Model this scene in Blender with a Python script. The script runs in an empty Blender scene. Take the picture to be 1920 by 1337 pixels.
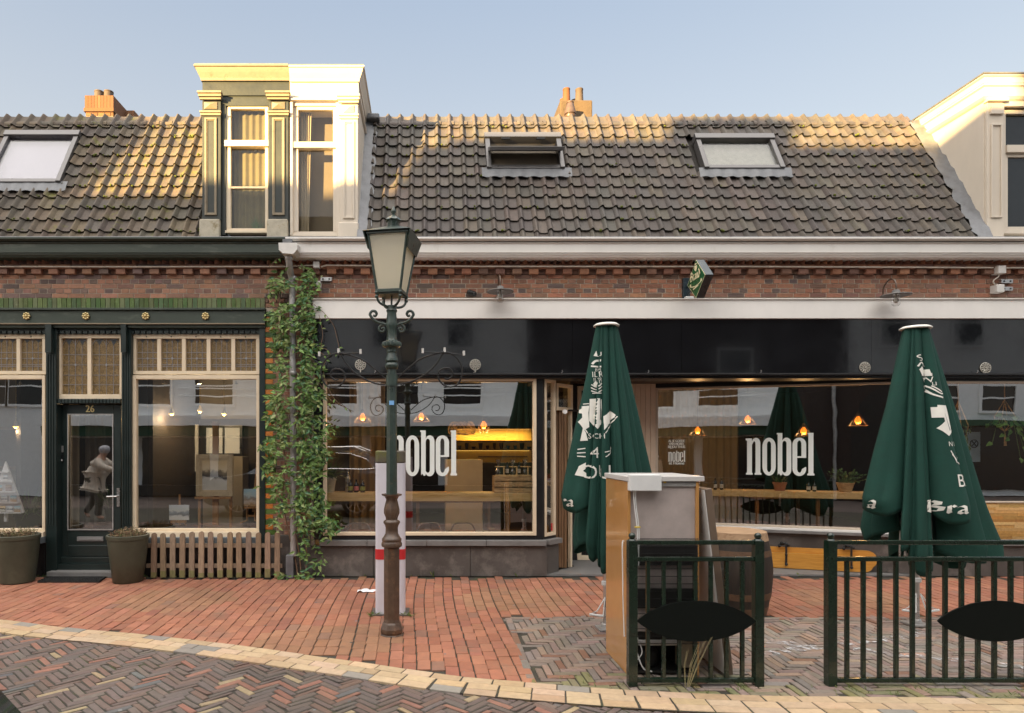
import bpy, bmesh, math, random
from mathutils import Vector, Matrix
from mathutils.geometry import tessellate_polygon
from mathutils.bvhtree import BVHTree
R = math.radians
PI = math.pi
random.seed(7)
scene = bpy.context.scene
COL = scene.collection

# ---------------------------------------------------------------- camera, sky, sun, exposure
CAM_D, CAM_H, F, VX, VY = 8.276, 1.69, 1200.0, 797.0, 835.0
cam_data = bpy.data.cameras.new("camera")
cam = bpy.data.objects.new("camera", cam_data)
COL.objects.link(cam)
cam.location = (0, -CAM_D, CAM_H)
cam.rotation_euler = (R(90), 0, 0)
cam_data.sensor_width = 36
cam_data.lens = 36 * F / 1920
cam_data.shift_x = (960 - VX) / 1920
cam_data.shift_y = (VY - 668.5) / 1920
cam_data.clip_start = 0.05
cam_data.clip_end = 2000
scene.camera = cam

SUN_AZ, SUN_EL = 42.0, 7.0
world = bpy.data.worlds.new("World")
scene.world = world
world.use_nodes = True
wn = world.node_tree
sky = wn.nodes.new("ShaderNodeTexSky")
sky.sky_type = 'NISHITA'
sky.sun_disc = False
sky.sun_elevation = R(SUN_EL)
sky.sun_rotation = R(180 + SUN_AZ)
sky.air_density = 1.0
sky.dust_density = 2.2
sky.ozone_density = 1.2
bg = wn.nodes["Background"]
bg.inputs["Strength"].default_value = 0.15
# pale haze low down; unseen bright patch overhead added to fill the shaded street
_tc = wn.nodes.new("ShaderNodeTexCoord")
_dt = wn.nodes.new("ShaderNodeVectorMath"); _dt.operation = 'DOT_PRODUCT'; _dt.inputs[1].default_value = (-.12, -.25, .96)
wn.links.new(_tc.outputs["Generated"], _dt.inputs[0])
_mr = wn.nodes.new("ShaderNodeMapRange"); _mr.interpolation_type = 'SMOOTHSTEP'
_mr.inputs["From Min"].default_value = .42; _mr.inputs["From Max"].default_value = .92
wn.links.new(_dt.outputs["Value"], _mr.inputs[0])
_hz = wn.nodes.new("ShaderNodeMix"); _hz.data_type = 'RGBA'; _hz.inputs["Factor"].default_value = .90
_sx = wn.nodes.new("ShaderNodeSeparateXYZ"); wn.links.new(_tc.outputs["Generated"], _sx.inputs[0])
_el = wn.nodes.new("ShaderNodeMapRange"); _el.inputs["From Min"].default_value = .36; _el.inputs["From Max"].default_value = .60
wn.links.new(_sx.outputs["Z"], _el.inputs[0])
_gr = wn.nodes.new("ShaderNodeMix"); _gr.data_type = 'RGBA'; wn.links.new(_el.outputs[0], _gr.inputs["Factor"])
_gr.inputs["A"].default_value = (.73, .76, .80, 1); _gr.inputs["B"].default_value = (.49, .58, .73, 1)
wn.links.new(_gr.outputs["Result"], _hz.inputs["B"])
wn.links.new(sky.outputs[0], _hz.inputs["A"])
_ad = wn.nodes.new("ShaderNodeMix"); _ad.data_type = 'RGBA'
_ad.inputs["B"].default_value = (4.35, 4.12, 3.88, 1)
wn.links.new(_mr.outputs[0], _ad.inputs["Factor"]); wn.links.new(_hz.outputs["Result"], _ad.inputs["A"])
wn.links.new(_ad.outputs["Result"], bg.inputs["Color"])
sun_data = bpy.data.lights.new("sun", 'SUN')
sun_data.energy = 5.0
sun_data.angle = R(0.6)
sun_data.color = (1.0, 0.68, 0.28)
sun = bpy.data.objects.new("sun", sun_data)
COL.objects.link(sun)
sdir = Vector((-math.sin(R(SUN_AZ)) * math.cos(R(SUN_EL)), -math.cos(R(SUN_AZ)) * math.cos(R(SUN_EL)), math.sin(R(SUN_EL))))
sun.rotation_euler = sdir.to_track_quat('Z', 'Y').to_euler()
sun.location = (-10, -20, 20)
vs = scene.view_settings
vs.view_transform = 'Standard'
vs.look = 'None'
vs.gamma = 1
vs.exposure = 2.5
scene.cycles.use_denoising = True
scene.cycles.max_bounces = 8
scene.cycles.transparent_max_bounces = 16
scene.cycles.sample_clamp_indirect = 6

# ---------------------------------------------------------------- geometry helpers
def X(px, y): return (px - VX) / F * (CAM_D + y)
def Z(py, y): return CAM_H + (VY - py) / F * (CAM_D + y)
def G(px, py):
    d = F * CAM_H / (py - VY)
    return ((px - VX) / F * d, d - CAM_D)

class MB:
    def __init__(s): s.v = []; s.f = []; s.m = []; s.c = []
    def add(s, verts, faces, mat=0, col=(1, 1, 1)):
        o = len(s.v); s.v.extend([tuple(p) for p in verts])
        for f in faces:
            s.f.append([i + o for i in f]); s.m.append(mat); s.c.append(col)
    def box(s, x0, x1, y0, y1, z0, z1, mat=0, col=(1, 1, 1)):
        if x0 > x1: x0, x1 = x1, x0
        if y0 > y1: y0, y1 = y1, y0
        if z0 > z1: z0, z1 = z1, z0
        s.add([(x0,y0,z0),(x1,y0,z0),(x1,y1,z0),(x0,y1,z0),(x0,y0,z1),(x1,y0,z1),(x1,y1,z1),(x0,y1,z1)],
              [(0,3,2,1),(4,5,6,7),(0,1,5,4),(1,2,6,5),(2,3,7,6),(3,0,4,7)], mat, col)
    def pbox(s, px0, px1, py0, py1, y0, y1, mat=0, col=(1, 1, 1)):
        s.box(X(px0,y0), X(px1,y0), y0, y1, Z(py1,y0), Z(py0,y0), mat, col)
    def frame(s, x0, x1, z0, z1, y0, y1, w, mat=0):
        s.box(x0, x0+w, y0, y1, z0, z1, mat); s.box(x1-w, x1, y0, y1, z0, z1, mat)
        s.box(x0+w, x1-w, y0, y1, z0, z0+w, mat); s.box(x0+w, x1-w, y0, y1, z1-w, z1, mat)
    def prism(s, poly, y0, y1, mat=0, col=(1,1,1)):   # poly of (x,z), extruded along y; may be concave
        n = len(poly); o = len(s.v)
        tri = tessellate_polygon([[Vector((p[0], p[1], 0)) for p in poly]])
        s.add([(p[0], y0, p[1]) for p in poly] + [(p[0], y1, p[1]) for p in poly],
              [tuple(t) for t in tri] + [tuple(i + n for i in reversed(t)) for t in tri] +
              [(i, (i+1) % n, (i+1) % n + n, i + n) for i in range(n)], mat, col)
    def flat(s, loops, y, mat=0, col=(1,1,1)):         # polygon with holes in the xz plane
        tri = tessellate_polygon([[Vector((p[0], p[1], 0)) for p in L] for L in loops])
        s.add([(p[0], y, p[1]) for L in loops for p in L], [tuple(t) for t in tri], mat, col)
    def tube(s, path, r, n=8, mat=0, col=(1,1,1), cap=True):
        path = [Vector(p) for p in path]
        rr = r if isinstance(r, (list, tuple)) else [r] * len(path)
        vs_, fs = [], []
        prev = None
        for i, p in enumerate(path):
            t = (path[min(i+1, len(path)-1)] - path[max(i-1, 0)])
            if t.length < 1e-9: t = Vector((0,0,1))
            t.normalize()
            a = prev if prev is not None else (Vector((0,0,1)) if abs(t.z) < .9 else Vector((1,0,0)))
            u = (a - t * a.dot(t))
            if u.length < 1e-6: u = t.orthogonal()
            u.normalize(); w = t.cross(u); prev = u
            for k in range(n):
                q = 2*PI*k/n
                vs_.append(p + (u*math.cos(q) + w*math.sin(q)) * rr[i])
        for i in range(len(path)-1):
            for k in range(n):
                fs.append((i*n+k, i*n+(k+1) % n, (i+1)*n+(k+1) % n, (i+1)*n+k))
        if cap:
            fs.append(tuple(reversed(range(n)))); fs.append(tuple((len(path)-1)*n+k for k in range(n)))
        s.add(vs_, fs, mat, col)
    def lathe(s, prof, cx, cy, n=20, mat=0, col=(1,1,1), flute=None, rot=0):  # prof of (r,z)
        vs_, fs = [], []
        for i, (r, z) in enumerate(prof):
            for k in range(n):
                q = 2*PI*k/n + rot
                rr = r
                if flute: rr = r * (1 + flute(i, q))
                vs_.append((cx + rr*math.cos(q), cy + rr*math.sin(q), z))
        for i in range(len(prof)-1):
            for k in range(n):
                fs.append((i*n+k, i*n+(k+1) % n, (i+1)*n+(k+1) % n, (i+1)*n+k))
        fs.append(tuple(reversed(range(n)))); fs.append(tuple((len(prof)-1)*n+k for k in range(n)))
        s.add(vs_, fs, mat, col)
    def ball(s, c, r, n=12, mat=0, col=(1,1,1), sz=1.0):
        prof = [(max(1e-4, r*math.sin(PI*i/8)), c[2] - r*sz*math.cos(PI*i/8)) for i in range(9)]
        s.lathe(prof, c[0], c[1], n, mat, col)
    def xform(s, M, start=0):
        for i in range(start, len(s.v)): s.v[i] = tuple(M @ Vector(s.v[i]))
        return s
    def build(s, name, mats, parent=None, smooth=None, bevel=0, subdiv=0, label=None):
        me = bpy.data.meshes.new(name)
        ofs = wloc(parent) if parent else Vector((0,0,0))
        me.from_pydata([(p[0]-ofs.x, p[1]-ofs.y, p[2]-ofs.z) for p in s.v], [], s.f)
        if not isinstance(mats, (list, tuple)): mats = [mats]
        for m in mats: me.materials.append(m)
        me.polygons.foreach_set("material_index", s.m)
        at = me.attributes.new("Col", 'FLOAT_COLOR', 'FACE')
        flat_ = []
        for c in s.c: flat_.extend((c[0], c[1], c[2], 1.0))
        at.data.foreach_set("color", flat_)
        if smooth is not None:
            me.polygons.foreach_set("use_smooth", [True]*len(s.f))
            me.set_sharp_from_angle(angle=R(smooth))
        me.update()
        o = bpy.data.objects.new(name, me)
        COL.objects.link(o)
        if parent: o.parent = parent
        if bevel:
            b = o.modifiers.new("bevel", 'BEVEL'); b.width = bevel; b.segments = 2; b.limit_method = 'ANGLE'; b.angle_limit = R(40)
        if label: o["label"] = label
        return o

def wloc(o):
    p = Vector((0,0,0))
    while o: p += o.location; o = o.parent
    return p
def tag(o, label, cat, group=None):
    o["label"] = label; o["category"] = cat
    if group: o["group"] = group
    return o
def thing(name, label, cat, loc=(0,0,0), group=None):
    o = bpy.data.objects.new(name, None); COL.objects.link(o)
    o.location = loc; o.empty_display_size = .2
    return tag(o, label, cat, group)
def kind(o, k): o["kind"] = k; return o
def copy_tree(o, parent=None):
    c = o.copy(); COL.objects.link(c)
    if parent: c.parent = parent
    for ch in [q for q in bpy.data.objects if q.parent == o]: copy_tree(ch, c)
    return c
def mixc(a, b, t): return tuple(a[i]*(1-t)+b[i]*t for i in range(3))
def jit(c, a=.1):
    k = 1 + random.uniform(-a, a)
    return tuple(max(0, q*k*(1+random.uniform(-a*.3, a*.3))) for q in c)
def bez(p0, p1, p2, p3, n=12):
    o = []
    for i in range(n+1):
        t = i/n; a = (1-t)
        o.append(tuple(a**3*p0[k]+3*a*a*t*p1[k]+3*a*t*t*p2[k]+t**3*p3[k] for k in range(len(p0))))
    return o
def spline(pts, n=6):
    out = []
    P = [pts[0]] + list(pts) + [pts[-1]]
    for i in range(1, len(P)-2):
        for k in range(n):
            t = k/n
            out.append(tuple(.5*((2*P[i][j]) + (-P[i-1][j]+P[i+1][j])*t + (2*P[i-1][j]-5*P[i][j]+4*P[i+1][j]-P[i+2][j])*t*t + (-P[i-1][j]+3*P[i][j]-3*P[i+1][j]+P[i+2][j])*t**3) for j in range(len(pts[0]))))
    out.append(tuple(pts[-1]))
    return out

# ---------------------------------------------------------------- materials
def mat(name, col=(.5,.5,.5), rough=.6, metal=0, var=.12, vscale=6, bump=.0, bscale=60, attr=False, col2=None, spec=.5,
        mscale=3, mthr=.55, dirt=None, spots=False, coat=0, sub=None, streak=False):
    m = bpy.data.materials.new(name); m.use_nodes = True
    nt = m.node_tree; N = nt.nodes; L = nt.links
    b = N["Principled BSDF"]
    b.inputs["Roughness"].default_value = rough
    b.inputs["Metallic"].default_value = metal
    b.inputs["Specular IOR Level"].default_value = spec
    b.inputs["Coat Weight"].default_value = coat
    tc = N.new("ShaderNodeTexCoord")
    if attr:
        at = N.new("ShaderNodeAttribute"); at.attribute_name = "Col"; base = at.outputs["Color"]
    else:
        rgb = N.new("ShaderNodeRGB"); rgb.outputs[0].default_value = (*col, 1); base = rgb.outputs[0]
    vec = tc.outputs["Object"]
    if streak:
        mp = N.new("ShaderNodeMapping"); mp.inputs["Scale"].default_value = streak; L.new(vec, mp.inputs[0]); vec = mp.outputs[0]
    if var:
        nz = N.new("ShaderNodeTexNoise"); nz.inputs["Scale"].default_value = vscale; nz.inputs["Detail"].default_value = 6; nz.inputs["Roughness"].default_value = .65
        L.new(vec, nz.inputs["Vector"])
        mr = N.new("ShaderNodeMapRange"); mr.inputs["From Min"].default_value = .3; mr.inputs["From Max"].default_value = .7
        mr.inputs["To Min"].default_value = 1-var; mr.inputs["To Max"].default_value = 1+var
        L.new(nz.outputs[0], mr.inputs[0])
        vm = N.new("ShaderNodeVectorMath"); vm.operation = 'SCALE'; L.new(base, vm.inputs[0]); L.new(mr.outputs[0], vm.inputs["Scale"])
        base = vm.outputs[0]
        rr = N.new("ShaderNodeMapRange"); rr.inputs["From Min"].default_value = .3; rr.inputs["From Max"].default_value = .7
        rr.inputs["To Min"].default_value = max(.02, rough-.1); rr.inputs["To Max"].default_value = min(1, rough+.1)
        L.new(nz.outputs[0], rr.inputs[0]); L.new(rr.outputs[0], b.inputs["Roughness"])
    if col2 is not None:
        n2 = N.new("ShaderNodeTexNoise"); n2.inputs["Scale"].default_value = mscale; n2.inputs["Detail"].default_value = 8; n2.inputs["Roughness"].default_value = .7
        L.new(vec, n2.inputs["Vector"])
        m2 = N.new("ShaderNodeMapRange"); m2.inputs["From Min"].default_value = mthr; m2.inputs["From Max"].default_value = mthr+.12
        L.new(n2.outputs[0], m2.inputs[0])
        mx = N.new("ShaderNodeMix"); mx.data_type = 'RGBA'; L.new(m2.outputs[0], mx.inputs["Factor"])
        L.new(base, mx.inputs["A"]); mx.inputs["B"].default_value = (*col2, 1); base = mx.outputs["Result"]
    if spots:      # trodden gum and small pale droppings, plus broad grime
        vo = N.new("ShaderNodeTexVoronoi"); vo.inputs["Scale"].default_value = 3.1; L.new(vec, vo.inputs["Vector"])
        ls = N.new("ShaderNodeMath"); ls.operation = 'LESS_THAN'; ls.inputs[1].default_value = .045; L.new(vo.outputs["Distance"], ls.inputs[0])
        mx = N.new("ShaderNodeMix"); mx.data_type = 'RGBA'; L.new(ls.outputs[0], mx.inputs["Factor"]); L.new(base, mx.inputs["A"])
        sc_ = N.new("ShaderNodeVectorMath"); sc_.operation = 'MULTIPLY_ADD'; L.new(vo.outputs["Color"], sc_.inputs[0]); sc_.inputs[1].default_value = (.16,.16,.16); sc_.inputs[2].default_value = (.05,.045,.04)
        cs = N.new("ShaderNodeSeparateXYZ"); L.new(sc_.outputs[0], cs.inputs[0]); cc = N.new("ShaderNodeCombineXYZ")
        for k_ in range(3): L.new(cs.outputs[0], cc.inputs[k_])
        L.new(cc.outputs[0], mx.inputs["B"]); base = mx.outputs["Result"]
        n4 = N.new("ShaderNodeTexNoise"); n4.inputs["Scale"].default_value = .55; n4.inputs["Detail"].default_value = 4; L.new(vec, n4.inputs["Vector"])
        m4 = N.new("ShaderNodeMapRange"); m4.inputs["From Min"].default_value = .35; m4.inputs["From Max"].default_value = .65; m4.inputs["To Min"].default_value = .80; m4.inputs["To Max"].default_value = 1.08; L.new(n4.outputs[0], m4.inputs[0])
        v4 = N.new("ShaderNodeVectorMath"); v4.operation = 'SCALE'; L.new(base, v4.inputs[0]); L.new(m4.outputs[0], v4.inputs["Scale"]); base = v4.outputs[0]
    L.new(base, b.inputs["Base Color"])
    if bump:
        n3 = N.new("ShaderNodeTexNoise"); n3.inputs["Scale"].default_value = bscale; n3.inputs["Detail"].default_value = 5
        L.new(vec, n3.inputs["Vector"])
        bp = N.new("ShaderNodeBump"); bp.inputs["Strength"].default_value = bump; bp.inputs["Distance"].default_value = .01
        L.new(n3.outputs[0], bp.inputs["Height"]); L.new(bp.outputs[0], b.inputs["Normal"])
    return m
def emit(name, col, s):
    m = bpy.data.materials.new(name); m.use_nodes = True
    b = m.node_tree.nodes["Principled BSDF"]
    b.inputs["Base Color"].default_value = (*col, 1); b.inputs["Emission Color"].default_value = (*col, 1); b.inputs["Emission Strength"].default_value = s
    return m
def glass(name, refl=.2, tint=(.93,.95,.94), wave=0.0, rough=0.0):
    m = bpy.data.materials.new(name); m.use_nodes = True
    nt = m.node_tree; N = nt.nodes; L = nt.links
    N.remove(N["Principled BSDF"])
    tr = N.new("ShaderNodeBsdfTransparent"); tr.inputs[0].default_value = (*tint, 1)
    gl = N.new("ShaderNodeBsdfGlossy"); gl.inputs["Roughness"].default_value = rough
    lw = N.new("ShaderNodeLayerWeight"); lw.inputs["Blend"].default_value = .5
    fr = N.new("ShaderNodeMath"); fr.operation = 'POWER'; fr.inputs[1].default_value = 5.0; L.new(lw.outputs["Facing"], fr.inputs[0])
    ad = N.new("ShaderNodeMath"); ad.operation = 'ADD'; ad.use_clamp = True; ad.inputs[1].default_value = refl
    L.new(fr.outputs[0], ad.inputs[0])
    mx = N.new("ShaderNodeMixShader"); L.new(ad.outputs[0], mx.inputs[0]); L.new(tr.outputs[0], mx.inputs[1]); L.new(gl.outputs[0], mx.inputs[2])
    if wave:
        tc = N.new("ShaderNodeTexCoord"); nz = N.new("ShaderNodeTexNoise"); nz.inputs["Scale"].default_value = 2.5; nz.inputs["Detail"].default_value = 1
        L.new(tc.outputs["Object"], nz.inputs["Vector"])
        bp = N.new("ShaderNodeBump"); bp.inputs["Strength"].default_value = wave; bp.inputs["Distance"].default_value = .02
        L.new(nz.outputs[0], bp.inputs["Height"]); L.new(bp.outputs[0], gl.inputs["Normal"])
    L.new(mx.outputs[0], N["Material Output"].inputs[0])
    return m
def painting(name, top, mid, low, seed, horizon=.45):
    """small generic brushy landscape: sky, dark land mass, pale water"""
    m = bpy.data.materials.new(name); m.use_nodes = True
    nt = m.node_tree; N = nt.nodes; L = nt.links; b = N["Principled BSDF"]; b.inputs["Roughness"].default_value = .35
    tc = N.new("ShaderNodeTexCoord"); sp = N.new("ShaderNodeSeparateXYZ"); L.new(tc.outputs["Generated"], sp.inputs[0])
    nz = N.new("ShaderNodeTexNoise"); nz.inputs["Scale"].default_value = 4; nz.inputs["Detail"].default_value = 8; nz.noise_dimensions = '4D'; nz.inputs["W"].default_value = seed
    L.new(tc.outputs["Generated"], nz.inputs["Vector"])
    ad = N.new("ShaderNodeMath"); ad.operation = 'MULTIPLY_ADD'; ad.inputs[1].default_value = .55; L.new(nz.outputs[0], ad.inputs[0]); 
    sb = N.new("ShaderNodeMath"); sb.operation = 'SUBTRACT'; sb.inputs[1].default_value = .275; L.new(sp.outputs["Z"], sb.inputs[0]); L.new(sb.outputs[0], ad.inputs[2])
    cr = N.new("ShaderNodeValToRGB"); e = cr.color_ramp.elements
    e[0].position = .1; e[0].color = (*low, 1); e[1].position = .95; e[1].color = (*top, 1)
    q = e.new(horizon-.1); q.color = (*mixc(low, (.8,.8,.8), .5), 1)
    q = e.new(horizon); q.color = (*mid, 1); q = e.new(horizon+.16); q.color = (*mixc(mid, top, .3), 1); q = e.new(horizon+.24); q.color = (*mixc(top,(.9,.85,.7),.4), 1)
    L.new(ad.outputs[0], cr.inputs[0]); L.new(cr.outputs[0], b.inputs["Base Color"])
    return m
def woodmat(name, c1, c2, rough=.5, sc=(1,12,12), bump=.15):
    m = bpy.data.materials.new(name); m.use_nodes = True
    nt = m.node_tree; N = nt.nodes; L = nt.links; b = N["Principled BSDF"]; b.inputs["Roughness"].default_value = rough
    tc = N.new("ShaderNodeTexCoord"); mp = N.new("ShaderNodeMapping"); mp.inputs["Scale"].default_value = sc; L.new(tc.outputs["Object"], mp.inputs[0])
    nz = N.new("ShaderNodeTexNoise"); nz.inputs["Scale"].default_value = 3; nz.inputs["Detail"].default_value = 8; nz.inputs["Distortion"].default_value = .8
    L.new(mp.outputs[0], nz.inputs["Vector"])
    cr = N.new("ShaderNodeValToRGB"); cr.color_ramp.elements[0].position = .32; cr.color_ramp.elements[1].position = .68
    cr.color_ramp.elements[0].color = (*c1, 1); cr.color_ramp.elements[1].color = (*c2, 1)
    L.new(nz.outputs[0], cr.inputs[0]); L.new(cr.outputs[0], b.inputs["Base Color"])
    bp = N.new("ShaderNodeBump"); bp.inputs["Strength"].default_value = bump; bp.inputs["Distance"].default_value = .005
    L.new(nz.outputs[0], bp.inputs["Height"]); L.new(bp.outputs[0], b.inputs["Normal"])
    return m

M = {}
M['brick'] = mat('brick', attr=True, rough=.85, var=.22, vscale=25, bump=.5, bscale=90)
M['mortar'] = mat('mortar', (.42,.36,.29), .95, var=.2, vscale=20, bump=.4)
M['glazed'] = mat('glazed_brick', attr=True, rough=.22, var=.15, vscale=15, bump=.1, bscale=30)
M['tile'] = mat('roof_tile', attr=True, rough=.8, var=.3, vscale=9, bump=.5, bscale=70, col2=(.13,.125,.03), mscale=3.2, mthr=.56)
M['tile_clean'] = mat('roof_tile_cafe', attr=True, rough=.72, var=.28, vscale=9, bump=.5, bscale=70, col2=(.065,.07,.03), mscale=3.0, mthr=.64)
M['moss'] = mat('moss', (.11,.13,.02), .95, var=.4, vscale=40, bump=.8, bscale=120)
M['paver_red'] = mat('red_paver', attr=True, rough=.85, var=.16, vscale=14, bump=.35, bscale=110, col2=(.23,.13,.085), mscale=1.3, mthr=.57, spots=True)
M['clinker'] = mat('road_clinker', attr=True, rough=.62, var=.22, vscale=30, bump=.35, bscale=100, spots=True)
M['yellow_brick'] = mat('yellow_brick', attr=True, rough=.8, var=.14, vscale=20, bump=.25, bscale=100, col2=(.33,.19,.07), mscale=.8, mthr=.60)
M['joint'] = mat('joint_sand', (.045,.04,.03), .95, var=.35, vscale=8, col2=(.05,.06,.02), mscale=2, mthr=.55)
M['asphalt'] = mat('street', (.11,.085,.075), .85, var=.25, vscale=3, bump=.3)
M['green'] = mat('dark_green_paint', (.010,.019,.018), .38, var=.2, vscale=5, bump=.05, bscale=40)
M['greencor'] = mat('green_cornice_paint', (.032,.045,.034), .5, var=.2, vscale=4, bump=.08, bscale=30, col2=(.07,.085,.065), mscale=2.2, mthr=.56, streak=(1,1,4))
M['grdormer'] = mat('green_dormer_paint', (.019,.025,.022), .5, var=.2, vscale=5, bump=.1, bscale=40, col2=(.045,.048,.038), mscale=4, mthr=.6)
M['cream'] = mat('cream_paint', (.70,.58,.42), .5, var=.07, vscale=5, bump=.04, bscale=40, col2=(.55,.43,.29), mscale=3, mthr=.66)
M['creamtrim'] = mat('aged_cream_trim', (.215,.175,.12), .6, var=.15, vscale=12, bump=.12, bscale=60, col2=(.14,.095,.05), mscale=7, mthr=.6)
M['white'] = mat('white_paint', (.76,.735,.70), .5, var=.05, vscale=3, bump=.04, bscale=30, col2=(.64,.60,.54), mscale=1.6, mthr=.62, streak=(1,1,.5))
M['offwhite'] = mat('warm_white_paint', (.60,.53,.44), .55, var=.06, vscale=3, bump=.05, bscale=40, col2=(.48,.40,.31), mscale=2.5, mthr=.64, streak=(1,1,.35))
M['bone'] = mat('bone_paint', (.50,.42,.335), .55, var=.06, vscale=6, bump=.04)
M['black'] = mat('black_paint', (.012,.012,.013), .35, var=.25, vscale=4, bump=.05, bscale=25)
M['fascia'] = mat('black_gloss_fascia', (.007,.0075,.009), .06, var=.25, vscale=3, bump=.05, bscale=4, spec=.7, coat=.45)
M['stone'] = mat('grey_plinth_stone', (.085,.075,.068), .55, var=.35, vscale=2.5, bump=.12, bscale=40, col2=(.17,.15,.135), mscale=2.2, mthr=.53)
M['slate'] = mat('slate_sill', (.17,.165,.16), .6, var=.18, vscale=6, bump=.1, bscale=60)
M['sillblue'] = mat('blue_grey_sill', (.13,.15,.16), .5, var=.1, vscale=6)
M['stonebase'] = mat('weathered_stone_block', (.42,.38,.30), .85, var=.2, vscale=12, bump=.3, bscale=50, col2=(.22,.18,.10), mscale=6, mthr=.55)
M['lead'] = mat('lead_flashing', (.15,.155,.165), .5, metal=.25, var=.25, vscale=8, bump=.5, bscale=14)
M['zinc'] = mat('zinc_pipe', (.42,.41,.40), .45, metal=.55, var=.22, vscale=9, bump=.08, bscale=30, col2=(.25,.24,.23), mscale=4, mthr=.6)
M['greyplastic'] = mat('grey_plastic', (.62,.60,.57), .5, var=.08, vscale=10)
M['conduit'] = mat('pale_conduit', (.55,.50,.43), .5, var=.15, vscale=12)
M['gold'] = mat('gilded_metal', (.62,.50,.25), .4, metal=.6, var=.2, vscale=40)
M['iron'] = mat('black_iron', (.02,.02,.02), .45, metal=.3, var=.2, vscale=20)
M['silver'] = mat('bare_metal', (.55,.55,.55), .3, metal=.9, var=.1)
M['lampgreen'] = mat('lamp_post_green', (.035,.054,.045), .35, var=.3, vscale=14, bump=.15, bscale=50, col2=(.11,.085,.055), mscale=9, mthr=.60, coat=.2)
M['lampbrown'] = mat('lamp_post_rusty', (.085,.052,.034), .38, var=.35, vscale=14, bump=.25, bscale=60, col2=(.17,.085,.04), mscale=7, mthr=.56, coat=.2)
M['railgreen'] = mat('railing_green', (.008,.020,.012), .25, var=.2, vscale=8, bump=.03, coat=.4)
M['railblack'] = mat('railing_plate', (.004,.006,.005), .75, var=.2, spec=.15)
M['bollard'] = mat('white_bollard', (.62,.60,.66), .55, var=.06, vscale=5, bump=.05, col2=(.40,.36,.34), mscale=2.5, mthr=.68)
M['bollcap'] = mat('bollard_cap', (.11,.095,.07), .6, var=.2, vscale=6, col2=(.12,.12,.03), mscale=3, mthr=.5)
M['red'] = mat('red_band', (.52,.025,.03), .45, var=.08)
M['canvas'] = mat('green_canvas', (.013,.052,.040), .85, var=.14, vscale=5, bump=.25, bscale=30, spec=.25)
M['print'] = mat('white_print', (.74,.72,.66), .8, var=.06, vscale=10)
M['signgreen'] = mat('sign_green', (.012,.10,.035), .3, var=.1)
M['signside'] = mat('sign_side', (.02,.035,.045), .3, var=.1)
M['signcream'] = mat('sign_cream', (.78,.70,.45), .5, var=.04)
M['decal'] = mat('window_lettering', (.72,.76,.73), .6, var=.03)
M['fridgeside'] = mat('tan_fridge_side', (.50,.255,.085), .16, var=.06, vscale=3, bump=.02, bscale=6, coat=.5)
M['fridgeback'] = mat('fridge_back', (.47,.40,.375), .4, metal=.15, var=.16, vscale=4, bump=.04, bscale=12)
M['fridgetop'] = mat('fridge_top', (.55,.53,.51), .35, var=.05)
M['fridgeedge'] = mat('fridge_edge', (.30,.225,.165), .35, var=.05)
M['coil'] = mat('condenser_coil', (.012,.012,.012), .5, var=.1)
M['whiteplastic'] = mat('white_plastic', (.72,.72,.71), .35, var=.05)
M['brownpanel'] = mat('brown_door_panel', (.155,.11,.08), .4, var=.08)
M['barrelhead'] = woodmat('barrel_head', (.25,.15,.08), (.42,.28,.17), .8, (2,14,14))
M['barrel'] = woodmat('barrel_stave', (.012,.009,.007), (.032,.021,.014), .6, (10,10,1))
M['hoop'] = mat('rusty_hoop', (.13,.075,.045), .6, metal=.4, var=.3, vscale=20, bump=.2)
M['benchwood'] = woodmat('yellow_bench_wood', (.46,.20,.035), (.60,.30,.06), .3, (1.5,1.5,22))
M['parquet'] = mat('parquet', attr=True, rough=.45, var=.2, vscale=30, bump=.1)
M['counter'] = woodmat('counter_wood', (.55,.37,.14), (.72,.52,.25), .4, (1.2,14,14))
M['oak'] = woodmat('brown_door_wood', (.14,.075,.035), (.23,.13,.065), .55, (12,12,1))
M['crate'] = woodmat('crate_wood', (.38,.24,.11), (.58,.40,.20), .75, (1.5,14,14))
M['picket'] = woodmat('picket_wood', (.19,.115,.06), (.33,.215,.13), .85, (14,14,1.2), .3)
M['cladding'] = mat('cream_cladding', (.62,.49,.37), .6, var=.06, vscale=6)
M['pot'] = mat('glazed_grey_pot', (.058,.060,.040), .45, var=.25, vscale=4, bump=.06, bscale=20, col2=(.085,.085,.058), mscale=3, mthr=.55)
M['twig'] = mat('dry_twigs', attr=True, rough=.9, var=.3, vscale=30)
M['leaf'] = mat('leaf', attr=True, rough=.5, var=.18, vscale=25, spec=.35)
M['stem'] = mat('woody_stem', (.16,.10,.06), .85, var=.3, vscale=20)
M['mat'] = mat('rubber_mat', (.012,.012,.012), .9, var=.3, vscale=60, bump=1, bscale=160)
M['terracotta'] = mat('terracotta', (.42,.17,.09), .8, var=.12)
M['soil'] = mat('soil', (.03,.022,.015), .95, var=.3, vscale=30)
M['glass'] = glass('shop_glass', .41, (.97,.97,.96), wave=.03)
M['glassdark'] = glass('dormer_glass', .05, (.95,.96,.94))
M['skypane'] = glass('skylight_glass', .09, (.9,.9,.92))
M['clear'] = glass('clear_glass', .12, (.95,.95,.95))
M['bulb'] = emit('glowing_filament_bulb', (1.0,.25,.02), .42)
M['bulbwhite'] = emit('ceiling_spot', (1.0,.55,.15), .8)
M['led'] = emit('led_strip', (1.0,.62,.13), .22)
M['wallbeige'] = mat('interior_beige', (.30,.265,.21), .8, var=.08)
M['walldark'] = mat('interior_dark', (.028,.025,.022), .8, var=.15)
M['walldark2'] = mat('interior_dark_brown', (.04,.03,.024), .7, var=.15)
M['yellowwall'] = mat('kitchen_yellow_wall', (.72,.50,.13), .6, var=.05)
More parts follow.
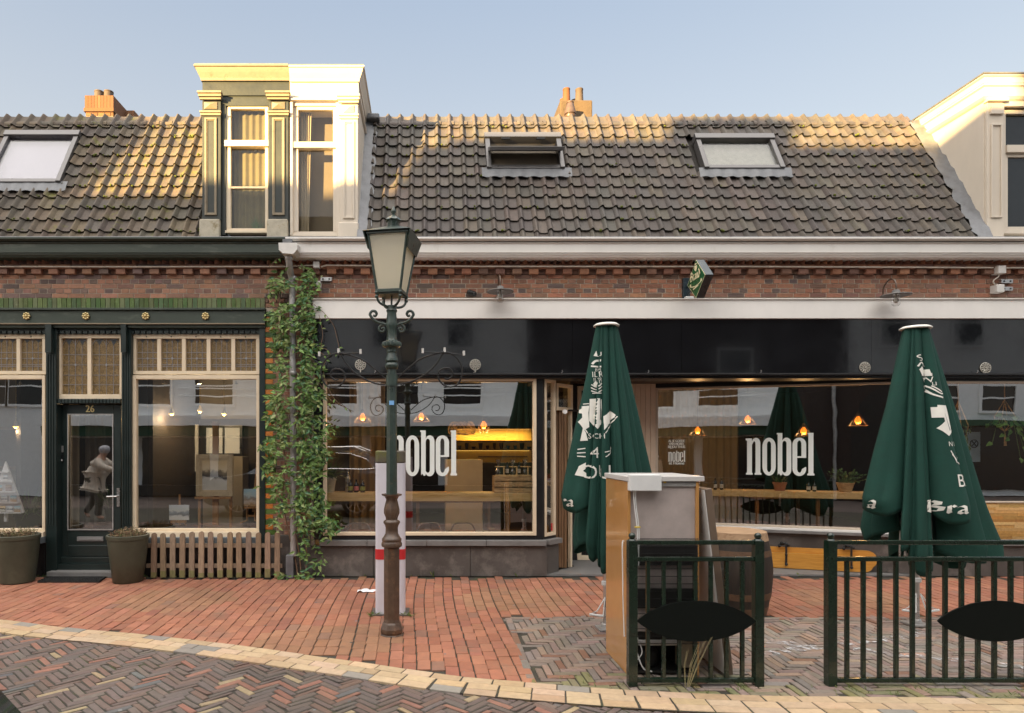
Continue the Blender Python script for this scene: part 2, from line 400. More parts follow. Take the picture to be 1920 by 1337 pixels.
M['floorwood'] = woodmat('interior_floor', (.09,.045,.025), (.15,.08,.045), .4, (1,10,10))
M['floordark'] = mat('display_floor', (.03,.03,.032), .5, var=.2)
M['dormercurtain'] = mat('dormer_curtain', (.11,.09,.042), .85, var=.2, vscale=9)
M['curtain'] = mat('curtain', (.30,.245,.17), .85, var=.08)
M['curtaingrey'] = mat('sheer_curtain', (.26,.24,.21), .85, var=.08)
M['mirrorblack'] = mat('dark_void', (.012,.012,.012), .6)
M['paper'] = mat('paper', (.78,.78,.80), .8, var=.03)
M['pinkpaper'] = mat('pink_card', (.62,.42,.42), .8, var=.03)
M['bottle'] = mat('dark_bottle', (.015,.012,.01), .08, var=0, coat=.5)
M['winelabel'] = mat('bottle_label', (.6,.57,.5), .7)
M['chrome'] = mat('chrome', (.75,.75,.76), .12, metal=1, var=.05)
M['carpaint'] = mat('car_paint', (.045,.055,.07), .22, metal=.4, var=.05, coat=1)
M['carglass'] = mat('car_glass', (.006,.008,.01), .04, var=0, coat=1)
M['tyre'] = mat('tyre', (.012,.012,.012), .85, var=.2)
M['skin'] = mat('skin', (.48,.28,.20), .5, var=.08)
M['coat'] = mat('pale_coat', (.60,.53,.45), .8, var=.08)
M['trousers'] = mat('trousers', (.045,.04,.035), .85, var=.1)
M['hair'] = mat('grey_cap', (.42,.42,.46), .8, var=.15)
M['opwhite'] = mat('opposite_white', (.84,.85,.84), .7, var=.05)
M['opbrick'] = mat('opposite_brick', (.035,.024,.021), .85, var=.25, vscale=12, bump=.3)
M['opbrick2'] = mat('opposite_red_brick', (.09,.055,.045), .85, var=.25, vscale=12, bump=.3)
M['opdark'] = mat('opposite_glazing', (.02,.022,.024), .12)
M['oproof'] = mat('opposite_roof', (.05,.045,.042), .8, var=.2)
M['opawning'] = mat('opposite_awning', (.03,.085,.05), .8)

# ================================================================ GROUND
BAND = [(0,1161),(117,1177),(240,1187),(353,1199),(467,1213),(600,1232),(684,1243),(775,1257),(866,1270),(987,1280),(1137,1292),(1200,1296),(1420,1305),(1920,1311)]
BP = [G(*p) for p in BAND]
BP = [(-16, -1.2), (-9, -1.55)] + BP + [(6.5, -4.12), (16, -4.2)]
def yband(x):
    for i in range(len(BP)-1):
        if x <= BP[i+1][0]:
            t = (x-BP[i][0])/(BP[i+1][0]-BP[i][0]); return BP[i][1]*(1-t)+BP[i+1][1]*t
    return BP[-1][1]
BW = .315
def paver(mb, cx, cy, lx, ly, rot, z, col, tilt=.004, ch=.004, h=.012):
    a, b = lx/2, ly/2; c, s_ = math.cos(rot), math.sin(rot)
    tx, ty = random.uniform(-tilt, tilt), random.uniform(-tilt, tilt); dz = random.uniform(-.0015, .0015)
    vs_ = []
    for (k, zz) in ((ch, 0), (0, -ch*.9), (0, -h)):
        for (u, v) in ((-a+k,-b+k),(a-k,-b+k),(a-k,b-k),(-a+k,b-k)):
            vs_.append((cx+u*c-v*s_, cy+u*s_+v*c, z+zz+dz+tx*u/a*.5+ty*v/b*.5))
    fs = [(0,1,2,3)]
    for o in (0, 4):
        for i in range(4): fs.append((o+(i+1) % 4, o+i, o+4+i, o+4+(i+1) % 4))
    mb.add(vs_, fs, 0, col)

g = MB(); g.add([(-400,-400,-.03),(400,-400,-.03),(400,400,-.03),(-400,400,-.03)], [(0,1,2,3)])
kind(g.build('ground', M['asphalt']), 'structure')
g = MB(); g.add([(-16,-4.4,-.012),(16,-4.4,-.012),(16,2.2,-.012),(-16,2.2,-.012)], [(0,1,2,3)])
kind(g.build('paving_bed', M['joint']), 'structure')
g = MB(); g.add([(-16,-9,-.016),(16,-9,-.016),(16,-1,-.016),(-16,-1,-.016)], [(0,1,2,3)])
kind(g.build('road_bed', M['joint']), 'structure')

REDS = [(.35,.145,.085),(.37,.16,.095),(.325,.13,.075),(.39,.175,.105),(.355,.15,.09),(.30,.125,.08)]
g = MB()
x = -9.0; ci = 0
while x < 8.6:
    y = .02 - random.random()*.2 - (ci % 2)*.1
    w = .106
    wob = random.uniform(-.004, .004)
    while y > -4.4:
        L = .205 if random.random() > .05 else .105
        yc = y - L/2
        if yc > yband(x) - .02 and not (x > .80 and yc < -1.97):
            bx = x + .03*math.sin(y*1.3 + x*.2) + wob
            c = jit(mixc(random.choice(REDS), (.26,.10,.06), .3), .11)
            n = math.sin(x*1.7+3)*math.sin(yc*2.1+1)
            if n > .5: c = mixc(c, (.25,.20,.10), .28)
            if random.random() < .03: c = mixc(c, (.20,.12,.09), .6)
            paver(g, bx, yc, w-.006, L-.006, random.uniform(-.012,.012), 0, c, .003)
        y -= L + .001
    x += w + .002; ci += 1
kind(g.build('pavement', M['paver_red']), 'structure')

def herring(mb, L, W, rot, inside, z, palette, gap, tilt):
    c, s_ = math.cos(rot), math.sin(rot)
    t1, t2 = (W, W), (L, -L)
    for i in range(-230, 230):
        for j in range(-60, 60):
            bx, by = i*t1[0]+j*t2[0], i*t1[1]+j*t2[1]
            for (ox, oy, lx, ly) in ((L/2, W/2, L, W), (L+W/2, W-L/2, W, L)):
                px_, py_ = bx+ox, by+oy
                wx, wy = px_*c-py_*s_, px_*s_+py_*c
                if not inside(wx, wy): continue
                col = palette(wx, wy)
                paver(mb, wx+random.uniform(-.003,.003), wy+random.uniform(-.003,.003), lx-gap, ly-gap, rot+random.uniform(-.02,.02), z, col, tilt, .005)
ROADC = [(.135,.10,.09),(.15,.11,.10),(.125,.097,.09),(.165,.098,.077),(.115,.103,.097),(.145,.122,.105),(.155,.107,.09),(.13,.108,.104)]
def roadpal(x, y):
    r = random.random()
    if r < .03: return jit((.33,.25,.15), .1)
    if r < .05: return jit((.11,.11,.11), .1)
    if r < .14: return jit((.25,.12,.085), .12)
    c = jit(random.choice(ROADC), .14)
    return mixc(c, (.125,.086,.066), .4)
g = MB(); herring(g, .205, .053, R(45), lambda x, y: -8.2 < x < 8 and -5.6 < y < yband(x)-BW+.06, -.006, roadpal, .010, .010)
kind(g.build('road', M['clinker']), 'structure')
TERC = [(.23,.17,.14),(.25,.185,.155),(.21,.165,.135),(.27,.185,.14),(.235,.195,.16),(.19,.165,.145)]
def terpal(x, y):
    c = jit(random.choice(TERC), .16)
    if random.random() < .05: c = jit((.21,.11,.07), .1)
    e = y - yband(x)
    if e < .42 and random.random() < .6*(1-e/.42)+.05: c = mixc(c, (.18,.19,.06), random.uniform(.2,.75))
    return c
g = MB(); herring(g, .205, .062, 0, lambda x, y: .84 < x < 8.2 and yband(x)-.02 < y < -1.99, -.001, terpal, .009, .008)
xx = .84
while xx < 8.2:
    paver(g, xx+.1, -2.0, .198, .06, 0, 0, terpal(xx, -2), .004); xx += .205
yy = -2.1
while yy > yband(.82):
    paver(g, .815+(yy+2)*.03, yy, .06, .198, R(-1.5), 0, terpal(.9, yy), .004); yy -= .205
kind(g.build('terrace_paving', M['clinker']), 'structure')

YB = [(.43,.305,.18),(.47,.345,.215),(.40,.28,.17),(.46,.335,.23),(.43,.315,.20)]
g = MB(); gm = MB()
dense = []
xx = -9.0
while xx < 8.5: dense.append((xx, yband(xx))); xx += .02
dense2 = []
for i in range(len(dense)):
    a, b = max(0, i-14), min(len(dense)-1, i+14)
    dense2.append((dense[i][0], sum(p[1] for p in dense[a:b+1])/(b-a+1)))
acc = 0; row = 0
arc = [0]
for i in range(1, len(dense2)): arc.append(arc[-1]+math.dist(dense2[i], dense2[i-1]))
def at_arc(s_):
    import bisect
    i = min(max(1, bisect.bisect(arc, s_)), len(arc)-1)
    t = (s_-arc[i-1])/(arc[i]-arc[i-1]); p, q = dense2[i-1], dense2[i]
    tx, ty = q[0]-p[0], q[1]-p[1]; l = math.hypot(tx, ty)
    return p[0]+tx*t, p[1]+ty*t, tx/l, ty/l
for row in range(3):
    s_ = .04 + (row % 2)*.11 + row*.03
    while s_ < arc[-1]-.3:
        L = .222 if random.random() > .05 else .12
        px_, py_, tx, ty = at_arc(s_+L/2)
        o = -.052 - row*.104
        c = jit(random.choice(YB), .09)
        if random.random() < .10: c = jit((.235,.215,.19), .1)
        paver(g, px_-ty*o*-1*-1, py_+tx*o, L-.006, .098, math.atan2(ty, tx)+random.uniform(-.01,.01), .006, c, .002, .004, .03)
        s_ += L + .002
for i in range(0, len(dense2)-6, 6):
    p, q = dense2[i], dense2[i+6]
    gm.add([(p[0],p[1],.0015),(p[0],p[1]-BW-.01,.0015),(q[0],q[1]-BW-.01,.0015),(q[0],q[1],.0015)], [(0,1,2,3)])
kind(g.build('gutter_band', M['yellow_brick']), 'structure')
kind(gm.build('gutter_joint', M['joint']), 'structure')

# faint chalky paint marks on the terrace clinkers
mk = bpy.data.materials.new('worn_marking'); mk.use_nodes = True
_n = mk.node_tree; _b = _n.nodes["Principled BSDF"]; _b.inputs["Base Color"].default_value = (.55,.55,.56,1); _b.inputs["Roughness"].default_value = .9
_z = _n.nodes.new("ShaderNodeTexNoise"); _z.inputs["Scale"].default_value = 16; _z.inputs["Detail"].default_value = 8
_t = _n.nodes.new("ShaderNodeTexCoord"); _n.links.new(_t.outputs["Object"], _z.inputs["Vector"])
_m = _n.nodes.new("ShaderNodeMapRange"); _m.inputs["From Min"].default_value = .48; _m.inputs["From Max"].default_value = .66; _m.inputs["To Max"].default_value = .75
_n.links.new(_z.outputs[0], _m.inputs[0]); _n.links.new(_m.outputs[0], _b.inputs["Alpha"])
g = MB()
for line in ([(1425,1203),(1480,1207),(1520,1213)],[(1435,1228),(1480,1219),(1535,1214)],[(1575,1208),(1640,1202),(1700,1193),(1745,1188)],
             [(1600,1217),(1660,1226),(1740,1233),(1830,1242),(1920,1252)]):
    pts = [G(*p) for p in line]
    for i in range(len(pts)-1):
        (x0, y0), (x1, y1) = pts[i], pts[i+1]
        l = math.hypot(x1-x0, y1-y0); nx, ny = -(y1-y0)/l*.055, (x1-x0)/l*.055
        g.add([(x0-nx,y0-ny,.006),(x1-nx,y1-ny,.006),(x1+nx,y1+ny,.006),(x0+nx,y0+ny,.006)], [(0,1,2,3)])
kind(g.build('worn_ground_marking', mk), 'stuff')

# moss and weeds along joints and wall foot
g = MB()
def tuft(mb, x, y, z, n, h, sp, cols):
    for _ in range(n):
        a = random.uniform(0, 2*PI); l = h*random.uniform(.5,1.1); dx, dy = math.cos(a)*sp*random.random(), math.sin(a)*sp*random.random()
        w = h*.08; c = jit(random.choice(cols), .2)
        mb.add([(x+dx*.3-w,y+dy*.3,z),(x+dx*.3+w,y+dy*.3,z),(x+dx*.7+w*.6,y+dy*.7,z+l*.6),(x+dx*1.4,y+dy*1.4,z+l)], [(0,1,2),(0,2,3)], 0, c)
WEED = [(.09,.15,.03),(.12,.17,.04),(.16,.18,.06)]
for px_ in (686, 700, 772, 786, 812, 850, 930, 970, 610, 640, 1500, 1560):
    x0 = X(px_, -.03); tuft(g, x0, -.03, 0, 8, .05 + .05*(px_ == 812), .05, WEED)
for _ in range(130):
    x0 = random.uniform(.9, 6.2); y0 = yband(x0)+random.uniform(.0, .22)
    tuft(g, x0, y0, 0, 3, .025, .03, WEED)
for _ in range(60):
    x0, y0 = random.uniform(-6.5,-1.9), random.uniform(-.12,-.02); tuft(g, x0, y0, 0, 4, .03, .04, WEED)
for (x0, y0) in ((-.52,-1.95),(-.5,-1.9),(-.2,-1.92),(-.14,-1.95)):
    tuft(g, x0, y0, 0, 14, .04, .08, WEED)
for _ in range(9):
    a = random.uniform(-.07,.07); g.tube([(1.83+a*.3,-3.80,0),(1.84+a,-3.82,.16),(1.88+a*1.8,-3.84,.30+a)], [.0022,.0016,.001], 4, 0, (.36,.31,.17))
kind(g.build('weeds', M['leaf']), 'stuff')

# ================================================================ ACROSS THE STREET (behind the camera; seen in the shop windows, throws the low sun's shadow)
def opp_house(name, label, x0, x1, h, wall, wins, frame_mat, y=-13.0, depth=7, rows=None, group='houses across the street'):
    t = thing(name, label, 'house', ((x0+x1)/2, y, 0), group)
    w = MB(); w.box(x0, x1, y-depth, y, 0, h); w.build('wall', wall, t)
    rf = MB(); rf.box(x0, x1, y-depth, y+.06, h+.002, h+.10); rf.build('roof_edge', M['oproof'], t)
    for (wx0, wx1, wz0, wz1) in wins:
        f = MB(); f.frame(wx0, wx1, wz0, wz1, y+.003, y+.07, .09); fo = f.build('window', frame_mat, t)
        p = MB(); p.box(wx0+.085, wx1-.085, y+.002, y+.025, wz0+.085, wz1-.085); p.build('pane', M['opdark'], fo)
        p = MB(); p.box(wx0+.085, wx1-.085, y+.026, y+.05, (wz0+wz1)/2, (wz0+wz1)/2+.05); p.build('glazing_bar', frame_mat, fo)
    return t
opp_house('brick_house', 'tall brown brick house across the street', -26, -17.75, 8.85, M['opbrick2'], [(a, a+1.1, 3.2, 5.0) for a in (-25,-22.5,-20,-18.3)], M['opwhite'], depth=1.4)
opp_house('brick_house', 'low white house across the street beside the long white one', -17.73, -12.42, 7.1, M['opwhite'], [(a, a+1.3, 2.98, 4.3) for a in (-17.2,-15.2,-14.0)], M['opwhite'])
wt = opp_house('white_house', 'long white house across the street with a pale shop canopy', -12.4, 3.35, 8.05, M['opwhite'],
               [(-11.9+2.07*i, -11.9+2.07*i+1.42, 2.98, 4.35) for i in range(7)]+[(-11.6+2.45*i, -11.6+2.45*i+1.0, 4.85, 6.5) for i in range(6)], M['opwhite'])
g = MB(); g.box(-12.3, 3.45, -12.995, -11.75, 2.30, 2.62); g.build('canopy', M['opwhite'], wt)
g = MB(); g.box(-12.2, 3.3, -12.9, -11.9, 2.0, 2.295); g.build('awning', M['opawning'], wt)
g = MB(); g.box(-12.39, 3.34, -12.998, -12.95, 0, .34); g.build('plinth', M['mirrorblack'], wt)
for i in range(6):
    g = MB(); g.box(-12.0+2.55*i, -9.75+2.55*i, -12.998, -12.97, .35, 1.95); g.build('shop_window', M['opdark'], wt)
g = MB(); g.box(-4.3, 3.2, -15, -13.3, 8.155, 9.4); g.build('roof_storey', M['oproof'], wt)
g = MB(); g.box(-9.3, -7.9, -13.8, -13.3, 8.155, 8.85); g.build('dormer', M['oproof'], wt)
g = MB(); g.box(-12.3, -9.31, -13.9, -13.3, 8.155, 8.36); g.build('roof_step', M['oproof'], wt)
for i in range(3):
    g = MB()
    for zz in (3.35, 3.6): g.tube([(-8.2+4.1*i, -12.85, zz), (-5.6+4.1*i, -12.85, zz-.03)], .02, 6)
    g.build('window_rail', M['opwhite'], wt)
bt = opp_house('dark_brick_house', 'dark brick house with a round arch across the street', 3.37, 13.9, 8.9, M['opbrick'], [(9.6,10.8,3.2,4.9)], M['opwhite'])
g = MB()
arch = [(5.0,0),(8.2,0)] + [(6.6+1.6*math.cos(a*PI/16), 2.1+1.6*math.sin(a*PI/16)) for a in range(0,17)]
g.prism(arch, -13.0, -12.97); g.build('archway', M['mirrorblack'], bt)
g = MB(); g.tube([(4.6,-12.9,.0),(4.6,-12.9,4.2)], .05); g.build('drain', M['zinc'], bt)
opp_house('white_house', 'white house with small square windows across the street', 13.95, 30, 8.6, M['opwhite'],
          [(14.6+1.9*i, 15.9+1.9*i, 2.75, 3.75) for i in range(7)]+[(14.9+2.4*i, 16.0+2.4*i, 4.9, 6.5) for i in range(5)], M['opwhite'])
_w = [o for o in bpy.data.objects if o.name.startswith('white_house')][-1]
g = MB(); g.box(14.1, 29.9, -12.998, -12.93, .2, 2.3); g.build('shop_window', M['opdark'], _w)
g = MB(); g.box(14.0, 29.9, -12.998, -12.5, 2.31, 2.5); g.build('awning', M['opawning'], _w)

# parked car beside the camera: only its tail corner enters the picture, the rest is seen mirrored in the window
car = thing('parked_car', 'dark blue estate car parked at the left edge of the street with chrome window trim', 'car', (-3.3, -7.53, 0))
SIDE = [(-5.55,.35),(-5.5,.75),(-5.3,.92),(-4.5,1.02),(-4.35,1.04),(-1.20,1.06),(-1.13,.98),(-1.08,.72),(-1.10,.40),(-1.25,.28),(-5.35,.25)]
def car_body():
    b = MB()
    ys = [-8.42,-8.36,-8.2,-7.53,-6.86,-6.72,-6.65]
    ins = [.06,.02,0,0,0,.02,.06]
    n = len(SIDE)
    vv = []
    for yy, k in zip(ys, ins):
        curve = .09*abs((yy+7.53)/.89)**3
        for (a, z) in SIDE:
            cx = -3.3; dx = a-cx
            vv.append((cx+dx*(1-curve*.5*abs(dx)/2.2), yy if z > .3 else yy*.98-.15, .66+(z-.66)*(1-k)))
    fs = []
    for i in range(len(ys)-1):
        for k in range(n):
            fs.append((i*n+k, i*n+(k+1) % n, (i+1)*n+(k+1) % n, (i+1)*n+k))
    fs.append(tuple(range(n))); fs.append(tuple((len(ys)-1)*n+k for k in reversed(range(n))))
    b.add(vv, fs); return b
car_body().build('body', M['carpaint'], car, smooth=40)
cab = [(-4.5,1.02),(-3.75,1.52),(-3.2,1.60),(-1.9,1.58),(-1.45,1.42),(-1.22,1.05)]
g = MB()
vv = []
for (yy, k) in ((-8.36,0),(-8.22,1),(-6.84,1),(-6.70,0)):
    for (a, z) in cab: vv.append((a, yy if k == 0 else yy, z if k else 1.02+(z-1.02)*.06))
n = len(cab)
fs = []
for i in range(3):
    for k in range(n-1): fs.append((i*n+k, i*n+k+1, (i+1)*n+k+1, (i+1)*n+k))
g.add(vv, fs); g.build('cabin', M['carpaint'], car, smooth=30)
for (yy, s_) in ((-6.70, 1), (-8.36, -1)):
    wv = [(-4.2,1.10),(-3.72,1.44),(-3.1,1.50),(-2.0,1.49),(-1.62,1.36),(-1.42,1.14)]
    g = MB(); o = [(a, yy-s_*.14*((z-1.02)/.56)+s_*.012, z) for (a, z) in wv]; g.add(o, [tuple(range(6))] if s_ > 0 else [tuple(reversed(range(6)))])
    g.build('side_window', M['carglass'], car)
    g = MB(); g.tube([(a, y_+s_*.006, z) for (a, y_, z) in o+[o[0]]], .014, 6); g.build('chrome_trim', M['chrome'], car)
    g = MB(); g.tube([(-3.6, yy-s_*.16, 1.60),(-3.4, yy-s_*.16, 1.66),(-1.9, yy-s_*.16, 1.64),(-1.65, yy-s_*.16, 1.55)], .02, 6); g.build('roof_rail', M['chrome'], car)
    for wx in (-4.65, -1.85):
        yw = yy-s_*.02
        w = MB(); w.lathe([(.34,-.10),(.36,-.07),(.36,.07),(.34,.10),(.25,.10),(.25,-.10)], 0, 0, 28)
        w.xform(Matrix.Translation((wx, yw-s_*.10, .36)) @ Matrix.Rotation(R(90), 4, 'X')); wo = w.build('wheel', M['tyre'], car, smooth=40)
        r_ = MB()
        for k in range(10):
            a = k*PI/5
            r_.tube([(wx+.04*math.cos(a), yw+s_*.004, .36+.04*math.sin(a)), (wx+.24*math.cos(a+.12), yw+s_*.004, .36+.24*math.sin(a+.12))], .016, 6)
        r_.tube([(wx+.25*math.cos(k*PI/12), yw+s_*.004, .36+.25*math.sin(k*PI/12)) for k in range(25)], .014, 6)
        r_.build('rim', M['chrome'], wo)
g = MB(); g.box(-1.12,-1.075,-7.0,-6.82,.80,.93); g.build('tail_light', M['red'], car)

car.location.x += .235
# passer-by on the roadway beyond the left edge, mirrored in the gallery door
def skinned(name, verts, edges, radii, m, parent, root=0, levels=2):
    me = bpy.data.meshes.new(name); ofs = wloc(parent) if parent else Vector((0,0,0))
    me.from_pydata([tuple(Vector(v)-ofs) for v in verts], edges, [])
    o = bpy.data.objects.new(name, me); COL.objects.link(o)
    bm = bmesh.new(); bm.from_mesh(me); lay = bm.verts.layers.skin.verify(); bm.verts.ensure_lookup_table()
    for i, r_ in enumerate(radii):
        bm.verts[i][lay].radius = (r_, r_); bm.verts[i][lay].use_root = (i == root)
    bm.to_mesh(me); bm.free()
    sk = o.modifiers.new("skin", 'SKIN'); sk.use_smooth_shade = True
    sb = o.modifiers.new("sub", 'SUBSURF'); sb.levels = levels; sb.render_levels = levels
    me.materials.append(m)
    if parent: o.parent = parent
    return o
PX, PY = -7.45, -5.9
V = [(0,0,.88),(0.02,0,1.05),(.07,0,1.22),(.12,0,1.36),(.17,0,1.45),(.20,0,1.52),(.22,0,1.60),      # 0-6 spine, neck, head
     (.12,.17,1.33),(.30,.22,1.20),(.52,.20,1.13),(.60,.20,1.12),                               # 7-10 arm
     (.12,-.17,1.33),(.32,-.22,1.20),(.54,-.20,1.13),(.62,-.20,1.12),                           # 11-14
     (.02,.10,.84),(.16,.10,.46),(.10,.10,.09),(.24,.10,.05),                                   # 15-18 leg
     (-.02,-.10,.84),(-.06,-.10,.47),(-.28,-.10,.14),(-.16,-.10,.05)]                           # 19-22
E = [(0,1),(1,2),(2,3),(3,4),(4,5),(5,6),(3,7),(7,8),(8,9),(9,10),(3,11),(11,12),(12,13),(13,14),(0,15),(15,16),(16,17),(17,18),(0,19),(19,20),(20,21),(21,22)]
RA = [.15,.14,.16,.15,.06,.095,.085,.07,.05,.036,.036,.07,.05,.036,.036,.09,.062,.042,.04,.09,.062,.042,.04]
for base, sgn in ((10,1),(14,-1)):
    bx, by, bz = V[base]
    for k in range(5):
        o = (k-2)*.02
        i0 = len(V)
        V.append((bx+.035, by+o, bz+.005)); V.append((bx+.07-.008*abs(k-2), by+o*1.1, bz-.005)); V.append((bx+.085-.012*abs(k-2), by+o*1.1, bz-.035))
        E += [(base,i0),(i0,i0+1),(i0+1,i0+2)]; RA += [.010,.009,.008]
per = thing('person', 'walking person in pale coat and grey cap mirrored in the gallery door', 'person', (PX, PY, 0))
P = [(PX+v[0]*1.0, PY+v[1], v[2]) for v in V]
skinned('body', P, E, RA, M['skin'], per)
cv = [0,1,2,3,7,8,9,11,12,13]
mp_ = {a: i for i, a in enumerate(cv)}
cP = [(P[a][0], P[a][1], P[a][2]) for a in cv] + [(PX-.03, PY, .72)]
cE = [(mp_[a], mp_[b]) for a, b in ((0,1),(1,2),(2,3),(3,7),(7,8),(8,9),(3,11),(11,12),(12,13))] + [(0, 10)]
skinned('coat', cP, cE, [.215,.20,.21,.19,.105,.078,.06,.105,.078,.06,.235], M['coat'], per)
tP = [P[i] for i in (0,15,16,17,19,20,21)]
skinned('trousers', tP, [(0,1),(1,2),(2,3),(0,4),(4,5),(5,6)], [.16,.115,.085,.07,.115,.085,.07], M['trousers'], per)
g = MB(); g.ball((PX+.21, PY, 1.585), .115, 14, sz=.9); g.build('cap', M['hair'], per, smooth=60)

# ================================================================ THE TWO SHOP HOUSES
gal = thing('gallery_house', 'brick gallery house with green cornice, mossy roof and green shopfront numbered 26', 'building', (-4.8, .5, 0))
cafe = thing('cafe_house', 'cafe house with white gutter, long black fascia and nobel lettered windows', 'building', (3.0, .5, 0))
SPLIT = X(541, -.1)
XL, XR = -9.0, 9.2
BRK = [(.25,.11,.065),(.28,.125,.075),(.21,.10,.065),(.31,.145,.085),(.17,.09,.066),(.26,.115,.065),(.22,.115,.08)]
BRKL = [(.30,.155,.10),(.33,.175,.115),(.27,.145,.10),(.22,.125,.095),(.17,.115,.10),(.31,.165,.105)]
def brickwall(mb, x0, x1, z0, z1, y, pal, course=.0605, ln=.212, bond=True, d=.1):
    nz = max(1, round((z1-z0)/course)); ch = (z1-z0)/nz
    for r in range(nz):
        L = ln if (r % 2 == 0 or not bond) else ln/2
        x = x0 - (random.random()*.05 if r % 2 else .06)
        while x < x1:
            a, b = max(x, x0), min(x+L-.011, x1)
            if b-a > .012:
                c = jit(random.choice(pal), .16)
                if random.random() < .07: c = jit((.11,.075,.065), .15)
                dy = random.uniform(-.002, .002)
                mb.box(a, b, y+dy, y+d, z0+r*ch+.005+random.uniform(-.001,.001), z0+(r+1)*ch-.005, 0, c)
            x += L
WT = Z(482, 0)       # top of the brick face
zB0, zB1 = Z(558, 0), Z(514.5, 0)
def band(parent, x0, x1, pal, zlow):
    b = MB(); brickwall(b, x0, x1, zlow, zB1, 0, pal); b.build('brick_wall', M['brick'], parent)
    m_ = MB(); m_.box(x0, x1, .006, .25, zlow, Z(500, 0)); m_.box(x0, x1, .04, .25, Z(500,0)+.001, Z(478, 0)); m_.build('mortar_bed', M['mortar'], parent)
    # dentil blocks
    d = MB(); x = x0 + .05
    z0, z1 = Z(513, -.06), Z(503.5, -.06)
    while x < x1-.12:
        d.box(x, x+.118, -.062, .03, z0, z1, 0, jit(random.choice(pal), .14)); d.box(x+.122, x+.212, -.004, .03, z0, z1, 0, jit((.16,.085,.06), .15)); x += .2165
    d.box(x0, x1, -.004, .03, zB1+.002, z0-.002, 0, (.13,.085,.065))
    x = x0
    while x < x1-.01:
        d.box(x, min(x+.205, x1), -.066, .03, z1+.004, z1+.05, 0, jit(random.choice(pal), .15)); x += .212
    # sawtooth course
    z2, z3 = z1+.056, Z(480, -.06)
    x = x0
    while x < x1-.09:
        c = jit(random.choice(pal), .18); c = (c[0]*1.15, c[1]*1.05, c[2])
        d.add([(x,.0,z2),(x+.040,-.085,z2),(x+.094,.0,z2),(x,.0,z3),(x+.040,-.085,z3),(x+.094,.0,z3)], [(0,2,1),(3,4,5),(0,1,4,3),(1,2,5,4),(2,0,3,5)], 0, c)
        x += .0965
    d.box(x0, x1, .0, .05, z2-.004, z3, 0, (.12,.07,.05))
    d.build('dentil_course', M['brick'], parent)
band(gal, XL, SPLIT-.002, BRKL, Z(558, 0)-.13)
band(cafe, SPLIT+.002, XR, BRK, zB0)

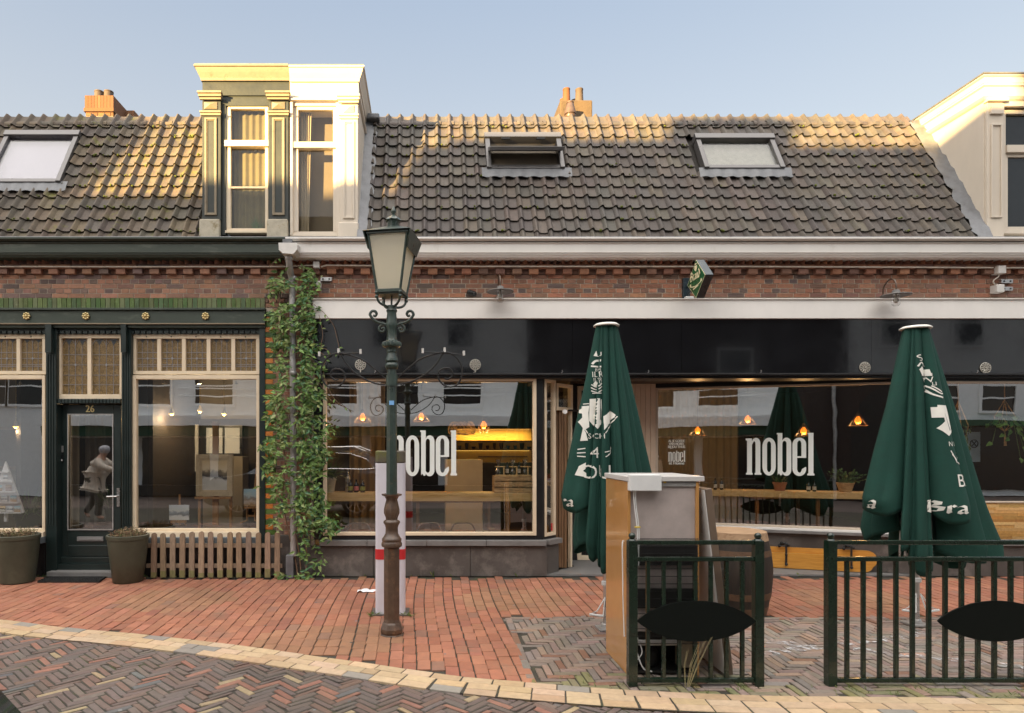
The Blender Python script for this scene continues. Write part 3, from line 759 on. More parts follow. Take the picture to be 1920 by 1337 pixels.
# ---- roofs
E0 = Vector((0, -.15, 4.25)); SL = Vector((0, 1.17, 2.10)).normalized(); SN = Vector((0, -SL.z, SL.y)); RLEN = 2.404
def roofpt(px, py):
    d = Vector(((px-VX)/F, 1, (VY-py)/F)); c = Vector((0, -CAM_D, CAM_H))
    t = (E0-c).dot(SN)/d.dot(SN); p = c+d*t
    return p.x, (p-E0).dot(SL)
def onroof(u, s_, w): 
    p = E0 + SL*s_ + SN*w; return (u, p.y, p.z)
TW, TC = .1785, .2105
TPAL = [(.09,.070,.052),(.105,.083,.06),(.077,.063,.05),(.12,.092,.062),(.094,.08,.064)]
TPALC = [(.080,.066,.056),(.092,.075,.062),(.070,.059,.052),(.10,.082,.065),(.083,.072,.064)]
def roof(parent, x0, x1, m, pal, holes, mossy, seed):
    rnd = random.Random(seed)
    mb = MB(); ms = MB()
    prof = [(0,.0),(.05,.017),(.10,.036),(.17,.049),(.24,.049),(.31,.036),(.37,.015),(.43,.0),(.58,-.004),(.75,-.006),(.90,-.003),(1.0,.004)]
    slip = {(rnd.randint(1,9), rnd.randint(2,40)) for _ in range(14)}
    rows = int(RLEN/TC)+1
    for r in range(rows):
        sag = lambda u: .010*math.sin(u*.9+r*.4+seed)
        x = x0
        while x < x1-.02:
            s0 = r*TC + rnd.uniform(-.007,.007) - .02; s1 = r*TC+TC*1.28
            if (r, int((x-x0)/TW)) in slip: s0 -= rnd.uniform(.012,.035)
            cx, cs = x+TW/2, (s0+s1)/2-.03
            if any(h[0]-.05 < cx < h[1]+.05 and h[2]-.02 < cs < h[3]+.02 for h in holes): x += TW; continue
            lift = .038 + rnd.uniform(-.004,.006); tl = rnd.uniform(-.004,.004); dx = rnd.uniform(-.003,.003)
            w = min(TW, x1-x)
            top, bk, lo = [], [], []
            for (u, h) in prof:
                hh = h*(1+rnd.uniform(-.03,.03)) + tl*(u-.5)
                lead = -.012*math.sin(min(1,u/.43)*PI) if u < .43 else 0
                top.append(onroof(x+u*w+dx, s0+lead+sag(x), lift+hh)); bk.append(onroof(x+u*w+dx, s1, .004+hh*.9)); lo.append(onroof(x+u*w+dx, s0+lead+.004+sag(x), lift+hh-.026))
            n = len(prof); fs = []
            for i in range(n-1): fs.append((i, i+1, n+i+1, n+i)); fs.append((2*n+i, 2*n+i+1, i+1, i))
            c = jit(rnd.choice(pal), .14)
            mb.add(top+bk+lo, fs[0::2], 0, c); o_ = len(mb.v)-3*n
            for q_ in fs[1::2]: mb.f.append([i_+o_ for i_ in q_]); mb.m.append(0); mb.c.append(mixc(c, (.022,.022,.012), .78))  # butt edges darker: shade under each row put into the colour, plus mossy stain
            if rnd.random() < mossy:
                for _ in range(rnd.randint(1,3)):
                    q = onroof(x+w*rnd.uniform(.35,1.0), s0+rnd.uniform(-.004,.03), lift+rnd.uniform(-.012,.006))
                    rr = rnd.uniform(.006,.021); k = len(ms.v)
                    ms.ball(q, rr, 6, 0, (1,1,1), rnd.uniform(.6,1.0))
            x += TW
    # ridge tiles
    x = x0
    while x < x1-.02:
        w = min(.19, x1-x); pts = []
        for i in range(9):
            a = PI*i/8
            pts.append((.085*math.cos(a), .085*math.sin(a)))
        vv = []
        top = onroof(0, RLEN, .0)
        for k, (xx, sc) in enumerate(((x-.012,1.13),(x+.03,1.15),(x+.045,1.0),(x+w,.97))):
            for (a, b) in pts: vv.append((xx, top[1]+.02-a*sc, top[2]-.035+b*sc*.92))
        fs = []
        for k in range(3):
            for i in range(8): fs.append((k*9+i, k*9+i+1, (k+1)*9+i+1, (k+1)*9+i))
        mb.add(vv, fs, 0, jit(rnd.choice(pal), .14)); x += .19
    e, rd = onroof(0, -.02, -.03), onroof(0, RLEN, -.03)
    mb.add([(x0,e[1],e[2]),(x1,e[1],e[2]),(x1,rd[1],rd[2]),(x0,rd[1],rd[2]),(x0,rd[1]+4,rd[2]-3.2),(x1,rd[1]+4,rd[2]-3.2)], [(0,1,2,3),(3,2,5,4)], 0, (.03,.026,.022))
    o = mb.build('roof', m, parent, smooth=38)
    if ms.v: kind(ms.build('moss', M['moss'], o, smooth=60), 'stuff')
    return o
def skyrect(p):
    pts = [roofpt(*q) for q in p]
    return (min(a[0] for a in pts), max(a[0] for a in pts), min(a[1] for a in pts), max(a[1] for a in pts))
r1 = roofpt(136, 305); SK1 = (r1[0]-1.02, r1[0]+.02, roofpt(100,352)[1], roofpt(100,262)[1])
u0 = roofpt(912, 326)[0]; u1 = roofpt(1057, 326)[0]; SK2 = (u0, u1, roofpt(980,326)[1], roofpt(980,266)[1])
u0 = roofpt(1316, 326)[0]; u1 = roofpt(1466, 326)[0]; SK3 = (u0, u1, roofpt(1390,326)[1], roofpt(1390,268)[1])
DL, DM, DR = X(379,-.08), X(543,-.08), X(672,-.08)      # dormer left / party line / right
RDX = X(1846, -.08)
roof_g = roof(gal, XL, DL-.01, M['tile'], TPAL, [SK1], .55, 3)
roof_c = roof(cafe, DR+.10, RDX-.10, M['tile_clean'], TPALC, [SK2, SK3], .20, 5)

def flashing(parent, x0, x1, seed, sb=.0):   # wavy lead strip up the slope
    rnd = random.Random(seed); mb = MB(); n = 26; vv = []
    for i in range(n+1):
        s_ = RLEN*i/n
        a = .02*math.sin(i*1.9+seed)+rnd.uniform(-.008,.008)
        for k in range(5):
            t = k/4
            xx = x0+(x1-x0)*t + (a*(1-t) if seed % 2 else a*t)
            vv.append(onroof(xx, s_, .052+.012*math.sin(i*2.1+k)+.035*(t if seed % 2 else 1-t)+(.012 if (i//9) % 2 else 0)))
    mb.add(vv, [(i*5+k, i*5+k+1, (i+1)*5+k+1, (i+1)*5+k) for i in range(n) for k in range(4)])
    mb.build('lead_flashing', M['lead'], parent, smooth=60)
flashing(cafe, DR-.005, DR+.16, 2)
flashing(cafe, RDX-.17, RDX+.005, 1)
# ridge lead saddle by the dormer
g = MB(); p = onroof(0, RLEN-.02, .08); g.box(DR-.02, DR+.20, p[1]-.10, p[1]+.12, p[2]-.02, p[2]+.06); g.build('lead_saddle', M['lead'], cafe, bevel=.02)

# ---- skylights
def rbox(mb, u0, u1, s0, s1, w0, w1, mat_=0):
    vv = [onroof(u, s_, w) for w in (w0, w1) for (u, s_) in ((u0,s0),(u1,s0),(u1,s1),(u0,s1))]
    mb.add(vv, [(0,3,2,1),(4,5,6,7),(0,1,5,4),(1,2,6,5),(2,3,7,6),(3,0,4,7)], mat_)
M['skyframe'] = mat('skylight_frame', (.13,.125,.125), .35, metal=.5, var=.1)
M['skyboard'] = mat('reveal_lining', (.23,.19,.14), .7)
M['blind'] = mat('pale_blind', (.32,.31,.345), .7, var=.04)
M['blindgrey'] = mat('dusty_blind', (.20,.19,.175), .8, var=.2, vscale=12)
def skylight(parent, rc, pane_back, opened=False):
    u0, u1, s0, s1 = rc; fw = .065
    f = MB()
    rbox(f, u0, u0+fw, s0, s1, .0, .115); rbox(f, u1-fw, u1, s0, s1, .0, .115)
    rbox(f, u0+fw, u1-fw, s0, s0+fw, .0, .10); rbox(f, u0-.01, u1+.01, s1-fw*1.1, s1+.03, .0, .135)
    o = f.build('skylight', M['skyframe'], parent, bevel=.006)
    b = MB(); rbox(b, u0+fw*.9, u1-fw*.9, s0+fw*.9, s1-fw*.9, .0, .02); b.build('blind', M['skyboard'] if opened else pane_back, o)
    ap = MB(); n = 60; vv = []                                # pleated apron under the window
    for i in range(n+1):
        u = u0-.07+(u1-u0+.16)*i/n
        wv = .006*math.sin(u*2*PI/TW)
        vv += [onroof(u, s0+.02, .085), onroof(u, s0-.06, .078+wv), onroof(u, s0-.14, .066+wv*1.6)]
    ap.add(vv, [(i*3+k, i*3+k+1, (i+1)*3+k+1, (i+1)*3+k) for i in range(n) for k in range(2)])
    ap.build('apron', M['lead'], o, smooth=60)
    if not opened:
        p = MB(); rbox(p, u0+fw, u1-fw, s0+fw, s1-fw, .075, .083); p.build('pane', M['skypane'] if pane_back is M['blind'] else M['glassdark'], o)
    else:
        # centre-pivot sash swung out at the bottom
        sm = (s0+s1)/2+.05; H = (s1-s0)/2-.01; ang = R(38)
        s_ = MB(); fw2 = .05
        def sp(u, t, w):   # t along sash from top (-H) to bottom(+H)
            return onroof(u, sm - t*math.cos(ang) + w*math.sin(ang), .10 + t*math.sin(ang)+ w*math.cos(ang))
        def sbox(mb, ua, ub, ta, tb, wa, wb):
            vv = [sp(u, t, w) for w in (wa, wb) for (u, t) in ((ua,ta),(ub,ta),(ub,tb),(ua,tb))]
            mb.add(vv, [(0,3,2,1),(4,5,6,7),(0,1,5,4),(1,2,6,5),(2,3,7,6),(3,0,4,7)])
        a, b_ = u0+.03, u1-.03
        sbox(s_, a, a+fw2, -H*.2, H, -.03, .02); sbox(s_, b_-fw2, b_, -H*.2, H, -.03, .02); sbox(s_, a+fw2, b_-fw2, H-fw2, H, -.03, .02); sbox(s_, a+fw2, b_-fw2, -H*.2, -H*.2+fw2, -.03, .02)
        s_.build('sash', M['skyframe'], o, bevel=.004)
        p = MB(); sbox(p, a+fw2, b_-fw2, -H*.2+fw2, H-fw2, -.012, -.004); p.build('pane', M['blindgrey'], o)
        vv = MB()
        for k in (.27, .73): vv.box(u0+(u1-u0)*k-.06, u0+(u1-u0)*k+.06, onroof(0, s1-.12, .12)[1]-.02, onroof(0, s1-.12, .12)[1]+.01, onroof(0, s1-.12, .12)[2], onroof(0, s1-.12, .12)[2]+.03)
        vv.build('vent_catch', M['iron'], o)
skylight(roof_g, SK1, M['blind']); skylight(roof_c, SK2, M['blindgrey'], True); skylight(roof_c, SK3, M['blindgrey'])

# ---- gutters / cornices (stepped profile extruded along the street)
def cornice(parent, name, x0, x1, m, yf=-.30):
    zt, zb = Z(445, yf), Z(480, yf+.04)
    g = MB()
    pr = [(0.0,zb),(-.20,zb),(-.21,zb+.016),(-.225,zb+.03),(-.225,zb+.045),(-.24,zb+.05),(-.24,zb+.155),(-.255,zb+.165),(-.255,zb+.185),(-.27,zb+.195),(-.30,zb+.225),(-.30,zt-.015),(-.285,zt),(-.255,zt),(-.255,zt-.05),(.0,zt-.05)]
    n = len(pr)
    tri = tessellate_polygon([[Vector((p[0], p[1], 0)) for p in pr]])
    g.add([(x0, p[0]+(yf+.30), p[1]) for p in pr]+[(x1, p[0]+(yf+.30), p[1]) for p in pr], [tuple(t) for t in tri]+[tuple(q+n for q in reversed(t)) for t in tri]+[(i,(i+1) % n,(i+1) % n+n,i+n) for i in range(n)])
    o = g.build(name, m, parent)
    l = MB(); l.tube([(x0, yf+.012, zt+.004),(x1, yf+.012, zt+.004)], .011, 8); l.build('gutter_lip', M['lead'], o, smooth=60)
    return o
cornice(gal, 'cornice', XL, SPLIT-.002, M['greencor'], -.30)
cornice(cafe, 'cornice', SPLIT+.002, XR, M['white'], -.30)

# ---- dormers
def sweep(parent, name, prof, x0, x1, yf, yb, m, left, right, xa=None, xb=None, nm=None):
    """moulding carried round a box: prof of (out,z); left/right tell which returns exist"""
    g = MB(); rows = []
    for (o, z) in prof:
        row = []
        if left: row += [(x0-o, yb, z), (x0-o, yf-o, z)]
        else: row += [(xa if xa is not None else x0, yf-o, z)]
        if right: row += [(x1+o, yf-o, z), (x1+o, yb, z)]
        else: row += [(xb if xb is not None else x1, yf-o, z)]
        rows.append(row)
    k = len(rows[0]); vv = [p for r_ in rows for p in r_]
    fs = []
    for i in range(len(rows)-1):
        for j in range(k-1): fs.append((i*k+j, i*k+j+1, (i+1)*k+j+1, (i+1)*k+j))
    fs.append(tuple(reversed(range((len(rows)-1)*k, len(rows)*k)))); fs.append(tuple(range(k)))
    g.add(vv, fs); return g.build(name, m, parent)
YF, YB = -.08, 1.10
zc = lambda py, y=YF: Z(py, y)
CP = [(.012, zc(152)),(.018, zc(149)),(.02, zc(147.5)),(.028, zc(145)),(.047, zc(139)),(.062, zc(133.5)),(.065, zc(131.5)),(.082, zc(130)),(.082, zc(127.5)),(.012, zc(127.4))]
# green half (gallery)
zb0 = 4.27
dg = MB(); 
dg.box(DL, X(414,YF), YF+.012, YB, zb0, zc(178)); dg.box(X(503,YF), DM-.002, YF+.012, YB, zb0, zc(178)); dg.box(DL, DM-.002, YF+.012, YB, zc(178)+.001, zc(126))
dg.box(X(414,YF)+.001, X(503,YF)-.001, YF+.03, YB, zc(196), zc(178)-.001)
dormer_g = dg.build('dormer', M['grdormer'], gal)
sweep(dormer_g, 'dormer_cornice', CP, DL, DM-.002, YF, YB, M['creamtrim'], True, False)
dw = MB(); dw.box(DM+.002, X(549,YF), YF+.014, YB, zb0, zc(182)); dw.box(X(630,YF), DR, YF+.012, YB, zb0, zc(182)); dw.box(DM+.002, DR, YF+.012, YB, zc(182)+.001, zc(128))
dw.box(X(549,YF)+.001, X(630,YF)-.001, YF+.03, YB, zc(196), zc(182)-.001)
dormer_w = dw.build('dormer', M['offwhite'], cafe)
CPW = [(o, z-.012) for (o, z) in CP]
sweep(dormer_w, 'dormer_cornice', CPW, DM+.002, DR, YF, YB, M['offwhite'], False, True)
# lower side moulding of the white cheek
sweep(dormer_w, 'side_moulding', [(.012,zc(190)),(.03,zc(187)),(.03,zc(184)),(.012,zc(183))], DR-.3, DR, YF+.02, YB, M['offwhite'], False, True)
rf = MB(); rf.box(DL-.075, DM-.004, YF-.075, YB+.2, zc(127.4)+.002, zc(127.4)+.016); rf.build('roof_edge', M['lead'], dormer_g)
rf = MB(); rf.box(DM+.004, DR+.075, YF-.075, YB+.2, zc(127.4)-.008, zc(127.4)+.006); rf.build('roof_edge', M['lead'], dormer_w)

def pilaster(parent, a, b, white, dy=0, rad=.0):
    """a,b: pixel edges of the shaft; dy shifts it down; parts of one pilaster are one mesh per colour"""
    base = M['offwhite'] if white else M['grdormer']; trim = M['offwhite'] if white else M['creamtrim']
    s = MB(); s.pbox(a, b, 190+dy, 413+dy, YF-.02, YF+.011); o = s.build('pilaster', base, parent, bevel=.004)
    t = MB()
    for (l, y0, y1, pr) in ((5,177,181,.095),(4,181,186,.075),(2.5,186,190,.05),(2.5,211,214.5,.055),(1.5,214.5,219,.04)):
        t.box(X(a-l,YF), X(b+l,YF), YF-pr, YF-.0205, zc(y1+dy)+.0005, zc(y0+dy))
    w = (b-a); pa, pb = a+w*.18, b-w*.18
    x0, x1, z0, z1 = X(pa,YF), X(pb,YF), zc(405+dy), zc(223+dy)
    t.frame(x0, x1, z0, z1, YF-.038, YF-.0205, .022)
    t.frame(x0+.022, x1-.022, z0+.022, z1-.022, YF-.03, YF-.0205, .012)
    # pyramid boss
    cx, cz = X((a+b)/2,YF), zc(200+dy); hw, hh = .085 if not white else .07, .045
    t.add([(cx-hw,YF-.03,cz-hh),(cx+hw,YF-.03,cz-hh),(cx+hw,YF-.03,cz+hh),(cx-hw,YF-.03,cz+hh),(cx,YF-.065,cz),(cx-hw,YF-.0205,cz-hh),(cx+hw,YF-.0205,cz-hh),(cx+hw,YF-.0205,cz+hh),(cx-hw,YF-.0205,cz+hh)],
          [(0,1,4),(1,2,4),(2,3,4),(3,0,4),(5,6,1,0),(6,7,2,1),(7,8,3,2),(8,5,0,3)])
    t.build('pilaster_trim', trim, parent, bevel=.003)
    bs = MB(); bs.box(X(a-3,YF), X(b+(0 if not white else 2),YF), YF-.06, YF+.01, zb0, zc(413+dy)-.001)
    bs.build('base_block', M['offwhite'] if white else M['stonebase'], parent, bevel=.015)
pilaster(dormer_g, 379, 414, False)
pilaster(dormer_g, 505, 541, False)
pilaster(dormer_w, 638, 671, True, 6)
g = MB()
g.pbox(546, 632, 183, 187, YF-.03, YF+.012); g.pbox(544, 548.5, 187, 440, YF-.0, YF+.02)
g.build('architrave', M['offwhite'], dormer_w)

M['dormerroom'] = mat('dormer_room', (.13,.10,.065), .8)
def dormer_window(parent, a, b, top, bot, mid, p0, p1, bar=None, m=M['cream'], curtain=True, plant=False, seed=1):
    y0, y1 = YF+.05, YF+.11
    f = MB(); f.box(X(a,y0), X(b,y0), y0, y1, Z(bot,y0), Z(bot-9,y0)); f.box(X(a,y0), X(p0,y0), y0, y1, Z(bot-9,y0)+.0005, Z(top,y0)); f.box(X(p1,y0), X(b,y0), y0, y1, Z(bot-9,y0)+.0005, Z(top,y0))
    f.box(X(p0,y0)+.0005, X(p1,y0)-.0005, y0, y1, Z(top+8,y0), Z(top,y0)); f.box(X(a-2,y0), X(b+2,y0), y0-.035, y0-.0005, Z(mid+12,y0), Z(mid+1,y0)); f.box(X(p0,y0)+.0005, X(p1,y0)-.0005, y0, y1, Z(mid+12,y0), Z(mid,y0))
    if bar: f.box(X(p0,y0)+.0005, X(p1,y0)-.0005, y0, y1-.02, Z(bar+2.5,y0), Z(bar-1.5,y0))
    f.box(X(a-1,y0), X(b+1,y0), y0-.03, y0-.0005, Z(bot+1,y0), Z(bot-4,y0))
    o = f.build('window', m, parent, bevel=.004)
    yp = y0+.03
    for (q0, q1) in ((top+8, mid),(mid+12, bot-9)):
        p = MB(); p.add([(X(p0,y0)-.003,yp,Z(q1,y0)-.003),(X(p1,y0)+.003,yp,Z(q1,y0)-.003),(X(p1,y0)+.003,yp,Z(q0,y0)+.003),(X(p0,y0)-.003,yp,Z(q0,y0)+.003)], [(0,1,2,3)]); p.build('pane', M['glassdark'], o)
    bx = MB(); X0, X1, zz0, zz1 = X(a,y0)+.01, X(b,y0)-.01, Z(bot,y0)+.01, Z(top,y0)-.01
    bx.add([(X0,y1,zz0),(X1,y1,zz0),(X1,y1,zz1),(X0,y1,zz1),(X0,y1+.22,zz0),(X1,y1+.22,zz0),(X1,y1+.22,zz1),(X0,y1+.22,zz1)], [(4,5,6,7),(0,4,7,3),(1,2,6,5),(0,1,5,4),(3,7,6,2)]); bx.build('room', M['dormerroom'], parent)
    c = MB(); rnd = random.Random(seed); n = 50; vv = []
    xa, xb = X(p0,y0)+.01, X(p1,y0)-.01
    rng = [(0,1)] if curtain == 'full' else [(0,.33)]
    for (ta, tb) in rng:
        for i in range(n+1):
            t = ta+(tb-ta)*i/n; xx = xa+(xb-xa)*t; yy = y1+.06+.010*math.sin(i*.62+rnd.uniform(-.25,.25))
            sq = .75 if curtain != 'full' else 1
            vv += [(xa+(xx-xa)*sq, yy, zz0+.02), (xx, yy, zz1-.02)]
    c.add(vv, [(2*i, 2*i+2, 2*i+3, 2*i+1) for i in range(n)]); c.build('curtain', M['dormercurtain'] if curtain == 'full' else M['curtain'], o, smooth=60)
    if plant:
        l = MB()
        for _ in range(60):
            a_ = rnd.uniform(0, 2*PI); h = rnd.uniform(.08,.2); cx = xa+.30; z0 = zz0+.07
            l.add([(cx-.006,y1+.04,z0),(cx+.006,y1+.04,z0),(cx+math.cos(a_)*h*.7,y1+.04+math.sin(a_)*.03,z0+h*abs(math.sin(a_))+.03)], [(0,1,2)], 0, jit((.05,.09,.03),.3))
        l.build('plant', M['leaf'], o)
dormer_window(dormer_g, 424, 503, 196, 437, 264, 432.5, 497, 351, M['cream'], 'full', True, 3)
dormer_window(dormer_w, 549, 631, 198, 443, 267, 559, 624.5, None, M['offwhite'], True, False, 9)
g = MB(); g.pbox(415, 423, 183, 440, YF+.025, YF+.12); g.build('window_jamb', M['grdormer'], dormer_g)

# right-hand dormer
dr = MB(); dr.box(RDX, RDX+.20, YF+.012, YB, zb0, Z(186,YF)); dr.box(RDX, RDX+2.2, YF+.012, YB, Z(186,YF)+.001, Z(146,YF)); dr.box(RDX+.201, RDX+2.2, YF+.14, YB, zb0, Z(186,YF))
dormer_r = dr.build('dormer', M['offwhite'], cafe)
z = lambda py: Z(py, YF)
sweep(dormer_r, 'dormer_cornice', [(.01,z(190)),(.03,z(188)),(.05,z(184)),(.05,z(181)),(.025,z(180)),(.025,z(165)),(.045,z(163)),(.045,z(160)),(.05,z(159)),(.05,z(149)),(.07,z(147)),(.07,z(145)),(.01,z(144.9))], RDX, RDX+2.2, YF, YB, M['offwhite'], True, False)
g = MB(); g.box(RDX-.085, RDX+2.2, YF-.085, YB+.3, z(144.9)+.002, z(144.9)+.02); g.build('roof_edge', M['lead'], dormer_r)
pl = MB(); a0 = X(1848,YF); a1 = X(1879,YF)
pl.box(a0, a1, YF-.025, YF+.011, zb0, z(194)); pl.box(a0-.02, a1+.03, YF-.07, YF+.011, z(194)+.0005, z(187)); pl.box(a0+.03, a1-.02, YF-.055, YF-.0255, z(217), z(203))
pl.frame(a0+.04, a1-.03, z(410), z(235), YF-.045, YF-.0255, .02)
pl.build('pilaster', M['offwhite'], dormer_r, bevel=.004)
wx0, wx1 = X(1881,YF)+.02, X(1881,YF)+1.1
f = MB(); f.frame(wx0, wx1, z(436), z(203), YF+.04, YF+.12, .05); f.box(wx0+.0505, wx1-.0505, YF+.02, YF+.12, z(284), z(270)); f.frame(wx0+.0505, wx1-.0505, z(436)+.0505, z(284)-.0005, YF+.06, YF+.11, .045)
f.box(wx0-.02, wx1, YF-.01, YF+.039, z(200), z(190)-.002)
ow = f.build('window', M['offwhite'], dormer_r, bevel=.004)
p = MB(); p.box(wx0+.05, wx1-.05, YF+.085, YF+.09, z(436)+.05, z(203)-.05); p.build('pane', M['opdark'], ow)

# ---- chimneys
def chimney_pot(parent, cx, cy, z0, h, r, m):
    g = MB(); g.lathe([(r*1.08,z0),(r*1.05,z0+.02),(r*.98,z0+h*.5),(r*.93,z0+h-.02),(r*.99,z0+h-.015),(r*.99,z0+h),(r*.8,z0+h),(r*.8,z0+h-.1)], cx, cy, 18); g.build('chimney_pot', m, parent, smooth=40)
M['potgrey'] = mat('clay_pot_grey', (.09,.065,.05), .8, var=.2, vscale=10); M['potorange'] = mat('clay_pot_orange', (.16,.06,.025), .8, var=.2, vscale=10)
M['chimrender'] = mat('chimney_render', (.10,.068,.04), .9, var=.25, vscale=8, bump=.5, bscale=40, col2=(.055,.042,.03), mscale=4, mthr=.55)
yC = 1.5; cx0, cx1 = X(159,yC), X(212,yC); zt = Z(179,yC); zm = Z(203,yC)
g = MB(); CB = [(.16,.072,.032),(.145,.062,.028),(.18,.088,.04),(.13,.053,.025)]
x = cx0
while x < cx1-.01:
    g.box(x, x+.052, yC, yC+.55, zm+.004, zt, 0, jit(random.choice(CB), .1)); x += (cx1-cx0)/9
g.box(cx0-.012, cx1+.012, yC-.012, yC+.562, zm-.052, zm, 0, jit(CB[0], .1))
brickwall(g, cx0+.01, cx1-.01, 5.6, zm-.054, yC+.01, CB, .06, .2, True, .5)
for i in range(11):
    for k in range(4): g.box(cx1-.009, cx1-.002, yC+.012+k*.13, yC+.012+k*.13+.12, zm-.054-.06*(i+1)+.005, zm-.054-.06*i-.004, 0, jit(random.choice(CB), .12))
ch = g.build('chimney', M['brick'], gal)
g = MB(); g.box(cx0+.006, cx1-.006, yC+.018, yC+.54, 5.5, zt-.006); g.build('chimney_core', M['mortar'], ch)
g = MB(); g.box(cx0+.0, cx1+.14, yC+.40, yC+.9, 5.6, zt-.02, 0, CB[0]); g.build('rear_stack', M['brick'], ch)
chimney_pot(ch, X(186,yC+.2), yC+.2, zt-.004, .17, .072, M['potgrey']); chimney_pot(ch, X(204,yC+.2), yC+.2, zt-.004, .17, .072, M['potgrey']); chimney_pot(ch, X(218,yC+.6), yC+.62, zt-.01, .13, .072, M['potgrey'])
yC = 1.62; cx0, cx1 = X(1050,yC), X(1111,yC); zt = Z(187,yC)
g = MB(); g.box(cx0, cx1, yC, yC+.46, 5.5, zt); ch = g.build('chimney', M['chimrender'], cafe, bevel=.02)
for (px_, dy, h, r_, mm) in ((1062,.13,.24,.058,'potorange'),(1056,.36,.20,.055,'potorange'),(1086,.13,.235,.062,'potgrey'),(1077,.36,.19,.05,'potgrey')):
    chimney_pot(ch, X(px_,yC+dy), yC+dy, zt-.004, h, r_, M[mm])
yf = 1.42; fx = X(1069,yf); zf = Z(192,yf)
g = MB(); g.lathe([(.075,5.9),(.075,zf-.26),(.085,zf-.25),(.092,zf-.24),(.092,zf-.21),(.075,zf-.20),(.075,zf-.19),(.088,zf-.185),(.088,zf-.16),(.05,zf-.02),(.056,zf-.015),(.056,zf),(.0001,zf)], fx, yf, 18); g.build('flue', M['lampbrown'], cafe, smooth=35)

# ================================================================ GALLERY SHOPFRONT
# pillar of brick between the shops
PIL = MB()
zt, z0 = Z(558,0)-.0, Z(1003,0)
brickwall(PIL, X(511,0), X(580,0), z0, Z(558,0)-.131, .0, BRKL)
ORG = [(.50,.17,.035),(.46,.15,.03),(.54,.20,.05)]; GRN = [(.07,.125,.03),(.09,.15,.04),(.055,.105,.03)]
brickwall(PIL, SPLIT+.003, X(590,0), Z(558,0)-.131, Z(558,0), .0, BRK)
o = PIL.build('brick_pillar', M['brick'], gal)
g = MB(); g.box(X(496,0), X(590,0), .006, .3, 0, Z(557,0)); g.build('pillar_core', M['mortar'], gal)
g = MB(); zz = z0; i = 0
while zz < Z(578,0)-.06:
    wdt = .10 if i % 2 else .135
    g.box(X(497.5,0), X(497.5,0)+wdt, -.006, .08, zz+.005, zz+.062, 0, jit(random.choice(GRN if i % 2 == 0 else ORG), .15))
    zz += .0672; i += 1
g.build('glazed_quoins', M['glazed'], gal)
g = MB(); g.box(X(497,-.02), X(582,-.02), -.03, .1, 0, z0-.004); g.build('pillar_foot', M['stone'], gal, bevel=.008)
# green glazed soldier course
g = MB(); x = XL; z1s, z0s = Z(558,-.02)-.004, Z(577,-.02)
while x < X(496,0):
    c = jit(random.choice([(.085,.125,.035),(.115,.155,.055),(.06,.105,.03),(.13,.15,.07),(.075,.115,.05)]), .18)
    g.box(x, x+.055, -.012, .08, z0s, z1s, 0, c); x += .0625
g.build('soldier_course', M['glazed'], gal)
# beam with rosettes
def rosette(parent, cx, z, y, r, m, petals=8, centre=True):
    g = MB()
    for k in range(petals):
        a = 2*PI*k/petals
        g.ball((cx+r*.68*math.cos(a), y, z+r*.68*math.sin(a)), r*.30, 8)
    g.ball((cx, y-.01, z), r*.34, 10)
    g.lathe([(r*.5,0),(r*.5,.012)], 0, 0, 16)
    g.v[-32:] = [(cx+v[0], y-v[2]+.014, z+v[1]) for v in g.v[-32:]]
    return g.build('rosette', m, parent, smooth=50)
yb = -.06
b = MB(); b.box(XL, X(497,yb), yb, .3, Z(606,yb), Z(582,yb)); b.box(XL, X(497.5,yb), yb-.03, .3, Z(582,yb)+.0005, Z(577,yb)-.004); b.box(XL, X(497,yb), yb+.02, .3, Z(614,yb), Z(606,yb)-.0005)
beam = b.build('shopfront_beam', M['greencor'], gal, bevel=.004)
g = MB(); g.box(XL, X(497,yb), yb-.018, yb+.019, Z(608,yb), Z(606,yb)-.0005); g.build('bead', M['creamtrim'], beam)
for px_ in (51, 162, 274, 386): rosette(beam, X(px_,yb), Z(593,yb), yb-.016, .052, M['gold'])
rosette(beam, X(-60,yb), Z(593,yb), yb-.016, .052, M['gold'])
g = MB()                                                         # small dentils under the beam
x = XL
yq = .03
while x < X(488,yq):
    g.box(x, x+.055, yq-.028, yq+.03, Z(626,yq), Z(621,yq)); x += .075
g.box(XL, X(488,yq), yq, .3, Z(621,yq)+.0005, Z(612,yq)); g.build('dentil_strip', M['green'], gal)
# posts
for (a, c) in ((86,106),(228,246)):
    p = MB(); y0 = -.01
    p.pbox(a, c, 608, 1080, y0, .14)
    for k in range(4):
        w = (c-a)/4; p.pbox(a+w*k+w*.22, a+w*k+w*.78, 664, 985, y0-.012, y0-.0005)
    po = p.build('post', M['green'], gal, bevel=.004)
    k_ = MB(); k_.prism([(X(a-1,-.09),Z(660,-.09)),(X(a-1,-.09)+.001,Z(609,-.09)),(X(c-11,-.09),Z(609,-.09)),(X(c-11,-.09),Z(660,-.09))], -.09, -.024); k_.build('bracket', M['green'], po, bevel=.006)
p = MB(); p.pbox(486, 497, 608, 1023, -.02, .16); p.build('post', M['green'], gal, bevel=.004)
p = MB(); p.box(XL, X(86,.05)-.0, .12, .3, 0, Z(1080,.0)+.3); p.build('base_board', M['black'], gal)
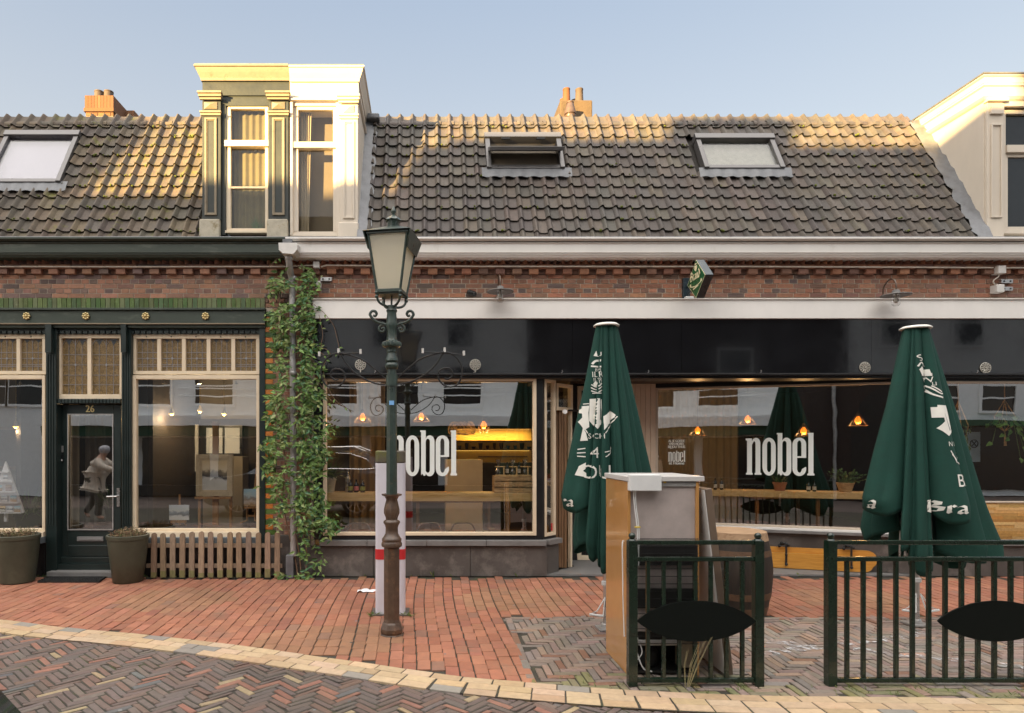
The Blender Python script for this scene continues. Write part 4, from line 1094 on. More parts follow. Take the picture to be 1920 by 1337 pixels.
# leaded transom lights
M['amber'] = None
def ambermat():
    m = bpy.data.materials.new('amber_cathedral_glass'); m.use_nodes = True
    nt = m.node_tree; N = nt.nodes; L = nt.links; b = N["Principled BSDF"]; b.inputs["Roughness"].default_value = .18
    tc = N.new("ShaderNodeTexCoord"); nz = N.new("ShaderNodeTexNoise"); nz.inputs["Scale"].default_value = 45; nz.inputs["Detail"].default_value = 3; nz.inputs["Distortion"].default_value = 2
    L.new(tc.outputs["Object"], nz.inputs["Vector"])
    cr = N.new("ShaderNodeValToRGB"); cr.color_ramp.elements[0].position = .38; cr.color_ramp.elements[1].position = .66
    cr.color_ramp.elements[0].color = (.085,.055,.022,1); cr.color_ramp.elements[1].color = (.30,.20,.085,1)
    L.new(nz.outputs[0], cr.inputs[0]); L.new(cr.outputs[0], b.inputs["Base Color"])
    bp = N.new("ShaderNodeBump"); bp.inputs["Strength"].default_value = .5; bp.inputs["Distance"].default_value = .006; L.new(nz.outputs[0], bp.inputs["Height"]); L.new(bp.outputs[0], b.inputs["Normal"])
    return m
M['amber'] = ambermat()
M['leadcame'] = mat('lead_came', (.30,.30,.32), .45, metal=.4, var=.1)
M['ltint'] = mat('tinted_glass_corner', (.05,.06,.07), .2, var=.3, vscale=30)
def leaded(parent, x0, x1, z0, z1, y, rows, arched):
    g = MB(); g.box(x0, x1, y, y+.006, z0, z1); o = g.build('leaded_pane', M['amber'], parent)
    l = MB(); w = .005; n = 4
    zs = [z1-(z1-z0)*f for f in rows]
    for zz in zs: l.box(x0, x1, y-.005, y-.0005, zz-w/2, zz+w/2)
    for k in range(1, n):
        xx = x0+(x1-x0)*k/n; top = z1-(.0 if k == 2 else (z1-z0)*.13)
        l.box(xx-w/2, xx+w/2, y-.0075, y-.0052, z0, top)
    cx, cz = (x0+x1)/2, zs[arched]
    l.add([(cx+.016*math.cos(k*PI/3), y-.009, cz+.016*math.sin(k*PI/3)) for k in range(6)], [tuple(range(6))])
    q = (x1-x0)/4; za = z1-(z1-z0)*.13
    for k in (0, 1, 2, 3):                                        # pointed arch heads
        a, b_ = x0+k*q, x0+(k+1)*q
        up = .06
        p0, p1 = ((a, za), (b_, za+up+.02)) if k % 2 == 0 else ((a, za+up+.02), (b_, za))
        m_ = ((p0[0]+p1[0])/2 + (-.012 if k % 2 == 0 else .012), (p0[1]+p1[1])/2+.022)
        l.tube([(p0[0],y-.004,p0[1]),(m_[0],y-.004,m_[1]),(p1[0],y-.004,p1[1])], .003, 5)
    l.build('lead_lines', M['leadcame'], o)
    t = MB()
    for k in (1, 3):
        xx = x0+k*q; t.add([(xx-.0,y-.002,za),(xx+q*.55,y-.002,z1-.004),(xx-q*.55,y-.002,z1-.004)], [(0,1,2)])
    t.build('tinted_corner', M['ltint'], o)
ROWS = [.40,.60,.80,.985]
def shop_window(px0, px1, splits, frame_px):
    y0 = .05
    X0, X1 = X(px0,y0), X(px1,y0)
    t = MB(); w = .05
    zt_, zb_ = Z(627,y0), Z(702,y0)
    t.box(X0, X1, y0, y0+.07, zt_-.055, zt_); t.box(X0, X1, y0, y0+.07, zb_, zb_+.045)
    n = splits; q = (X1-X0-w)/n
    for k in range(n+1):
        t.box(X0+k*q, X0+k*q+w, y0+.002, y0+.068, zb_+.0455, zt_-.0555)
    to = t.build('transom_window', M['cream'], gal, bevel=.004)
    for k in range(n): leaded(to, X0+k*q+w-.003, X0+(k+1)*q+.003, zb_+.04, zt_-.05, y0+.04, [.42,.60,.79,.84], 1)
    for k in range(n):
        v = MB(); v.ball((X0+k*q+q/2+w/2, y0-.003, zt_-.03), .009, 6); v.build('vent_hole', M['black'], to)
    f = MB(); zd, zs = Z(704,y0), Z(996,y0)
    f.box(X0, X0+.055, y0-.02, y0+.06, zs, zd); f.box(X1-.04, X1, y0-.02, y0+.06, zs, zd); f.box(X0+.0555, X1-.0405, y0-.02, y0+.06, zd-.05, zd); f.box(X0+.0555, X1-.0405, y0-.02, y0+.06, zs, zs+.035)
    fo = f.build('display_window', M['cream'], gal, bevel=.005)
    p = MB(); p.add([(X0+.05,y0+.02,zs+.03),(X1-.035,y0+.02,zs+.03),(X1-.035,y0+.02,zd-.045),(X0+.05,y0+.02,zd-.045)], [(0,1,2,3)]); p.build('pane', M['glass'], fo)
    s_ = MB(); s_.box(X0-.02, X1+.01, -.03, .15, Z(1007,-.03), zs-.0005); s_.build('sill', M['cream'], fo, bevel=.004)
    s2 = MB(); s2.box(X0-.03, X1+.02, -.10, .15, Z(1020,-.1), Z(1008,-.1)); s2.build('sill_slab', M['sillblue'], fo, bevel=.006)
    b = MB(); b.box(X0-.03, X1+.02, .0, .15, 0, Z(1020,-.1)-.002); b.build('base_panel', M['black'], fo)
shop_window(-260, 86, 7, 0)
shop_window(248, 487, 5, 0)
# door with transom
y0 = .05
X0, X1 = X(106,y0), X(228,y0)
t = MB(); zt_, zb_ = Z(627,y0), Z(748,y0)
t.box(X0, X1, y0, y0+.07, zt_-.05, zt_); t.box(X0, X1, y0, y0+.07, zb_, zb_+.06); 
for xx in (X0, (X0+X1)/2-.025, X1-.03): t.box(xx, xx+(.06 if xx == X0 else .05 if xx < X1-.031 else .03), y0+.002, y0+.068, zb_+.0605, zt_-.0505)
to = t.build('transom_window', M['cream'], gal, bevel=.004)
leaded(to, X0+.057, (X0+X1)/2-.022, zb_+.055, zt_-.045, y0+.04, [.29,.47,.65,.82], 1)
leaded(to, (X0+X1)/2+.022, X1-.027, zb_+.055, zt_-.045, y0+.04, [.29,.47,.65,.82], 1)
t = MB(); t.box(X0-.02, X1, y0-.03, y0+.1, Z(757,y0), Z(748,y0)-.001); x = X0
while x < X1-.03:
    t.box(x, x+.036, y0-.045, y0-.0305, Z(757,y0)+.004, Z(748,y0)-.006); x += .045
t.build('transom_bar', M['green'], gal, bevel=.003)
yd = .12; D0, D1 = X(108,yd), X(227,yd)
d = MB(); zt_, zb_ = Z(759,yd), Z(1056,yd)
gx0, gx1, gz0, gz1 = X(127,yd), X(213,yd), Z(994,yd), Z(776,yd)
d.box(D0, gx0, yd, yd+.05, zb_, zt_); d.box(gx1, D1, yd, yd+.05, zb_, zt_); d.box(gx0+.0005, gx1-.0005, yd, yd+.05, gz1, zt_); d.box(gx0+.0005, gx1-.0005, yd, yd+.05, zb_, gz0)
d.box(gx0+.02, gx1-.02, yd-.018, yd-.0005, Z(1043,yd), Z(1022,yd)); d.box(D0, D1, yd-.035, yd-.0005, zb_, zb_+.085)
door = d.build('door', M['green'], gal, bevel=.005)
g = MB(); g.frame(gx0, gx1, gz0, gz1, yd-.012, yd+.0, .012); g.build('glazing_bead', M['zinc'], door)
g = MB(); g.add([(gx0,yd+.02,gz0),(gx1,yd+.02,gz0),(gx1,yd+.02,gz1),(gx0,yd+.02,gz1)], [(0,1,2,3)]); g.build('pane', M['glass'], door)
g = MB(); g.box(gx0+.13, gx1-.13, yd-.02, yd-.0005, Z(1014.5,yd), Z(1006,yd)); g.box(gx0+.155, gx1-.155, yd-.026, yd-.0205, Z(1012.5,yd), Z(1008.5,yd)); g.build('letter_slot', M['slate'], door, bevel=.006)
g = MB(); hx = X(223,yd); g.box(hx-.02, hx+.018, yd-.02, yd-.0005, Z(950,yd), Z(915,yd)); g.tube([(hx,yd-.02,Z(930,yd)),(hx,yd-.06,Z(930,yd)),(hx-.13,yd-.06,Z(930.5,yd))], .009, 8); g.build('handle', M['silver'], door, smooth=40)
g = MB(); hx = X(115,yd-.02); g.box(hx-.018, hx+.02, yd-.02, yd-.0005, Z(848,yd), Z(836,yd)); g.build('bell_plate', M['silver'], door, bevel=.004)
g = MB(); g.box(hx-.018, hx+.02, yd-.018, yd-.0005, Z(866,yd), Z(852,yd)); g.build('doorbell', M['black'], door)
g = MB(); g.box(hx-.012, hx+.012, yd-.02, yd-.0185, Z(864.5,yd), Z(861,yd)); g.build('name_card', M['paper'], door)
g = MB(); g.box(X(106,.05)+.001, X(107.5,.05)+.004, .055, .12, Z(1060,.1), Z(760,.1)); g.build('door_strip', M['zinc'], gal)
g = MB(); g.box(X(92,-.06), X(240,-.06), -.12, .3, 0, .075); g.build('threshold', M['slate'], gal, bevel=.006)
g = MB(); g.box(X0-.02, X1, .02, .14, .076, Z(1056,.1)); g.build('kick_plate', M['green'], gal)

# ---- text helpers
def text_verts(s, size, font_squeeze=1.0, spacing=1.0):
    cu = bpy.data.curves.new('lettering', 'FONT'); cu.body = s; cu.size = size; cu.resolution_u = 3; cu.space_character = spacing
    cu.align_x = 'CENTER'; cu.align_y = 'CENTER'
    ob = bpy.data.objects.new('lettering', cu); COL.objects.link(ob)
    dg = bpy.context.evaluated_depsgraph_get(); dg.update()
    me = bpy.data.meshes.new_from_object(ob.evaluated_get(dg))
    v = [(p.co.x*font_squeeze, p.co.y) for p in me.vertices]; f = [tuple(p.vertices) for p in me.polygons]
    bpy.data.objects.remove(ob); bpy.data.curves.remove(cu); bpy.data.meshes.remove(me)
    return v, f
def add_text(mb, s, cx, cz, y, size, squeeze=1.0, bold=0, spacing=1.0):
    v, f = text_verts(s, size, squeeze, spacing)
    k = [0] if not bold else [-bold, 0, bold]
    for i, o in enumerate(k): mb.add([(cx+a+o, y-i*.0004, cz+b) for (a, b) in v], f)
g = MB(); add_text(g, '26', X(169,yd), Z(767,yd), yd-.003, .13, .9, .004); g.build('house_number', M['gold'], door)

# ---- gallery interior
def room(parent, x0, x1, y0, y1, z0, z1, mw, mf, back=None):
    w = MB(); w.add([(x0,y0,z0),(x1,y0,z0),(x1,y1,z0),(x0,y1,z0),(x0,y0,z1),(x1,y0,z1),(x1,y1,z1),(x0,y1,z1)], [(2,3,7,6),(0,4,7,3),(1,2,6,5),(4,5,6,7)])
    w.build('interior_wall', mw, parent)
    f = MB(); f.box(x0, x1, y0, y1, z0-.03, z0); f.build('interior_floor', mf, parent)
room(gal, -9, X(497,.3)-.0, .18, 4.2, .10, 3.0, M['wallbeige'], M['floordark'])
g = MB(); g.box(-9, X(88,.3), .175, 1.6, .101, .42); g.box(X(247,.3), X(495,.3), .175, 1.6, .101, .42); g.build('display_platform', M['floordark'], gal)
g = MB(); g.box(-6.7, -6.62, 2.2, 4.19, .1, 2.99); g.box(-4.45, -4.37, 2.0, 4.19, .1, 2.99); g.box(-4.37, -2.3, 4.1, 4.19, .1, 2.2); g.build('partition', M['walldark2'], gal)

# ================================================================ CAFE FRONT
# white name board and black fascia
yw = -.14
g = MB(); g.box(X(586,yw), XR, yw, .2, Z(597,yw), Z(562,yw)); g.box(X(585,yw)-.01, XR, yw-.02, .2, Z(562,yw)+.0005, Z(560,yw)); g.build('white_board', M['white'], cafe, bevel=.004)
yk = -.10
g = MB(); _c = [X(590,yk), X(985,yk)+.6, X(1278,yk), X(1634,yk), XR]
for _i in range(4): g.box(_c[_i]+.0015, _c[_i+1]-.0015, yk+.0015*(_i % 2), .2, Z(699,yk), Z(597,yw)-.0005)
fas = g.build('black_fascia', M['fascia'], cafe)
g = MB(); g.box(X(590,yk), XR, yk-.025, .2, Z(704,yk), Z(700,yk)); g.box(X(595,yk), XR, yk+.03, .3, Z(709,yk), Z(704,yk)-.0005); g.build('fascia_rail', M['black'], cafe, bevel=.004)
M['ros'] = mat('pewter_rosette', (.42,.40,.35), .45, metal=.3, var=.2, vscale=30)
def wheel_rosette(parent, cx, z, y, r):
    g = MB()
    for rr, th in ((r,.006),(r*.35,.006)):
        g.tube([(cx+rr*math.cos(k*PI/12), y-.006, z+rr*math.sin(k*PI/12)) for k in range(25)], th, 6)
    for k in range(12):
        a = k*PI/6
        g.tube([(cx+r*.36*math.cos(a), y-.007, z+r*.36*math.sin(a)), (cx+r*.68*math.cos(a), y-.012, z+r*.68*math.sin(a)), (cx+r*.98*math.cos(a), y-.007, z+r*.98*math.sin(a))], [.003,.009,.006], 6)
    g.ball((cx, y-.012, z), r*.17, 8)
    g.box(cx-.008, cx+.008, y-.012, y, z-r-.03, z-r)
    g.build('rosette', M['ros'], parent, smooth=50)
for px_, py_ in ((676,684),(891,684),(1621,689),(1847,690)): wheel_rosette(fas, X(px_,yk), Z(py_,yk), yk-.002, .066)
h = MB()
for px_ in (703, 888, 1052, 1213, 1423, 1827):
    h = MB(); h.tube([(X(px_,yk),yk-.03,Z(700,yk)),(X(px_,yk),yk-.045,Z(699,yk)),(X(px_,yk)+.012,yk-.045,Z(696.5,yk)),(X(px_,yk),yk-.045,Z(695,yk))], .005, 6); h.build('hook', M['silver'], fas, smooth=50)
# left display window
ys = .0
g = MB(); g.box(X(588,ys), X(1018,ys), ys, .12, Z(716,ys), Z(709,yk)-.001); 
g.box(X(588,ys), X(606,ys), ys, .12, Z(1012,ys), Z(716,ys)-.0005); g.box(X(1004,ys), X(1018,ys), ys, .12, Z(1012,ys), Z(716,ys)-.0005); g.box(X(606,ys)+.0005, X(1004,ys)-.0005, ys, .12, Z(1012,ys), Z(1004,ys))
g.build('window_surround', M['black'], cafe)
f = MB(); f.frame(X(606,ys), X(1005.5,ys), Z(1004,ys)+.0005, Z(709,ys), ys-.02, ys+.045, .042)
fo = f.build('display_window', M['cream'], cafe, bevel=.005)
x0, x1, zz0, zz1 = X(606,ys)+.038, X(1005,ys)-.04, Z(1004,ys)+.038, Z(709,ys)-.038
g = MB(); g.add([(x0,ys+.03,zz0),(x1,ys+.03,zz0),(x1,ys+.03,zz1),(x0,ys+.03,zz1)], [(0,1,2,3)]); pane_l = g.build('pane', M['glass'], fo)
# splayed return beside the entrance
sx, sy = X(1018,0), 0.0; ex, ey = sx+.53, .53
def splay(mb, t0, t1, w0, w1, z0, z1):
    """box along the 45 degree return: t along it, w outward"""
    q = .7071
    def pt(t, w): return (sx+t*q+w*q, sy+t*q-w*q)
    a, b_, c, d_ = pt(t0,w1), pt(t1,w1), pt(t1,w0), pt(t0,w0)
    mb.add([(*a,z0),(*b_,z0),(*c,z0),(*d_,z0),(*a,z1),(*b_,z1),(*c,z1),(*d_,z1)], [(0,3,2,1),(4,5,6,7),(0,1,5,4),(1,2,6,5),(2,3,7,6),(3,0,4,7)])
zs_, zt_ = Z(1006,.05), Z(709,.05)
g = MB(); splay(g, 0, .035, -.1, .0, zs_-.05, zt_); splay(g, .035, .30, -.1, .0, zs_-.05, zs_); splay(g, .285, .30, -.1, .0, zs_+.0005, zt_); g.build('splay_surround', M['black'], cafe)
f = MB(); splay(f, .036, .075, -.05, .012, zs_+.001, zt_-.01); splay(f, .245, .284, -.05, .012, zs_+.001, zt_-.01); splay(f, .0755, .2445, -.05, .012, zs_+.001, zs_+.04); splay(f, .0755, .2445, -.05, .012, zt_-.05, zt_-.01)
so = f.build('splayed_window', M['cream'], cafe, bevel=.004)
g = MB(); splay(g, .07, .25, -.02, -.015, zs_+.035, zt_-.045); g.build('pane', M['glass'], so)
g = MB(); splay(g, .21, .238, -.0145, -.012, zs_+.06, zs_+.16); g.build('sticker', M['red'], so)
# inner doorway with hopper light, brown door leaf standing open
f = MB(); zh0, zh1 = Z(770,.35), Z(720,.35)
splay(f, .31, .35, -.05, .01, zh0, zh1); splay(f, .66, .70, -.05, .01, zh0, zh1); splay(f, .3505, .6595, -.05, .01, zh0, zh0+.045); splay(f, .3505, .6595, -.05, .01, zh1-.045, zh1)
splay(f, .66, .70, -.05, .0, .02, zh0-.0005)
ho = f.build('hopper_window', M['cream'], cafe, bevel=.004)
g = MB(); splay(g, .345, .665, -.02, -.015, zh0+.04, zh1-.04); g.build('pane', M['glassdark'], ho)
g = MB(); g.tube([(sx+.30,sy+.14,Z(773,.2)),(sx+.30,sy+.08,Z(773,.2))], .022, 10); g.tube([(sx+.30,sy+.09,Z(773,.2)),(sx+.30,sy+.06,Z(773,.2))], .03, 10); g.build('camera_fixture', M['whiteplastic'], cafe, smooth=40)
d = MB(); dx0, dx1 = X(1042,.32), X(1063,.32)
for k in range(4):
    w = (dx1-dx0)/4; d.box(dx0+k*w, dx0+(k+1)*w-.004, .32-.008*(k % 2), .80, .045, Z(771,.32))
d.build('entrance_door', M['oak'], cafe, bevel=.006)
g = MB(); g.tube([(dx0,.34,Z(768,.34)),(dx0+.42,.5,Z(770,.34))], .012, 8); g.build('door_closer', M['black'], cafe)
# recess: ceiling, back wall, floor
g = MB(); g.box(X(1018,0)+.02, X(1740,0), .06, 1.4, Z(709,0)+.02, Z(709,0)+.06); g.build('recess_ceiling', M['walldark2'], cafe)
yr = 1.0
g = MB(); g.box(ex+.02, X(1082,yr), yr, yr+.1, .02, 2.62); g.box(X(1100,yr), X(1178,yr), yr+.05, yr+.1, .02, 2.62); g.build('recess_wall', M['mirrorblack'], cafe)
f = MB(); f.frame(X(1082,yr), X(1180,yr), .03, Z(724,yr), yr-.02, yr+.06, .06); fo2 = f.build('entrance_frame', M['cream'], cafe, bevel=.004)
g = MB(); q = .0
xa, xb = X(1180,yr)+.003, X(1229,yr)
n = 5
for k in range(n):
    w = (xb-xa)/n; g.box(xa+k*w, xa+(k+1)*w-.006, yr-.02, yr+.08, .02, Z(712,yr))
g.box(xa, xb, yr-.008, yr+.08, .02, Z(712,yr)-.001); g.build('board_cladding', M['cladding'], cafe, bevel=.003)
g = MB(); g.add([(sx+.0,.015,.025),(X(1740,0),.0,.025),(X(1740,0),.02,.025),(X(1229,yr),yr+.1,.025),(ex,yr+.1,.025),(ex,ey,.025)], [(0,1,2,3,4,5)]); g.add([(sx-.02,-.02,0),(X(1740,0),-.03,0),(X(1740,0),-.03,.025),(sx-.02,-.02,.025)], [(0,1,2,3)]); g.add([(sx-.02,-.02,.025),(X(1740,0),-.03,.025),(X(1740,0),0,.025),(sx,.015,.025)],[(0,1,2,3)])
kind(g.build('entrance_paving', M['slate']), 'structure')
# plinth and sill under the left window
g = MB(); a, b_ = X(560,-.04), X(1026,-.04)
cuts = [a, X(700,-.04), X(882,-.04), b_]
for i in range(3): g.box(cuts[i]+.002, cuts[i+1]-.002, -.04, .2, 0, Z(1024,-.04))
def splaybox(mb, t0, t1, w0, w1, z0, z1):
    splay(mb, t0, t1, w0, w1, z0, z1)
splay(g, .03, .30, -.15, .045, 0, Z(1024,-.04)-.001)
g.build('stone_plinth', M['stone'], cafe, bevel=.006)
g = MB(); cuts = [X(598,-.09), X(688,-.09), X(800,-.09), X(912,-.09), X(1025,-.09)]
for i in range(4): g.box(cuts[i]+.002, cuts[i+1]-.002, -.09, .02, Z(1024,-.09), Z(1013,-.05))
splay(g, .03, .33, -.1, .085, Z(1024,-.09)+.001, Z(1013,-.05)-.001)
g.build('sill', M['slate'], cafe, bevel=.006)

# slanted right-hand window: local frame u along the wall, w outward
SP0 = Vector((X(1229,yr), yr, 0)); SP1 = Vector((6.37, .0, 0)); SU = (SP1-SP0).normalized(); SW = Vector((SU.y, -SU.x, 0)); SLN = (SP1-SP0).length
def sbx(mb, u0, u1, w0, w1, z0, z1, mat_=0, col=(1,1,1)):
    P_ = lambda u, w: SP0 + SU*u + SW*w
    a, b_, c, d_ = P_(u0,w1), P_(u1,w1), P_(u1,w0), P_(u0,w0)
    mb.add([(a.x,a.y,z0),(b_.x,b_.y,z0),(c.x,c.y,z0),(d_.x,d_.y,z0),(a.x,a.y,z1),(b_.x,b_.y,z1),(c.x,c.y,z1),(d_.x,d_.y,z1)], [(0,3,2,1),(4,5,6,7),(0,1,5,4),(1,2,6,5),(2,3,7,6),(3,0,4,7)], mat_, col)
def sloc(u, w, z): p = SP0+SU*u+SW*w; return (p.x, p.y, z)
ZS0, ZS1 = .565, 2.52
g = MB(); sbx(g, -.02, SLN+.06, -.1, -.001, ZS1, ZS1+.10); g.build('slant_header', M['black'], cafe)
f = MB(); sbx(f, 0, .035, -.05, .012, ZS0, ZS1); sbx(f, SLN-.05, SLN, -.05, .012, ZS0, ZS1); sbx(f, .0355, SLN-.0505, -.05, .012, ZS1-.028, ZS1); sbx(f, .0355, SLN-.0505, -.05, .012, ZS0, ZS0+.03)
sf = f.build('slanted_window', M['bone'], cafe, bevel=.004)
g = MB()
P_ = lambda u: SP0+SU*u-SW*.02
a, b_ = P_(.03), P_(SLN-.045)
g.add([(a.x,a.y,ZS0+.025),(b_.x,b_.y,ZS0+.025),(b_.x,b_.y,ZS1-.024),(a.x,a.y,ZS1-.024)], [(0,1,2,3)]); g.build('pane', M['glass'], sf)
g = MB(); sbx(g, -.02, SLN+.05, -.02, .11, ZS0-.065, ZS0-.025); g.build('sill', M['slate'], sf, bevel=.005)
g = MB(); sbx(g, -.02, SLN+.05, -.02, .08, ZS0-.0245, ZS0-.0005); g.build('sill_board', M['white'], sf)
g = MB(); sbx(g, .3, SLN+.03, -.02, .04, .03, ZS0-.066); g.build('plinth', M['stone'], cafe)
# straight right-hand window with parquet apron
xr0 = 6.40
g = MB(); g.box(xr0-.02, XR, .0, .1, 2.50, Z(709,yk)+.0); g.build('window_header', M['black'], cafe)
f = MB(); f.box(xr0, XR, -.01, .05, 2.52-.03, 2.52); f.box(xr0, xr0+.04, -.01, .05, .93, 2.4895); f.box(xr0+.0405, XR, -.01, .05, Z(943,0), Z(940,0)); fr = f.build('display_window', M['bone'], cafe, bevel=.004)
g = MB(); g.add([(xr0+.035,.02,Z(941,0)),(XR,.02,Z(941,0)),(XR,.02,2.495),(xr0+.035,.02,2.495)], [(0,1,2,3)]); g.build('pane', M['glass'], fr)
g = MB(); zz = Z(1012,0)
PQ = [(.46,.25,.075),(.52,.31,.11),(.40,.205,.055),(.56,.36,.15),(.44,.27,.10)]
while zz < Z(944,0):
    x = xr0 - random.random()*.4
    while x < XR:
        l = random.uniform(.22,.6); g.box(max(x,xr0), min(x+l-.002, XR), .0+random.uniform(0,.006), .06, zz, min(zz+.037, Z(943.5,0)), 0, jit(random.choice(PQ), .14)); x += l
    zz += .038
g.build('parquet_apron', M['parquet'], cafe)
g = MB(); g.box(xr0-.03, XR, -.07, .06, Z(1024,-.07), Z(1013,-.07)); g.build('sill', M['slate'], cafe, bevel=.005)
g = MB(); g.box(xr0-.05, XR, -.03, .2, 0, Z(1024,-.07)-.001); g.build('stone_plinth', M['stone'], cafe, bevel=.006)
# interior shell of the cafe
xl = X(592,.3)
OUT = [(xl,.13),(sx-.05,.13),(ex-.03,ey+.12),(ex-.03,yr+.11),(X(1229,yr)+.02,yr+.11),(SP1.x,.13),(XR,.13),(XR,7.0),(xl,7.0)]
g = MB()
tri = tessellate_polygon([[Vector((p[0],p[1],0)) for p in OUT]])
g.add([(p[0],p[1],.08) for p in OUT], [tuple(t) for t in tri]); g.build('interior_floor', M['floorwood'], cafe)
g = MB(); g.add([(p[0],p[1],2.95) for p in OUT], [tuple(t) for t in tri]); g.build('interior_ceiling', M['walldark2'], cafe)
g = MB(); g.add([(XR,.13,.08),(XR,7,.08),(xl,7,.08),(xl,.13,.08),(XR,.13,2.95),(XR,7,2.95),(xl,7,2.95),(xl,.13,2.95)], [(0,1,5,4),(1,2,6,5),(2,3,7,6)])
g.add([(ex-.03,ey+.12,.08),(ex-.03,yr+.11,.08),(X(1229,yr)+.02,yr+.11,.08),(ex-.03,ey+.12,2.95),(ex-.03,yr+.11,2.95),(X(1229,yr)+.02,yr+.11,2.95)], [(0,1,4,3),(1,2,5,4)]); g.build('interior_wall', M['walldark'], cafe)

# ---- "nobel" lettering built from its letter shapes
def arcp(cx, cz, rx, rz, a0, a1, n=12): return [(cx+rx*math.cos(R(a0+(a1-a0)*i/n)), cz+rz*math.sin(R(a0+(a1-a0)*i/n))) for i in range(n+1)]
def stadium(x0, x1, z0, z1, k=1.25):
    r = (x1-x0)/2; cx = (x0+x1)/2; rz = r*k
    return arcp(cx, z1-rz, r, rz, 0, 180) + arcp(cx, z0+rz, r, rz, 180, 360)
def nobel_letters():
    L = []
    # n : stem with slabs, then arch joined to the right stem
    L.append([[(-.04,0),(.38,0),(.38,.09),(.335,.12),(.335,2.06),(-.06,2.06),(-.06,1.97),(.03,1.93),(.03,.12),(-.04,.09)]])
    L.append([[(.336,1.70)]+arcp(.585,1.78,.27,.32,158,0,10)+[(.855,.12),(.92,.09),(.92,0),(.50,0),(.50,.09),(.555,.12),(.555,1.72)]+arcp(.475,1.74,.08,.16,0,120,6)])
    L.append([stadium(.98,1.80,-.04,2.10), list(reversed(stadium(1.265,1.515,.16,1.90,1.6)))])
    # b
    L.append([[(1.86,2.36),(2.20,2.36),(2.20,0.02),(2.10,-.03),(1.985,.10),(1.92,.0),(1.92,2.28),(1.86,2.28)]])
    L.append([[(2.201,1.75)]+arcp(2.45,1.78,.29,.32,150,0,10)+arcp(2.44,.30,.30,.34,0,-145,10)+[(2.201,.25)]+arcp(2.33,.30,.125,.16,215,360,8)+arcp(2.33,1.76,.125,.16,0,150,8)])
    # e
    e = arcp(3.22,1.72,.41,.38,0,180,14)+arcp(3.22,.36,.41,.40,180,350,14)+[(3.63,.42),(3.60,.47)]+arcp(3.23,.36,.14,.22,-5,-180,10)+[(3.09,.97),(3.63,.97)]
    hole = [(3.095,1.06),(3.345,1.06)]+arcp(3.22,1.74,.125,.20,0,180,8)
    L.append([e, list(reversed(hole))])
    # l
    L.append([[(3.72,2.36),(4.06,2.36),(4.06,.12),(4.12,.09),(4.12,0),(3.70,0),(3.70,.09),(3.76,.12),(3.76,2.28),(3.72,2.28)]])
    return L
NOB = nobel_letters()
def put_nobel(mb, f2, w, h):     # f2 maps (t,z,layer)->3d
    for k, loops in enumerate(NOB):
        tri = tessellate_polygon([[Vector((p[0], p[1], 0)) for p in L_] for L_ in loops])
        mb.add([f2((p[0]+.06)/4.18*w, (p[1]+.04)/2.40*h, k) for L_ in loops for p in L_], [tuple(t) for t in tri])
g = MB(); xa, xb = X(729,.03), X(857,.03); za, zb2 = Z(893,.03), Z(807,.03)
put_nobel(g, lambda t, z_, k: (xa+t, .026-.0002*k, za+z_), xb-xa, zb2-za); g.build('window_lettering', M['decal'], pane_l)
# on the slanted pane: find u for the wanted pixel columns
def u_at(px, w=-.02):
    lo, hi = -.5, SLN+.5
    for _ in range(50):
        m_ = (lo+hi)/2; p = SP0+SU*m_+SW*w
        if VX+F*p.x/(CAM_D+p.y) < px: lo = m_
        else: hi = m_
    return lo
def zs_at(px, py, w=-.02):
    p = SP0+SU*u_at(px, w)+SW*w; return CAM_H+(VY-py)/F*(CAM_D+p.y)
ua, ub = u_at(1398), u_at(1527); za, zb2 = zs_at(1460,892), zs_at(1460,812)
g = MB(); put_nobel(g, lambda t, z_, k: sloc(ua+t, -.016+.0002*k, za+z_), ub-ua, zb2-za)
g.build('window_lettering', M['decal'], sf); g = MB()
ua, ub = u_at(1252.5), u_at(1285); za, zb2 = zs_at(1268,866), zs_at(1268,845)
put_nobel(g, lambda t, z_, k: sloc(ua+t, -.016+.0002*k, za+z_), ub-ua, zb2-za)
def slant_text(mb, s, px, py, size, sq=1, bold=0, sp=1.0):
    v, f_ = text_verts(s, size, sq, sp); uc, zc_ = u_at(px), zs_at(px, py)
    for i, o_ in enumerate(([-bold, 0, bold] if bold else [0])):
        mb.add([sloc(uc+a_+o_, -.016+.0003*i, zc_+b_) for (a_, b_) in v], f_)
for s, py_ in (('AL JE GOEDE', 827),('VAN NOBEL', 832.5),('BIJ JOU THUIS', 838)): slant_text(g, s, 1268.5, py_, .052, .72, .002)
slant_text(g, 'at Home', 1268.5, 868.5, .062, .95, .002)
g.build('window_lettering', M['decal'], sf)

# ================================================================ THINGS ON THE FACADE
# drainpipe with hopper head
dpx = X(545,-.12)
dp = thing('drainpipe', 'grey zinc drainpipe with hopper head between the two houses, half hidden by the climber', 'drainpipe', (dpx, -.12, 0))
g = MB(); y0 = -.42
hx0, hx1 = X(523,y0), X(557,y0)
g.prism([(hx0,Z(456,y0)),(hx1,Z(456,y0)),(hx1,Z(468,y0)),(hx1-.05,Z(475,y0)),(hx0+.05,Z(475,y0)),(hx0,Z(468,y0))], y0, y0+.2)
g.build('hopper_head', M['greyplastic'], dp, bevel=.006)
g = MB(); r_ = .042
g.tube([(X(541,-.3),-.30,Z(474,-.3)),(X(541.5,-.29),-.29,Z(490,-.29)),(X(544,-.2),-.19,Z(508,-.2)),(X(547,-.12),-.13,Z(522,-.12)),(X(548,-.12),-.12,Z(545,-.12)),(X(550,-.12),-.12,Z(850,-.12)),(X(550,-.12),-.12,.28)], r_, 14)
g.build('pipe', M['zinc'], dp, smooth=50)
